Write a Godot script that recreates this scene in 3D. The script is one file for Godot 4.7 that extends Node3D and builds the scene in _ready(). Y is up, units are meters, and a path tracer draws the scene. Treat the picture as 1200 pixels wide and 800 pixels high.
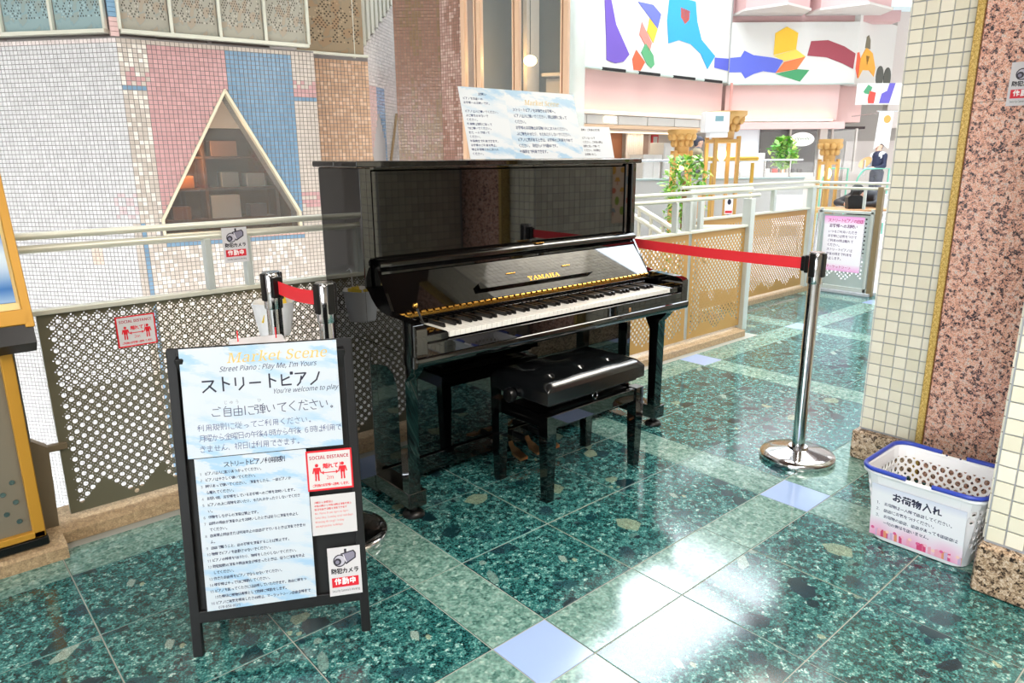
extends Node3D
# A street piano on a gallery of dark green stone, in front of a tiled atrium.
# World axes follow the floor grid: x along the railing, z from the railing towards the viewer, metres.

const CAM := Vector3(-1.2755, 1.3206, 1.317)
var M := {}
var rng := RandomNumberGenerator.new()


func _ready() -> void:
	rng.seed = 7
	# camera
	var cam := Camera3D.new()
	cam.name = "camera"
	cam.position = CAM
	cam.rotation = Vector3(-0.2532, -0.7201, -0.0069)
	cam.fov = 51.23
	cam.near = 0.05
	cam.far = 200.0
	add_child(cam)
	cam.current = true
	# daylight: an even overcast sky above the open atrium
	var env := Environment.new()
	var sm := ProceduralSkyMaterial.new()
	sm.sky_top_color = Color(0.93, 0.97, 1.0)
	sm.sky_horizon_color = Color(0.95, 0.98, 1.0)
	sm.ground_bottom_color = Color(0.6, 0.6, 0.6)
	sm.ground_horizon_color = Color(0.7, 0.7, 0.7)
	sm.sun_angle_max = 0.0
	var sky := Sky.new()
	sky.sky_material = sm
	env.background_mode = Environment.BG_SKY
	env.sky = sky
	env.background_energy_multiplier = 6.6
	env.tonemap_mode = Environment.TONE_MAPPER_LINEAR
	env.tonemap_exposure = 1.8
	env.sdfgi_enabled = true
	env.ssao_enabled = true
	env.ssil_enabled = true
	var we := WorldEnvironment.new()
	we.name = "sky_light"
	we.environment = env
	add_child(we)
	# fill lights added above the gallery, out of view; no such lamps known
	for q in [[-2.2, 0.8, 2.4, "nearest the railing"], [0.3, 1.4, 4.4, "nearest the tiled pillars"], [3.0, -0.55, 3.2, "beside the end of the far pillar"], [-2.6, 3.2, 2.6, "farthest from the railing"]]:
		fill_panel(Vector3(q[0], 3.0, q[1]), q[2], q[3])

	learn()
	make_materials()
	build_floor()
	build_shell()
	build_pillar_wall()
	build_tower()
	build_far_facade()
	build_railings()
	build_piano()
	build_stool()
	build_signboard()
	build_posts()
	build_basket()
	build_left_stand()
	build_notices()
	build_atrium_things()
	build_people()


func fill_panel(p: Vector3, energy: float, which: String) -> void:
	var t := thing("fill_light", "square fill light panel added out of view above the gallery, " + which, "fill light", p, 0.0, "added fill lights above the gallery")
	var f := Mb.new()
	for s in [[0, 1, 1.3, 0.06], [0, -1, 1.3, 0.06], [1, 0, 0.06, 1.3], [-1, 0, 0.06, 1.3]]:
		f.box(T(s[0] * 0.62, -0.02, s[1] * 0.62), Vector3(s[2], 0.04, s[3]))
	obj("frame", f, mat(C8(190, 190, 190), 0.4), t)
	var g := Mb.new()
	g.box(T(0, -0.012, 0), Vector3(1.2, 0.02, 1.2))
	var em := mat(Color(0.9, 0.9, 0.88), 0.6)
	em.emission_enabled = true
	em.emission = Color(1.0, 0.97, 0.92)
	em.emission_energy_multiplier = 1.2
	obj("fill_diffuser", g, em, t)
	var l := AreaLight3D.new()
	l.name = "fill_panel_light"
	l.area_size = Vector2(1.2, 1.2)
	l.light_energy = energy
	l.light_color = Color(1.0, 0.97, 0.93)
	l.area_range = 30.0
	l.shadow_enabled = true
	t.add_child(l)
	l.position = Vector3(0, -0.05, 0)
	l.rotation.x = -PI / 2


# ------------------------------------------------------------------ materials
func noise(freq: float, seed_: int, kind := FastNoiseLite.TYPE_SIMPLEX_SMOOTH, oct := 3) -> FastNoiseLite:
	var z := FastNoiseLite.new()
	z.noise_type = kind
	z.frequency = freq
	z.seed = seed_
	z.fractal_octaves = oct
	z.fractal_type = FastNoiseLite.FRACTAL_FBM if oct > 1 else FastNoiseLite.FRACTAL_NONE
	z.cellular_return_type = FastNoiseLite.RETURN_CELL_VALUE
	z.cellular_jitter = 1.0
	return z


func raw(z: FastNoiseLite, n: int) -> PackedByteArray:
	var im := z.get_image(n, n, false, false, false)
	im.convert(Image.FORMAT_L8)
	return im.get_data()


# cells of stone: chips (0..1) choose a colour along a ramp, fine noise shades it
func stone(n: int, ramp: Gradient, cell: float, seed_: int, fine: float, warp: float, vein := 0.0) -> Image:
	var z := noise(cell, seed_, FastNoiseLite.TYPE_CELLULAR, 1)
	z.domain_warp_enabled = warp > 0.0
	z.domain_warp_amplitude = warp
	z.domain_warp_frequency = cell * 1.3
	var chips := PackedByteArray()
	var zz := noise(cell * 2.7, seed_ + 5, FastNoiseLite.TYPE_CELLULAR, 1)
	zz.domain_warp_enabled = warp > 0.0
	zz.domain_warp_amplitude = warp * 0.4
	var small := noise(0.16, seed_ + 9, FastNoiseLite.TYPE_SIMPLEX_SMOOTH, 2)
	var vz := noise(cell * 0.5, seed_ + 11, FastNoiseLite.TYPE_SIMPLEX_SMOOTH, 4)
	chips.resize(n * n * 3)
	var o := 0
	for y in n:
		for x in n:
			var a := z.get_noise_2d(x, y) * 0.5 + 0.5
			var b := zz.get_noise_2d(x, y) * 0.5 + 0.5
			var k := a * 0.55 + b * 0.45
			var c := ramp.sample(clampf(k, 0.0, 1.0))
			var s := 1.0 + small.get_noise_2d(x, y) * fine
			if vein > 0.0:
				var q := absf(vz.get_noise_2d(x * 0.7, y))
				if q < 0.02:
					c = c.lerp(Color(0.75, 0.85, 0.8), vein * (1.0 - q / 0.02))
			chips[o] = int(clampf(c.r * s, 0, 1) * 255)
			chips[o + 1] = int(clampf(c.g * s, 0, 1) * 255)
			chips[o + 2] = int(clampf(c.b * s, 0, 1) * 255)
			o += 3
	return Image.create_from_data(n, n, false, Image.FORMAT_RGB8, chips)


func ramp(list: Array) -> Gradient:
	var g := Gradient.new()
	var off := PackedFloat32Array()
	var cs := PackedColorArray()
	for q in list:
		off.append(q[0])
		cs.append(q[1])
	g.offsets = off
	g.colors = cs
	return g


# dark green breccia: fine teal grain with broken pieces of darker, paler and ochre rock lying in it
func breccia(n: int) -> Image:
	var r := RandomNumberGenerator.new()
	r.seed = 41
	var g := ramp([[0.0, C8(12, 40, 44)], [0.26, C8(22, 64, 66)], [0.48, C8(38, 94, 94)], [0.68, C8(62, 122, 118)], [0.85, C8(108, 156, 150)], [1.0, C8(200, 218, 212)]])
	var im := stone(n, g, 0.085, 3, 0.4, 9.0, 0.5)
	var nz := noise(0.25, 77, FastNoiseLite.TYPE_SIMPLEX_SMOOTH, 2)
	var tones := [C8(16, 34, 44), C8(24, 44, 54), C8(12, 40, 48), C8(36, 78, 84), C8(30, 60, 70), C8(20, 46, 58), C8(16, 50, 60), C8(96, 128, 122), C8(40, 84, 86), C8(150, 166, 156), C8(14, 30, 40), C8(164, 168, 138)]
	for k in 120:
		var c := Vector2(r.randf() * n, r.randf() * n)
		var big := r.randf()
		var rad := n * (0.008 + 0.036 * big * big)
		var q := PackedVector2Array()
		var m := r.randi_range(5, 8)
		var st := r.randf_range(0.45, 1.0)
		var rot := r.randf() * TAU
		for i in m:
			var an := TAU * (i + r.randf() * 0.6) / m
			q.append(c + (Vector2(cos(an), sin(an) * st) * rad * r.randf_range(0.7, 1.15)).rotated(rot))
		var tone: Color = tones[r.randi() % tones.size()]
		var box := Rect2(q[0], Vector2.ZERO)
		for p in q:
			box = box.expand(p)
		var keep := r.randf_range(0.55, 0.92)
		for y in range(int(box.position.y), int(box.end.y) + 1):
			for x in range(int(box.position.x), int(box.end.x) + 1):
				if Geometry2D.is_point_in_polygon(Vector2(x, y), q):
					var xx := posmod(x, n)
					var yy := posmod(y, n)
					var s := 1.0 + nz.get_noise_2d(x, y) * 0.45
					im.set_pixel(xx, yy, im.get_pixel(xx, yy).lerp(Color(tone.r * s, tone.g * s, tone.b * s), keep))
	for k in 260:
		var c := Vector2(r.randf() * n, r.randf() * n)
		var q := PackedVector2Array()
		for i in 4:
			q.append(c + Vector2(r.randf_range(-1, 1), r.randf_range(-1, 1)) * n * r.randf_range(0.001, 0.006))
		fill_poly(im, q, C8(178, 206, 196).lerp(C8(96, 150, 138), r.randf()))
	return im


func tri_mat(im: Image, metres: float, rough: float, spec := 0.5) -> StandardMaterial3D:
	var m := pic_mat(im, rough)
	m.metallic_specular = spec
	m.uv1_triplanar = true
	m.uv1_world_triplanar = true
	m.uv1_triplanar_sharpness = 8.0
	m.uv1_scale = Vector3.ONE / metres
	return m


func make_materials() -> void:
	M.black = mat(Color(0.016, 0.016, 0.018), 0.03, 0.0, 0.72)
	M.black_satin = mat(Color(0.03, 0.03, 0.034), 0.32)
	M.black_matt = mat(Color(0.045, 0.045, 0.05), 0.6)
	M.ivory = mat(C8(240, 238, 232), 0.18)
	M.chrome = mat(Color(0.86, 0.86, 0.87), 0.11, 1.0)
	M.steel = mat(Color(0.78, 0.78, 0.78), 0.22, 1.0)
	M.brass = mat(C8(222, 172, 84), 0.25, 1.0)
	M.pedal = mat(C8(226, 170, 122), 0.3, 1.0)
	M.leather = mat(Color(0.05, 0.055, 0.062), 0.18, 0.0, 0.75)
	M.rail = mat(C8(214, 212, 196), 0.3, 0.25)
	M.post = mat(C8(196, 202, 198), 0.35, 0.3)
	M.metal_warm_lit = mat(C8(190, 146, 82), 0.38, 0.35)  # same paint as the left sheet, with warm light put into the colour
	M.metal_shaded = mat(C8(118, 112, 92), 0.38, 0.35)  # same paint again, its duller light put into the colour
	M.kerb = tri_mat(stone(256, ramp([[0.0, C8(140, 118, 92)], [0.5, C8(172, 146, 112)], [1.0, C8(196, 172, 138)]]), 0.12, 8, 0.12, 3.0), 0.3, 0.35)
	M.red = mat(C8(240, 48, 58), 0.5)
	M.white = mat(C8(236, 236, 238), 0.45)
	M.white_plastic = mat(C8(242, 242, 244), 0.3)
	M.blue_plastic = mat(C8(48, 70, 170), 0.3)
	M.marble = pic_mat(breccia(1024), 0.12)
	M.marble.metallic_specular = 0.68
	M.pale = pic_mat(stone(512, ramp([[0.0, C8(54, 92, 86)], [0.25, C8(92, 132, 122)], [0.55, C8(120, 156, 146)], [0.8, C8(138, 170, 160)], [1.0, C8(176, 198, 188)]]), 0.13, 21, 0.2, 3.0), 0.08)
	M.pale.metallic_specular = 0.68
	M.pale.roughness = 0.12
	M.lilac = mat(C8(160, 184, 226), 0.12, 0.0, 0.68)
	M.grout = mat(C8(160, 162, 154), 0.6)
	M.granite = tri_mat(stone(1024, ramp([[0.0, C8(38, 34, 40)], [0.2, C8(72, 62, 68)], [0.3, C8(150, 118, 112)], [0.44, C8(214, 154, 132)], [0.68, C8(232, 186, 166)], [0.86, C8(224, 202, 192)], [1.0, C8(168, 158, 158)]]), 0.055, 31, 0.28, 8.0), 0.62, 0.1)
	M.plinth = tri_mat(stone(512, ramp([[0.0, C8(30, 26, 26)], [0.24, C8(88, 72, 60)], [0.46, C8(164, 138, 112)], [0.76, C8(198, 176, 152)], [1.0, C8(214, 200, 182)]]), 0.05, 37, 0.25, 8.0), 0.3, 0.14)
	M.gilt = tri_mat(stone(256, ramp([[0.0, C8(150, 116, 50)], [0.5, C8(206, 172, 92)], [1.0, C8(234, 208, 140)]]), 0.1, 39, 0.2, 3.0), 0.12, 0.25)
	for k in 5:
		M["cream%d" % k] = mat(C8(238 - k * 3, 233 - k * 3, 216 - k * 4), 0.12)
	M.cement = mat(C8(172, 175, 180), 0.8)


# ------------------------------------------------------------------ floor: stone slabs on a 1.4 m grid, three dark slabs and one pale band
func grid_edges(a: float, b: float) -> Array:
	var e := []
	var k := int(floor(a / 1.4)) - 1
	while k * 1.4 < b:
		for o in [0.0, 0.4, 0.8, 1.2]:
			var p: float = k * 1.4 + o
			if p >= a - 1e-4 and p < b - 1e-4:
				e.append([p, 0.2 if o > 1.0 else 0.4, o > 1.0])
		k += 1
	return e


func build_floor() -> void:
	var b := Mb.new()
	b.span(Vector3(-6, -0.3, -1.7), Vector3(5.8, -0.002, 6))
	b.span(Vector3(3.53, -0.3, -2.3), Vector3(5.8, -0.002, -1.7))
	var fl := struct("floor", b, M.grout)
	var eye := CAM
	var fwd := Vector3(sin(0.7201), 0, -cos(0.7201))
	var right := Vector3(cos(0.7201), 0, sin(0.7201))
	var shapes := {}
	for ex in grid_edges(-3.0, 5.75):
		for ez in grid_edges(-1.4, 2.6):
			# ez counts away from the viewer, so z = -v
			var x0: float = ex[0]
			var z1: float = -ez[0]
			var z0: float = z1 - ez[1]
			if z0 < -2.25:
				continue
			if z0 < -1.5 and x0 < 3.5:
				continue
			var c := Vector3(x0 + ex[1] * 0.5, 0, (z0 + z1) * 0.5)
			var d := (c - eye).dot(fwd)
			var s := (c - eye).dot(right)
			if d < 0.9 or absf(s) > d * 0.72 + 0.5:
				continue
			var m: Material = M.lilac if ex[2] and ez[2] else (M.pale if ex[2] or ez[2] else M.marble)
			var size := Vector3(ex[1] - 0.0034, 0.03, ez[1] - 0.0034)
			var key := "%.1f %.1f %d" % [ex[1], ez[1], rng.randi() % 9]
			if not shapes.has(key):
				var q := Mb.new()
				q.box(Transform3D(), size, 0.0012)
				# lay the stone's own grain on each slab: a random window of the texture
				var o := Vector2(rng.randf(), rng.randf())
				var turn := rng.randi() % 4
				for i in q.uv.size():
					var w: Vector2 = q.uv[i]
					q.uv[i] = o + (w / 1.25).rotated(turn * PI / 2)
				shapes[key] = q.mesh()
			obj("floor_slab", shapes[key], m, fl, T(c.x, -0.015, c.z))
	var far := Mb.new()
	far.span(Vector3(5.8, -0.3, -9), Vector3(6.9, -0.001, 6))
	far.span(Vector3(6.9, -0.4, -9), Vector3(18, -0.14, 6))
	struct("trim_1", far, mat(C8(206, 208, 210), 0.18))
	# kerb under the railing
	var k := Mb.new()
	kerb(k, -0.98, 3.49, -1.445, -1.58)
	kerb(k, 4.3, 5.68, -2.03, -2.18)
	kerb(k, -3.4, -0.98, -1.33, -1.58)
	struct("trim_2", k, M.kerb)
	var g := Mb.new()
	g.span(Vector3(5.69, 0, -2.0), Vector3(5.84, 0.03, -1.46), 0.004)
	struct("trim_3", g, M.cement)


func kerb(b: Mb, x0: float, x1: float, zf: float, zb: float) -> void:
	var p := PackedVector2Array([Vector2(zf, 0), Vector2(zf, 0.042), Vector2(zf - 0.012, 0.052), Vector2(zb, 0.085), Vector2(zb, 0)])
	b.prism(Transform3D(Basis(Vector3.BACK, Vector3.UP, Vector3.LEFT), Vector3(x0, 0, 0)), p, -(x1 - x0), 0.0)


# ------------------------------------------------------------------ the gallery's own shell, mostly behind and above the viewer
func build_shell() -> void:
	var c := Mb.new()
	c.span(Vector3(-7, 3.02, -1.62), Vector3(3.75, 3.4, 7))
	c.span(Vector3(5.6, 3.02, -1.62), Vector3(9, 3.4, 7))
	c.span(Vector3(3.75, 3.02, 1.4), Vector3(5.6, 3.4, 7))
	c.span(Vector3(3.75, 3.02, -1.62), Vector3(5.6, 3.4, -1.1))
	var cl := struct("ceiling", c, mat(C8(96, 74, 64), 0.5))
	var w := Mb.new()
	w.span(Vector3(-7, -0.3, 6.2), Vector3(9, 3.2, 6.5))
	struct("wall_back", w, mat(C8(200, 192, 180), 0.7))
	var l := Mb.new()
	l.span(Vector3(-6.5, -0.3, -1.6), Vector3(-6.2, 3.2, 0.6))
	l.span(Vector3(-6.5, -0.3, 4.6), Vector3(-6.2, 3.2, 6.5))
	l.span(Vector3(-6.5, -0.3, 0.6), Vector3(-6.2, 0.4, 4.6))
	l.span(Vector3(-6.5, 2.8, 0.6), Vector3(-6.2, 3.2, 4.6))  # opening added out of view to throw daylight onto the pillars
	struct("wall_left", l, mat(C8(200, 192, 180), 0.7))
	# floor of the atrium one storey down
	var p := Mb.new()
	p.span(Vector3(-16, -4.2, -32), Vector3(34, -3.8, -1.7))
	struct("trim_4", p, mat(C8(236, 234, 230), 0.4))
	# unseen roof added to hold back daylight; openings placed for floor glare and tower
	var rf := Mb.new()
	rf.span(Vector3(-16, 10.2, -32), Vector3(5, 10.6, -4.8))
	rf.span(Vector3(-16, 10.2, -4.8), Vector3(-5, 10.6, -1.62))
	rf.span(Vector3(3, 10.2, -4.8), Vector3(5, 10.6, -1.62))
	rf.span(Vector3(-5, 10.2, -2.4), Vector3(3, 10.6, -1.62))
	rf.span(Vector3(16, 10.2, -32), Vector3(34, 10.6, 8))
	rf.span(Vector3(5, 10.2, -32), Vector3(16, 10.6, -11.0))
	rf.span(Vector3(5, 10.2, -3.2), Vector3(16, 10.6, -1.62))
	rf.span(Vector3(-16, 3.3, -1.9), Vector3(34, 10.6, -1.62))
	struct("wall_added_roof", rf, mat(C8(214, 210, 204), 0.7))
	# edge of the gallery slab towards the atrium
	var e := Mb.new()
	e.span(Vector3(-7, -0.75, -1.6), Vector3(3.3, -0.02, -1.7))
	struct("trim_5", e, mat(C8(190, 184, 172), 0.6))


# ------------------------------------------------------------------ tiled pillars and the granite between them, on the right
func build_pillar_wall() -> void:
	# far pillar: cream tiles, 50 mm grid
	var core := Mb.new()
	core.span(Vector3(1.876, 0.0, 0.095), Vector3(3.4, 3.05, 0.36))
	var wr := struct("wall_right", core, M.cement)
	var tile := Mb.new()
	tile.box(Transform3D(), Vector3(0.007, 0.0465, 0.0465), 0.0018)
	var tm := tile.mesh()
	for i in 5:
		for j in range(2, 46):
			if j * 0.05 + 0.05 > 2.1:
				continue
			var tt := Transform3D(Basis.from_euler(Vector3(0, rng.randf_range(-0.014, 0.014), rng.randf_range(-0.014, 0.014))), Vector3(1.873, 0.139 + (j - 2) * 0.05 + 0.025, 0.097 + i * 0.05 + 0.025))
			obj("tile", tm, M["cream%d" % (rng.randi() % 5)], wr, tt)
	# the rest of the pillar that only the piano's polish shows: its end, and its top
	var et := Mb.new()
	et.colored = true
	for i in 30:
		for j in 58:
			var k := rng.randf_range(0.68, 0.84)
			et.tint = Color(k, k * 0.97, k * 0.84)
			et.box(T(1.9 + i * 0.05, 0.139 + j * 0.05 + 0.025, 0.093), Vector3(0.0465, 0.0465, 0.006))
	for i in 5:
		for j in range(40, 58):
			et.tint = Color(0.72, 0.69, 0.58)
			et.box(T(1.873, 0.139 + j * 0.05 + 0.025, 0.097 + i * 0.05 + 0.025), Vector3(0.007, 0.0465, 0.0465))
	var em := mat(Color.WHITE, 0.15)
	em.vertex_color_use_as_albedo = true
	var eo := obj("end_tiles", et, em, wr)
	eo.set_meta("kind", "stuff")
	var pl := Mb.new()
	pl.box(T(2.62, 0.066, 0.22), Vector3(1.572, 0.132, 0.29), 0.008)
	obj("plinth_stone", pl, M.plinth, wr)
	# gilded strip, granite, near pillar
	var tr := Mb.new()
	tr.span(Vector3(1.795, 0.0, 0.345), Vector3(1.88, 3.05, 0.372), 0.004)
	struct("trim_6", tr, M.gilt)
	var br := Mb.new()
	br.span(Vector3(1.806, 0.0, 0.3722), Vector3(1.88, 3.05, 0.3768))
	struct("trim_7", br, mat(C8(110, 52, 30), 0.4))
	var gr := Mb.new()
	gr.span(Vector3(1.8, 0.0, 0.377), Vector3(2.0, 1.502, 0.9))
	gr.span(Vector3(1.8, 1.5035, 0.377), Vector3(2.0, 3.05, 0.9))
	struct("wall_granite", gr, M.granite)
	var nc := Mb.new()
	nc.span(Vector3(1.127, 0.0, 0.79), Vector3(3.4, 3.05, 2.2))
	var wn := struct("wall_near", nc, M.cement)
	var face := []
	for i in 6:
		for j in 20:
			obj("tile", tm, M["cream%d" % (rng.randi() % 5)], wn, Transform3D(Basis.from_euler(Vector3(0, rng.randf_range(-0.012, 0.012), rng.randf_range(-0.012, 0.012))), Vector3(1.123, 0.168 + j * 0.05 + 0.025, 0.794 + i * 0.05 + 0.025)))
	var ft := Mb.new()
	ft.colored = true
	for i in 13:
		for j in 58:
			var k := rng.randf_range(0.66, 0.82)
			ft.tint = Color(k, k * 0.95, k * 0.8)
			ft.box(T(1.13 + i * 0.05 + 0.025, 0.168 + j * 0.05 + 0.025, 0.787), Vector3(0.0465, 0.0465, 0.006))
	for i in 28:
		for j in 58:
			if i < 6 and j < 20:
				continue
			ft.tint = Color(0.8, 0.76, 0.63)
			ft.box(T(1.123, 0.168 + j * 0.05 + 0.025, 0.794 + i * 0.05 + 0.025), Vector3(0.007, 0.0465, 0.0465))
	var fo := obj("end_tiles", ft, em, wn)
	fo.set_meta("kind", "stuff")
	var np := Mb.new()
	np.box(T(1.74, 0.08, 1.5), Vector3(1.3, 0.16, 1.44), 0.01)
	obj("plinth_stone", np, M.plinth, wn)


# ------------------------------------------------------------------ the tiled tower across the void
func mosaic(b: Mb, t: Transform3D, w: float, y0: float, y1: float, pitch: float, paint: Callable, tilt := 0.02) -> void:
	b.colored = true
	var h := (pitch - 0.006) * 0.5
	var nx := int(w / pitch)
	for j in int((y1 - y0) / pitch):
		for i in nx:
			var x := (i + 0.5) * w / nx
			var y := y0 + (j + 0.5) * pitch
			var c: Color = (paint as Callable).call(x, y)
			if c.a < 0.5:
				continue
			var k := rng.randf_range(0.965, 1.03)
			b.tint = Color(c.r * k, c.g * k, c.b * k).srgb_to_linear()
			var nn := Vector3(rng.randf_range(-tilt, tilt), rng.randf_range(-tilt, tilt), 1).normalized()
			var p := []
			for q in [[-1, -1], [1, -1], [1, 1], [-1, 1]]:
				p.append(Vector3(x + q[0] * h, y + q[1] * h, 0.004 - (nn.x * q[0] + nn.y * q[1]) * h))
			var wn := t.basis * nn
			b.quad(t * p[0], t * p[1], t * p[2], t * p[3], wn)
			for k2 in 4:
				var a: Vector3 = p[k2]
				var c2: Vector3 = p[(k2 + 1) % 4]
				var od := Vector3((a.x + c2.x) * 0.5 - x, (a.y + c2.y) * 0.5 - y, 0).normalized()
				b.quad(t * a, t * c2, t * Vector3(c2.x, c2.y, -0.002), t * Vector3(a.x, a.y, -0.002), t.basis * od)


func along(az: float) -> Vector3:
	return Vector3(sin(deg_to_rad(az)), 0, -cos(deg_to_rad(az)))

# ------------------------------------------------------------------ helpers
class Mb:
	var v := PackedVector3Array()
	var n := PackedVector3Array()
	var uv := PackedVector2Array()
	var col := PackedColorArray()
	var tint := Color(1, 1, 1)
	var colored := false

	func tri(a: Vector3, b: Vector3, c: Vector3, na: Vector3, nb: Vector3, nc: Vector3, ua := Vector2.ZERO, ub := Vector2.ZERO, uc := Vector2.ZERO) -> void:
		if (b - a).cross(c - a).dot(na + nb + nc) > 0.0:
			v.append(a); v.append(c); v.append(b)
			n.append(na); n.append(nc); n.append(nb)
			uv.append(ua); uv.append(uc); uv.append(ub)
		else:
			v.append(a); v.append(b); v.append(c)
			n.append(na); n.append(nb); n.append(nc)
			uv.append(ua); uv.append(ub); uv.append(uc)
		if colored:
			col.append(tint); col.append(tint); col.append(tint)

	func quad(a: Vector3, b: Vector3, c: Vector3, d: Vector3, nn: Vector3, ua := Vector2.ZERO, ub := Vector2(1, 0), uc := Vector2(1, 1), ud := Vector2(0, 1)) -> void:
		tri(a, b, c, nn, nn, nn, ua, ub, uc)
		tri(a, c, d, nn, nn, nn, ua, uc, ud)

	func quadn(a: Vector3, b: Vector3, c: Vector3, d: Vector3, na: Vector3, nb: Vector3, nc: Vector3, nd: Vector3) -> void:
		tri(a, b, c, na, nb, nc)
		tri(a, c, d, na, nc, nd)

	# box of size s centred at the transform's origin, edges rounded off by bev
	func box(t: Transform3D, s: Vector3, bev := 0.0, uo := Vector2.ZERO) -> void:
		var h := s * 0.5
		var bv := minf(bev, minf(h.x, minf(h.y, h.z)) * 0.9)
		var ax := [Vector3.RIGHT, Vector3.UP, Vector3.BACK]
		for k in 3:
			var i1 := (k + 1) % 3
			var i2 := (k + 2) % 3
			for sg in [-1.0, 1.0]:
				var nn: Vector3 = t.basis * (ax[k] * sg)
				var p := []
				var u := []
				for q in [[-1, -1], [1, -1], [1, 1], [-1, 1]]:
					var w := Vector3.ZERO
					w[k] = sg * h[k]
					w[i1] = q[0] * (h[i1] - bv)
					w[i2] = q[1] * (h[i2] - bv)
					p.append(t * w)
					var uu := Vector2(w[i1], w[i2])
					if k == 0:
						uu = Vector2(-sg * w.z, -w.y)
					elif k == 1:
						uu = Vector2(w.x, w.z)
					else:
						uu = Vector2(sg * w.x, -w.y)
					u.append(uu + uo)
				quad(p[0], p[1], p[2], p[3], nn.normalized(), u[0], u[1], u[2], u[3])
		if bv <= 0.0:
			return
		for k in 3:
			var i1 := (k + 1) % 3
			var i2 := (k + 2) % 3
			for s1 in [-1.0, 1.0]:
				for s2 in [-1.0, 1.0]:
					var a := Vector3.ZERO
					var b := Vector3.ZERO
					a[i1] = s1 * h[i1]; a[i2] = s2 * (h[i2] - bv)
					b[i1] = s1 * (h[i1] - bv); b[i2] = s2 * h[i2]
					var e: Vector3 = ax[k] * (h[k] - bv)
					var n1: Vector3 = (t.basis * (ax[i1] * s1)).normalized()
					var n2: Vector3 = (t.basis * (ax[i2] * s2)).normalized()
					quadn(t * (a - e), t * (a + e), t * (b + e), t * (b - e), n1, n1, n2, n2)
		for sx in [-1.0, 1.0]:
			for sy in [-1.0, 1.0]:
				for sz in [-1.0, 1.0]:
					var a := Vector3(sx * h.x, sy * (h.y - bv), sz * (h.z - bv))
					var b := Vector3(sx * (h.x - bv), sy * h.y, sz * (h.z - bv))
					var c := Vector3(sx * (h.x - bv), sy * (h.y - bv), sz * h.z)
					tri(t * a, t * b, t * c, t.basis * Vector3(sx, 0, 0), t.basis * Vector3(0, sy, 0), t.basis * Vector3(0, 0, sz))

	# axis aligned box between two corners
	func span(a: Vector3, b: Vector3, bev := 0.0) -> void:
		box(Transform3D(Basis(), (a + b) * 0.5), (b - a).abs(), bev)

	# round tube along points; r a number or one per point
	func tube(pts: Array, r, seg := 12, caps := true) -> void:
		var rings := []
		var side := Vector3.ZERO
		for i in pts.size():
			var d: Vector3 = (pts[mini(i + 1, pts.size() - 1)] - pts[maxi(i - 1, 0)]).normalized()
			if side == Vector3.ZERO:
				side = d.cross(Vector3.UP if absf(d.y) < 0.9 else Vector3.RIGHT).normalized()
			else:
				side = (side - d * side.dot(d)).normalized()
			var up := d.cross(side)
			var rr: float = r[i] if r is Array else r
			var ring := []
			for k in seg:
				var an := TAU * k / seg
				var o := side * cos(an) + up * sin(an)
				ring.append([pts[i] + o * rr, o])
			rings.append(ring)
			if caps and (i == 0 or i == pts.size() - 1):
				var nn := -d if i == 0 else d
				for k in seg:
					tri(pts[i], ring[k][0], pts[i] + (side * cos(TAU * (k + 1) / seg) + up * sin(TAU * (k + 1) / seg)) * rr, nn, nn, nn)
		for i in pts.size() - 1:
			for k in seg:
				var k2 := (k + 1) % seg
				quadn(rings[i][k][0], rings[i][k2][0], rings[i + 1][k2][0], rings[i + 1][k][0], rings[i][k][1], rings[i][k2][1], rings[i + 1][k2][1], rings[i + 1][k][1])

	# profile of (radius, height) turned about the transform's y axis
	func lathe(t: Transform3D, prof: Array, seg := 24, soft := true) -> void:
		for i in prof.size() - 1:
			var p: Vector2 = prof[i]
			var q: Vector2 = prof[i + 1]
			var d := q - p
			if d.length() < 1e-7:
				continue
			var nn := Vector2(d.y, -d.x).normalized()
			var n0 := nn
			var n1 := nn
			if soft:
				if i > 0:
					var e: Vector2 = prof[i] - prof[i - 1]
					var m := Vector2(e.y, -e.x).normalized()
					if m.dot(nn) > 0.6:
						n0 = (m + nn).normalized()
				if i < prof.size() - 2:
					var e: Vector2 = prof[i + 2] - prof[i + 1]
					var m := Vector2(e.y, -e.x).normalized()
					if m.dot(nn) > 0.6:
						n1 = (m + nn).normalized()
			for k in seg:
				var a0 := TAU * k / seg
				var a1 := TAU * (k + 1) / seg
				var c0 := Vector3(cos(a0), 0, sin(a0))
				var c1 := Vector3(cos(a1), 0, sin(a1))
				var A := t * (c0 * p.x + Vector3.UP * p.y)
				var B := t * (c1 * p.x + Vector3.UP * p.y)
				var Cc := t * (c1 * q.x + Vector3.UP * q.y)
				var Dd := t * (c0 * q.x + Vector3.UP * q.y)
				var na := (t.basis * (c0 * n0.x + Vector3.UP * n0.y)).normalized()
				var nb := (t.basis * (c1 * n0.x + Vector3.UP * n0.y)).normalized()
				var nc := (t.basis * (c1 * n1.x + Vector3.UP * n1.y)).normalized()
				var nd := (t.basis * (c0 * n1.x + Vector3.UP * n1.y)).normalized()
				if p.x > 1e-6:
					tri(A, B, Cc, na, nb, nc)
				if q.x > 1e-6:
					tri(A, Cc, Dd, na, nc, nd)

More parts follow.
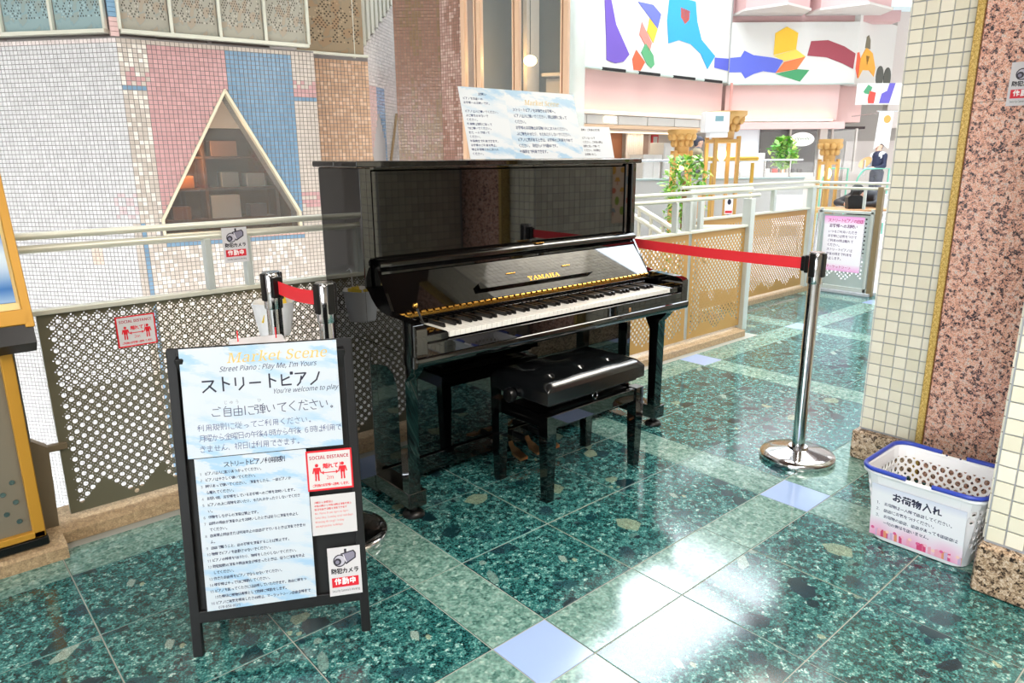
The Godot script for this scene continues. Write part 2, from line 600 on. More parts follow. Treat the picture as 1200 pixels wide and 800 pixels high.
	# polygon in the transform's xy plane, thick along its z from z0 to z1
	func prism(t: Transform3D, poly: PackedVector2Array, z0: float, z1: float, smooth := false) -> void:
		var ix := Geometry2D.triangulate_polygon(poly)
		var fn := (t.basis * Vector3.BACK).normalized()
		for i in range(0, ix.size(), 3):
			var a := poly[ix[i]]
			var b := poly[ix[i + 1]]
			var c := poly[ix[i + 2]]
			tri(t * Vector3(a.x, a.y, z1), t * Vector3(b.x, b.y, z1), t * Vector3(c.x, c.y, z1), fn, fn, fn, a, b, c)
			tri(t * Vector3(a.x, a.y, z0), t * Vector3(b.x, b.y, z0), t * Vector3(c.x, c.y, z0), -fn, -fn, -fn, a, b, c)
		var sgn := -1.0 if Geometry2D.is_polygon_clockwise(poly) else 1.0
		var m := poly.size()
		var en := []
		for i in m:
			var d := poly[(i + 1) % m] - poly[i]
			en.append(Vector2(d.y, -d.x).normalized() * sgn)
		for i in m:
			var j := (i + 1) % m
			var e: Vector2 = en[i]
			var e0 := e
			var e1 := e
			if smooth:
				var pv: Vector2 = en[(i + m - 1) % m]
				var nx: Vector2 = en[j]
				if pv.dot(e) > 0.6:
					e0 = (pv + e).normalized()
				if nx.dot(e) > 0.6:
					e1 = (nx + e).normalized()
			var w0 := (t.basis * Vector3(e0.x, e0.y, 0)).normalized()
			var w1 := (t.basis * Vector3(e1.x, e1.y, 0)).normalized()
			quadn(t * Vector3(poly[i].x, poly[i].y, z0), t * Vector3(poly[j].x, poly[j].y, z0), t * Vector3(poly[j].x, poly[j].y, z1), t * Vector3(poly[i].x, poly[i].y, z1), w0, w1, w1, w0)

	func ball(t: Transform3D, r: Vector3, seg := 16) -> void:
		var rows := maxi(6, seg / 2)
		for i in rows:
			for k in seg:
				var q := []
				for w in [[i, k], [i, k + 1], [i + 1, k + 1], [i + 1, k]]:
					var la: float = PI * w[0] / rows
					var lo: float = TAU * w[1] / seg
					q.append(Vector3(sin(la) * cos(lo), cos(la), sin(la) * sin(lo)))
				var m := []
				for w in q:
					m.append((t.basis * (w / r)).normalized())
				if i > 0:
					tri(t * (q[0] * r), t * (q[1] * r), t * (q[2] * r), m[0], m[1], m[2])
				if i < rows - 1:
					tri(t * (q[0] * r), t * (q[2] * r), t * (q[3] * r), m[0], m[2], m[3])
				elif i == rows - 1:
					tri(t * (q[0] * r), t * (q[1] * r), t * (q[2] * r), m[0], m[1], m[2])

	func mesh() -> ArrayMesh:
		var a := []
		a.resize(Mesh.ARRAY_MAX)
		a[Mesh.ARRAY_VERTEX] = v
		a[Mesh.ARRAY_NORMAL] = n
		a[Mesh.ARRAY_TEX_UV] = uv
		if colored:
			a[Mesh.ARRAY_COLOR] = col
		var m := ArrayMesh.new()
		if v.size():
			m.add_surface_from_arrays(Mesh.PRIMITIVE_TRIANGLES, a)
		return m


func T(x := 0.0, y := 0.0, z := 0.0) -> Transform3D:
	return Transform3D(Basis(), Vector3(x, y, z))


func at_turn(p: Vector3, yaw := 0.0, pitch := 0.0, roll := 0.0) -> Transform3D:
	return Transform3D(Basis.from_euler(Vector3(pitch, yaw, roll)), p)


# a frame standing on a wall: x along u, y up, z out of the wall
func wall_frame(o: Vector3, u: Vector3) -> Transform3D:
	u = u.normalized()
	return Transform3D(Basis(u, Vector3.UP, u.cross(Vector3.UP)), o)


var used := {}


func numbered(called: String) -> String:
	var k: int = used.get(called, 0)
	used[called] = k + 1
	return called if k == 0 else "%s_%03d" % [called, k]


func tag(o: Node3D, label := "", category := "", group := "", kind := "") -> Node3D:
	if label: o.set_meta("label", label)
	if category: o.set_meta("category", category)
	if group: o.set_meta("group", group)
	if kind: o.set_meta("kind", kind)
	return o


func thing(called: String, label: String, category: String, p := Vector3.ZERO, yaw := 0.0, group := "") -> Node3D:
	var o := Node3D.new()
	o.name = numbered(called)
	add_child(o)
	o.position = p
	o.rotation.y = yaw
	tag(o, label, category, group)
	return o


func obj(called: String, m, mat: Material, parent: Node = null, t := Transform3D()) -> MeshInstance3D:
	var o := MeshInstance3D.new()
	o.mesh = m.mesh() if m is Mb else m
	o.material_override = mat
	o.transform = t
	if parent == null:
		o.name = numbered(called)
		add_child(o)
	else:
		o.name = called
		parent.add_child(o, true)
	return o


func struct(called: String, m, mat: Material, parent: Node = null) -> MeshInstance3D:
	var o := obj(called, m, mat, parent)
	if parent == null:
		o.set_meta("kind", "structure")
	return o


func C8(r: int, g: int, b: int) -> Color:
	return Color(r / 255.0, g / 255.0, b / 255.0)


func mat(c: Color, rough := 0.5, metal := 0.0, spec := 0.5) -> StandardMaterial3D:
	var m := StandardMaterial3D.new()
	m.albedo_color = c
	m.roughness = rough
	m.metallic = metal
	m.metallic_specular = spec
	return m


func pic_mat(im: Image, rough := 0.5) -> StandardMaterial3D:
	var m := mat(Color.WHITE, rough)
	m.albedo_texture = ImageTexture.create_from_image(im)
	return m


# a flat printed sheet with a real thickness: the print on +z, w by h, lower left corner at the origin
func sheet(w: float, h: float, thick := 0.001) -> Mb:
	var b := Mb.new()
	b.quad(Vector3(0, 0, thick), Vector3(w, 0, thick), Vector3(w, h, thick), Vector3(0, h, thick), Vector3.BACK, Vector2(0, 1), Vector2(1, 1), Vector2(1, 0), Vector2(0, 0))
	var e := Vector2(0.004, 0.004)
	b.quad(Vector3(0, 0, 0), Vector3(w, 0, 0), Vector3(w, h, 0), Vector3(0, h, 0), Vector3.FORWARD, e, e, e, e)
	b.quad(Vector3(0, 0, 0), Vector3(w, 0, 0), Vector3(w, 0, thick), Vector3(0, 0, thick), Vector3.DOWN, e, e, e, e)
	b.quad(Vector3(0, h, 0), Vector3(w, h, 0), Vector3(w, h, thick), Vector3(0, h, thick), Vector3.UP, e, e, e, e)
	b.quad(Vector3(0, 0, 0), Vector3(0, h, 0), Vector3(0, h, thick), Vector3(0, 0, thick), Vector3.LEFT, e, e, e, e)
	b.quad(Vector3(w, 0, 0), Vector3(w, h, 0), Vector3(w, h, thick), Vector3(w, 0, thick), Vector3.RIGHT, e, e, e, e)
	return b


# ------------------------------------------------------------------ print: flat lettering drawn into an image
var glyphs := {}


func learn() -> void:
	var rows := [
		"ス 12826519 5599", "ト 4049 4385", "リ 2126 717649", "ー 1585", "ピ 212888 2573 8090918180", "ア 118155 534729", "ノ 715619", "カ 13837968 404419", "メ 715519 3388",
		"ラ 2181 14847649", "マ 118155 3577", "ケ 3014 2393 636639", "ッ 1526 4455 847649", "シ 2132 1425 298662", "ン 1223 298663", "ビ 212888 2573 7081 8192", "テ 2171 1484 545739",
		"い 12273847 7286", "う 3061 2463756849", "お 1272 4048281745758769 7193", "か 1363675948 403519 7295", "が 1363675948 403519 7295 7081 8191", "き 2281 1493 4076 273979", "く 702479",
		"け 1119 4393 707659", "こ 2272 162888", "ご 2272 162888 7081 8191", "さ 1392 4076 274979", "し 30375987", "す 1292 50563634545739", "せ 1494 717566 313888", "そ 21711494566989",
		"た 1262 4019 6494 576999", "だ 1262 4019 6494 576999 7081 8191", "ち 1282 402564866939", "っ 26658759", "つ 13629548", "て 1291545889", "で 1291545889 7384 8394", "と 3044 83263989",
		"な 1262 4016 7295 6469494789", "に 1119 4292 475999", "の 5247281542838769", "は 1119 4393 7079494799", "ひ 12422649777295", "ま 1282 1484 5058392789", "も 2383 2585 50476987",
		"や 14838566 5062 3159", "ゆ 1317438468 515749", "ゅ 1317438468 515749", "よ 5383 5058391889", "ら 3051 332665875939", "り 2126 607549", "る 21712665875947", "れ 2029 133317 26626898",
		"わ 2029 133317 2663857859", "を 1282 40255457 84475989", "ん 501945587896", "へ 164397", "じ 30375987 6172 7181", "め 2138 6229 5348281642848769", "あ 1282 404658 635638181644758769",
		"。 1827382918", "、 1729", "！ 4046 4849", "自 4031 2229 228289 2484 2686 2989", "由 1319 138389 5059 1686 1989",
		"弾 013133 0333 0305 05353829 5152 6162 8071 5256 529296 5494 5696 4898 7279", "利 4011 0343 2129 2306 2346 6266 808978", "用 212719 21818979 2484 2686 5159",
		"規 0141 0444 202509 2549 5156 519196 5393 5696 6649 767999", "則 1016 104046 1242 1444 1646 2719 3749 6165 808978", "従 2002 3205 1418 4051 8071 4393 6368 6595 4539 476999",
		"月 303619 30808979 3383 3686", "曜 0107 013137 0434 0737 406063 4262 709093 7292 5446 5559 5595 5797 5999 7579", "金 5004 5094 3373 2585 5359 2738 7768 0999", "日 2029 208089 2484 2888",
		"午 3014 2292 0595 5259", "後 2002 3205 1419 604263 8145 4595 5538 568649 5699", "時 0108 013138 0434 0838 4191 7073 4393 4595 848979 5668", "祝 1021 023206 2529 2536 5054 509094 5494 645849 848999",
		"防 1019 104024 244617 7071 4292 626549 64948979", "犯 4003 10343929 3407 51919575 51599997", "作 3004 2229 6044 5292 6269 6494 6797",
		"動 4010 0151 1316 134346 1444 1646 3039 0747 0949 53939989 707559", "中 1217 128287 1686 5059", "離 2022 0141 1234 3214 0204 0444 4244 0646 4649 0609 2517 1737 6053 5259 5393 5595 5797 5999 7379 8072",
		"荷 1191 3032 6062 2306 1519 3494 848979 4648 466668 4868", "物 1003 0242 2029 0644 6044 52928979 7247 8359", "入 405219 5299", "一 1595", "止 0999 5059 5494 2429", "上 5058 5494 0898",
		"禁 0141 2024 2103 2143 5191 7074 7153 7193 3474 1696 5659 3729 7789", "切 0343 202737 5293 5293929979 725959", "気 3003 2191 3282 137384889998 2459 5429", "人 505319 5399",
		"客 5051 0111 1212 119193 3315 354739 3275 3668 4767 4868 4748", "様 0242 2029 2306 2345 5061 8071 4292 5484 4696 6279 5668 8677", "願 0131 0109 1214 123234 2408 3438 5191 6156 616166 8186 6393 6585 6756 7899",
		"取 0151 1119 4149 1343 1646 0958 5292 524989 5499", "演 1021 0313 0918 4191 4143 9193 5282 5458 548488 5686 6368 5849 8899", "奏 1181 2383 0595 5035 5599 3666 2888 5659",
		"責 1191 2282 0494 5053 2528 258588 2787 3819 7889", "任 3004 2229 8051 4595 7159 4898",
	]
	for r in rows:
		var bits: PackedStringArray = r.split(" ")
		glyphs[bits[0]] = bits.slice(1)


func fill_poly(im: Image, p: PackedVector2Array, c: Color) -> void:
	var lo := 1e9
	var hi := -1e9
	for q in p:
		lo = minf(lo, q.y)
		hi = maxf(hi, q.y)
	var W := im.get_width()
	for y in range(maxi(0, int(floor(lo))), mini(im.get_height() - 1, int(ceil(hi))) + 1):
		var xs := []
		var yy := y + 0.5
		for i in p.size():
			var a := p[i]
			var b := p[(i + 1) % p.size()]
			if (a.y <= yy) != (b.y <= yy):
				xs.append(a.x + (b.x - a.x) * (yy - a.y) / (b.y - a.y))
		xs.sort()
		for k in range(0, xs.size() - 1, 2):
			var x0 := clampi(int(round(xs[k])), 0, W)
			var x1 := clampi(int(round(xs[k + 1])), 0, W)
			if x1 > x0:
				im.fill_rect(Rect2i(x0, y, x1 - x0, 1), c)


func dot(im: Image, p: Vector2, r: float, c: Color, squash := 1.0) -> void:
	var q := PackedVector2Array()
	for k in 14:
		q.append(p + Vector2(cos(TAU * k / 14) * r, sin(TAU * k / 14) * r * squash))
	fill_poly(im, q, c)


func pen(im: Image, pts: Array, w: float, c: Color) -> void:
	for i in pts.size() - 1:
		var a: Vector2 = pts[i]
		var b: Vector2 = pts[i + 1]
		var d := (b - a).normalized() * w * 0.5
		var s := Vector2(-d.y, d.x)
		fill_poly(im, PackedVector2Array([a + s - d * 0.5, b + s + d * 0.5, b - s + d * 0.5, a - s - d * 0.5]), c)


# Japanese: every character is a few pen strokes on a ten by ten grid
func jp(im: Image, text: String, x: float, y: float, size: float, w: float, c: Color, step := 1.08) -> float:
	for ch in text:
		if ch == "　":
			x += size * step
			continue
		if ch == " ":
			x += size * 0.5
			continue
		var strokes = glyphs.get(ch, PackedStringArray(["0848", "1219", "128289", "1585", "5159", "1989"]))
		for s in strokes:
			var pts := []
			for k in range(0, s.length() - 1, 2):
				pts.append(Vector2(x + (0.3 + float(s[k].to_int())) * size / 10.0, y + (0.3 + float(s[k + 1].to_int())) * size / 10.0))
			pen(im, pts, w, c)
		x += size * step
	return x


func font(bold := false, serif := false) -> SystemFont:
	var f := SystemFont.new()
	f.font_names = PackedStringArray(["Droid Serif" if serif else "Droid Sans"])
	f.font_weight = 700 if bold else 400
	return f


# Latin letters: the outlines of a text mesh filled into the image; size is the height of the capitals in pixels
func latin(im: Image, text: String, x: float, y: float, size: float, c: Color, f: Font, wide := 1.0, slant := 0.0, centre := false) -> void:
	var tm := TextMesh.new()
	tm.text = text
	tm.font = f
	tm.font_size = 64
	tm.pixel_size = 1.0
	tm.depth = 0.0
	tm.curve_step = 3.0
	tm.horizontal_alignment = HORIZONTAL_ALIGNMENT_CENTER if centre else HORIZONTAL_ALIGNMENT_LEFT
	tm.vertical_alignment = VERTICAL_ALIGNMENT_BOTTOM
	var arr := tm.get_mesh_arrays()
	var vv: PackedVector3Array = arr[Mesh.ARRAY_VERTEX]
	var ii: PackedInt32Array = arr[Mesh.ARRAY_INDEX] if arr[Mesh.ARRAY_INDEX] != null else PackedInt32Array(range(vv.size()))
	var k := size / 46.0
	var low := 1e9
	for p in vv:
		low = minf(low, p.y)
	for t in range(0, ii.size() - 2, 3):
		var q := PackedVector2Array()
		for j in 3:
			var p := vv[ii[t + j]]
			q.append(Vector2(x + p.x * k * wide + (p.y - low) * k * slant, y - (p.y - low) * k))
		fill_poly(im, q, c)


func paper(w: int, h: int, c := Color(0.9, 0.91, 0.93)) -> Image:
	var im := Image.create(w, h, false, Image.FORMAT_RGB8)
	im.fill(c)
	return im


# washes of pale blue watercolour over a poster
func washes(im: Image, seed_: int, strength: float) -> void:
	var nz := FastNoiseLite.new()
	nz.seed = seed_
	nz.frequency = 0.006
	nz.fractal_octaves = 3
	nz.domain_warp_enabled = true
	nz.domain_warp_amplitude = 60.0
	var h := im.get_height()
	for y in h:
		var edge := pow(absf(y / float(h) - 0.5) * 2.0, 2.0)
		for x in im.get_width():
			var q := nz.get_noise_2d(x * 0.35 + y * 0.55, y * 1.7 - x * 0.5)
			var k := clampf((q * 1.4 + 0.02) * strength * (0.1 + edge), 0.0, 0.42)
			if k > 0.01:
				im.set_pixel(x, y, im.get_pixel(x, y).lerp(Color(0.42, 0.68, 0.88), k))


func build_tower() -> void:
	var A := Vector3(0.631, 0, -6.322)
	var u1 := along(140.5)
	var u2 := along(96.8)
	var L1 := 3.4
	var L2 := 1.853
	var lo := -3.8
	var top := 2.415
	var P := 0.041
	var f1 := wall_frame(A - u1 * L1, u1)
	var f2 := wall_frame(A, u2)
	var grey := mat(C8(128, 122, 120), 0.8)
	var tiles := mat(Color.WHITE, 0.2)
	tiles.vertex_color_use_as_albedo = true
	var beige := C8(194, 182, 170)
	var pink := C8(194, 152, 150)
	var blue := C8(118, 146, 168)
	var pale := C8(204, 202, 201)
	# face towards the left: white tiles
	var back1 := Mb.new()
	back1.prism(f1, PackedVector2Array([Vector2(0, lo), Vector2(L1, lo), Vector2(L1, top), Vector2(0, top)]), -0.3, -0.002)
	var wl := struct("wall_tower_left", back1, grey)
	var m1 := Mb.new()
	mosaic(m1, f1, L1, -2.6, top, P, func(x, y):
		var s: float = x - (L1 - 1.21)
		if y > 2.36: return C8(222, 210, 206)
		if s > 0.98 and y < 1.0 and y > 0.78: return C8(206, 186, 186) if fmod(floor(s / 0.082) + floor(y / 0.082), 2.0) < 1.0 else pale
		if s > 1.12 and y < 0.72: return beige
		if s > 0.62 and s < 0.76 and y < 0.52 and y > 0.3: return C8(216, 196, 180)
		return pale, 0.035)
	obj("mosaic_tiles", m1, tiles, wl).set_meta("kind", "stuff")
	# face with the gabled window
	var back2 := Mb.new()
	var gx := 0.91
	var gy := 1.984
	back2.prism(f2, PackedVector2Array([Vector2(0, lo), Vector2(0.2, lo), Vector2(0.2, 0.745), Vector2(gx, gy), Vector2(gx, top), Vector2(0, top)]), -0.3, -0.002)
	back2.prism(f2, PackedVector2Array([Vector2(1.57, lo), Vector2(L2, lo), Vector2(L2, top), Vector2(gx, top), Vector2(gx, gy), Vector2(1.57, 0.76)]), -0.3, -0.002)
	back2.prism(f2, PackedVector2Array([Vector2(0.2, lo), Vector2(1.57, lo), Vector2(1.57, 0.59), Vector2(0.2, 0.59)]), -0.3, -0.002)
	var wr := struct("wall_tower_right", back2, grey)
	var m2 := Mb.new()
	mosaic(m2, f2, L2, -2.6, top, P, func(x, y):
		var gable: float = minf(0.745 + (x - 0.2) * (gy - 0.745) / (gx - 0.2), 0.76 + (1.57 - x) * (gy - 0.76) / (1.57 - gx))
		if x > 0.18 and x < 1.59 and y > 0.57 and y < gable + 0.02: return Color(0, 0, 0, 0)
		if x < 0.05 and y < 0.72: return blue
		if y > 2.365: return beige
		if x < 0.225 + maxf(0.0, (y - 2.0) * 0.05):
			if y > 1.935 and y < 1.985: return blue
			if y > 1.985 and y < 2.17 and x > 0.06 and rng.randf() < (2.2 - y) * 3.4: return pink
			return beige if rng.randf() < 0.6 else C8(222, 214, 202)
		if x > 1.62:
			if y > 1.9 and y < 1.94: return blue
			if y > 1.94 and y < 2.13 and rng.randf() < (2.16 - y) * 4.0: return pink
			if y < 0.95 and y > 0.8 and rng.randf() < 0.6: return pink
			return beige
		if y > 0.56: return pink if x < 0.945 else blue
		if y > 0.5: return C8(216, 172, 160)
		if y > 0.455: return blue
		return beige if rng.randf() < 0.7 else C8(226, 218, 206), 0.02)
	obj("mosaic_tiles", m2, tiles, wr).set_meta("kind", "stuff")
	# the window
	var fr := Mb.new()
	var o := [Vector2(0.2, 0.59), Vector2(0.2, 0.745), Vector2(gx, gy), Vector2(1.57, 0.76), Vector2(1.57, 0.59)]
	for i in 5:
		var a: Vector2 = o[i]
		var b: Vector2 = o[(i + 1) % 5]
		var c := (a + b) * 0.5
		fr.box(f2 * Transform3D(Basis(Vector3.BACK, (b - a).angle()), Vector3(c.x, c.y, -0.02)), Vector3((b - a).length() + 0.02, 0.028, 0.09), 0.004)
	var win := struct("window_1", fr, mat(C8(216, 204, 176), 0.35))
	var gl := Mb.new()
	gl.prism(f2, PackedVector2Array(o), -0.03, -0.024)
	var gm := mat(Color(0.86, 0.86, 0.84, 0.05), 0.02)
	gm.transparency = BaseMaterial3D.TRANSPARENCY_ALPHA
	M.glass = gm
	obj("pane", gl, gm, win)
	# the shop behind that window
	var room := Mb.new()
	room.prism(f2, PackedVector2Array([Vector2(-0.1, 0.2), Vector2(1.9, 0.2), Vector2(1.9, 2.4), Vector2(-0.1, 2.4)]), -1.9, -1.8)
	room.prism(f2, PackedVector2Array([Vector2(-0.15, 0.2), Vector2(-0.1, 0.2), Vector2(-0.1, 2.4), Vector2(-0.15, 2.4)]), -1.9, -0.3)
	room.prism(f2, PackedVector2Array([Vector2(1.9, 0.2), Vector2(1.95, 0.2), Vector2(1.95, 2.4), Vector2(1.9, 2.4)]), -1.9, -0.3)
	room.prism(f2, PackedVector2Array([Vector2(-0.1, 0.15), Vector2(1.9, 0.15), Vector2(1.9, 0.2), Vector2(-0.1, 0.2)]), -1.9, -0.3)
	room.prism(f2, PackedVector2Array([Vector2(-0.1, 2.35), Vector2(1.9, 2.35), Vector2(1.9, 2.4), Vector2(-0.1, 2.4)]), -1.9, -0.3)
	struct("wall_shop_back", room, mat(C8(128, 92, 74), 0.8))
	var val := Mb.new()
	val.prism(f2, PackedVector2Array([Vector2(0.3, 1.64), Vector2(1.5, 1.64), Vector2(1.5, 2.3), Vector2(0.3, 2.3)]), -0.5, -0.46)
	struct("trim_8", val, mat(C8(226, 190, 158), 0.7))
	var sh := Node3D.new()
	sh.name = numbered("shop_shelf")
	add_child(sh)
	tag(sh, "brown shop shelving seen through the gabled window", "shelf")
	var bd := Mb.new()
	for y in [0.62, 0.98, 1.34]:
		bd.box(f2 * T(0.9, y, -1.5), Vector3(1.7, 0.03, 0.34), 0.004)
	for x in [0.08, 0.92, 1.74]:
		bd.box(f2 * T(x, 1.0, -1.5), Vector3(0.04, 1.5, 0.34), 0.004)
	obj("rack", bd, mat(C8(112, 74, 54), 0.6), sh)
	var parcels := [[0.3, 0.72, 0.26, 0.2, C8(206, 196, 188)], [0.62, 0.7, 0.2, 0.16, C8(150, 90, 60)], [1.12, 0.76, 0.34, 0.28, C8(232, 230, 226)], [1.5, 0.7, 0.2, 0.16, C8(120, 104, 110)], [0.34, 1.1, 0.34, 0.22, C8(212, 206, 200)], [0.7, 1.06, 0.18, 0.14, C8(196, 120, 66)], [1.2, 1.08, 0.2, 0.18, C8(150, 150, 150)], [1.5, 1.07, 0.22, 0.16, C8(188, 190, 186)], [0.4, 1.42, 0.3, 0.14, C8(96, 76, 70)], [1.16, 1.44, 0.3, 0.18, C8(174, 124, 96)]]
	var said := ["pale box at the left end of the lowest shelf behind the gabled window", "small brown box on the lowest shelf behind the gabled window", "large white box on the lowest shelf behind the gabled window", "grey box at the right end of the lowest shelf behind the gabled window", "wide pale box at the left of the middle shelf behind the gabled window", "small orange box on the middle shelf behind the gabled window", "grey box on the middle shelf behind the gabled window", "light grey box at the right of the middle shelf behind the gabled window", "dark box at the left of the upper shelf behind the gabled window", "tan box on the upper shelf behind the gabled window"]
	for i in parcels.size():
		var q = parcels[i]
		var bx := Mb.new()
		bx.box(f2 * T(q[0], q[1] + 0.003 - (0.0 if q[1] < 0.9 else 0.0), -1.45), Vector3(q[2], q[3], 0.22), 0.006)
		tag(obj("goods_box", bx, mat(q[4], 0.6)), said[i], "box", "goods behind the gabled window")
	var lp := Mb.new()
	lp.ball(f2 * T(0.66, 1.33, -1.2), Vector3.ONE * 0.018, 10)
	var lm := mat(Color(1, 0.8, 0.5), 0.5)
	lm.emission_enabled = true
	lm.emission = Color(1.0, 0.75, 0.4)
	lm.emission_energy_multiplier = 3.0
	var bulb := thing("shop_lamp", "tiny warm lamp glowing inside the gabled window", "lamp")
	obj("lamp_bulb", lp, lm, bulb)
	var ol := OmniLight3D.new()
	ol.name = "bulb_light"
	ol.light_energy = 0.14
	ol.light_color = Color(1.0, 0.82, 0.62)
	ol.light_size = 0.02
	ol.omni_range = 20.0
	ol.omni_attenuation = 2.0
	ol.shadow_enabled = true
	bulb.add_child(ol)
	ol.position = f2 * Vector3(0.66, 1.33, -1.2)
	# balustrade of etched sheets on top of the faces
	var shm := StandardMaterial3D.new()
	var im := etched_sheet()
	shm = pic_mat(im, 0.3)
	shm.metallic = 0.3
	var band := [[f1, L1 - 2.75, L1 - 0.075, 0.52, 5, "left white face of the tower", C8(178, 206, 212)], [f2, 0.045, L2 - 0.05, 0.475, 4, "gabled face of the tower", C8(206, 200, 188)]]
	for q in band:
		var f: Transform3D = q[0]
		var bal := thing("balustrade", "balustrade of etched metal sheets on top of the " + q[5], "balustrade")
		var r := Mb.new()
		r.box(f * T((q[1] + q[2]) * 0.5, top + 0.045, 0.0), Vector3(q[2] - q[1], 0.035, 0.09), 0.004)
		obj("bottom_rail", r, M.rail, bal)
		var n: int = q[4]
		var wdt: float = (q[2] - q[1]) / n
		for i in n + 1:
			var p := Mb.new()
			p.box(f * T(q[1] + i * wdt, top + 0.56, 0.02), Vector3(0.028, 1.0, 0.04), 0.003)
			obj("post", p, M.rail, bal)
		for i in n:
			var sh2 := sheet(wdt - 0.04, 0.96, 0.012)
			var mm := shm.duplicate()
			mm.albedo_color = q[6]
			obj("etched_sheet", sh2, mm, bal, f * T(q[1] + i * wdt + 0.02, top + 0.07, -0.01))
	# corner post strip between the two balustrades
	var cs := Mb.new()
	cs.colored = true
	for j in 26:
		cs.tint = (C8(126, 160, 184) if j > 3 else C8(214, 180, 174)).srgb_to_linear()
		cs.box(f2 * T(0.0, top + 0.02 + j * P, -0.03), Vector3(0.07, 0.037, 0.07))
	struct("trim_9", cs, tiles)
	# upper storeys of the tower, above the picture
	var up := Mb.new()
	up.prism(f1, PackedVector2Array([Vector2(0, 3.5), Vector2(L1, 3.5), Vector2(L1, 9.5), Vector2(0, 9.5)]), -1.0, -0.5)
	up.prism(f2, PackedVector2Array([Vector2(0, 3.5), Vector2(L2, 3.5), Vector2(L2, 9.5), Vector2(0, 9.5)]), -1.0, -0.5)
	up.prism(f1, PackedVector2Array([Vector2(0, top), Vector2(L1, top), Vector2(L1, 9.5), Vector2(0, 9.5)]), -1.6, -1.5)
	up.prism(f2, PackedVector2Array([Vector2(-0.8, top), Vector2(L2, top), Vector2(L2, 9.5), Vector2(-0.8, 9.5)]), -1.6, -1.5)
	struct("wall_tower_upper", up, mat(C8(150, 140, 134), 0.7))
	# recessed brown face, white face with organ-pipe louvres, and the mottled wall beside it
	var R := A + u2 * 1.80 + Vector3(u2.z, 0, -u2.x) * 0.42
	var f3 := wall_frame(R, u2)
	var b3 := Mb.new()
	b3.prism(f3, PackedVector2Array([Vector2(0, lo), Vector2(0.85, lo), Vector2(0.85, 2.45), Vector2(0, 2.45)]), -0.3, -0.002)
	var w3 := struct("wall_recess", b3, grey)
	var m3 := Mb.new()
	mosaic(m3, f3, 0.85, -1.2, 2.44, P, func(x, y): return C8(196, 160, 132) if rng.randf() < 0.75 else C8(212, 178, 150), 0.03)
	obj("mosaic_tiles", m3, tiles, w3).set_meta("kind", "stuff")
	var bal3 := thing("balustrade", "single brownish etched sheet on top of the recessed brown face", "balustrade")
	var r3 := Mb.new()
	r3.box(f3 * T(0.42, 2.46, 0.0), Vector3(0.85, 0.03, 0.08), 0.004)
	obj("bottom_rail", r3, M.rail, bal3)
	var mm3 := shm.duplicate()
	mm3.albedo_color = C8(190, 166, 138)
	obj("etched_sheet", sheet(0.78, 1.0, 0.012), mm3, bal3, f3 * T(0.02, 2.48, 0.0))
	var S := Vector3(3.114, 2.397, -6.449)
	var u4 := along(51.5)
	var f4 := wall_frame(Vector3(S.x, 0, S.z), u4)
	var L4 := 1.62
	var b4 := Mb.new()
	b4.prism(f4, PackedVector2Array([Vector2(0, lo), Vector2(L4, lo), Vector2(L4, 3.35), Vector2(0, 2.36)]), -0.3, -0.002)
	var w4 := struct("wall_organ", b4, mat(C8(196, 188, 184), 0.8))
	var lb4 := Mb.new()
	lb4.prism(f4, PackedVector2Array([Vector2(0, 2.36), Vector2(L4, 3.35), Vector2(L4, 6.0), Vector2(0, 6.0)]), -0.3, -0.12)
	obj("louvre_recess", lb4, mat(C8(70, 68, 62), 0.7), w4)
	var m4 := Mb.new()
	mosaic(m4, f4, L4, -0.6, 3.3, P, func(x, y):
		if y > 2.36 + x * 0.61: return Color(0, 0, 0, 0)
		if x > 0.44 and x < 0.98 and y < 1.92 - absf(x - 0.8) * 1.9: return Color(0, 0, 0, 0) if y > 0.7 else C8(224, 214, 206)
		if x > 0.36 and x < 0.76 and y < 2.2: return C8(228, 196, 190)
		if x >= 0.76 and x < 1.05 and y < 2.2: return C8(148, 178, 208)
		return C8(232, 224, 218), 0.03)
	obj("mosaic_tiles", m4, tiles, w4).set_meta("kind", "stuff")
	var g4 := Mb.new()
	for s in [-1.0, 1.0]:
		g4.box(f4 * Transform3D(Basis(Vector3.BACK, s * 1.09), Vector3(0.8 + s * -0.33 * -1.0, 1.28, 0.0)), Vector3(1.4, 0.03, 0.06), 0.003)
	struct("window_2", g4, mat(C8(170, 140, 100), 0.4))
	var lou := thing("louvre", "stepped row of pale vertical louvre blades on the white tower face", "louvre")
	for i in 11:
		var x: float = 0.06 + i * L4 / 11.0
		var yb := 2.4 + x * 0.61
		var q := Mb.new()
		q.box(f4 * T(x, (yb + 4.4) * 0.5, -0.02), Vector3(0.09, 4.4 - yb, 0.12), 0.004)
		obj("louvre_blade", q, M.rail, lou)
	# mottled wall in two planes
	var W0 := Vector3(3.798, 1.310, -6.603)
	var W1 := Vector3(4.220, 1.306, -6.233)
	var W2 := Vector3(4.286, 1.305, -5.843)
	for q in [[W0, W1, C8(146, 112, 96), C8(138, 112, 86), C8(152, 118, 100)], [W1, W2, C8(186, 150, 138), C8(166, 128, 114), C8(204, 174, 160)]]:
		var a: Vector3 = Vector3(q[0].x, 0, q[0].z)
		var d: Vector3 = Vector3(q[1].x, 0, q[1].z) - a
		var f := wall_frame(a, d)
		var bb := Mb.new()
		bb.prism(f, PackedVector2Array([Vector2(0, lo), Vector2(d.length(), lo), Vector2(d.length(), 9.5), Vector2(0, 9.5)]), -0.3, -0.002)
		var ww := struct("wall_mottled", bb, mat(C8(130, 106, 90), 0.8))
		var mb := Mb.new()
		var nz := noise(1.1, 5)
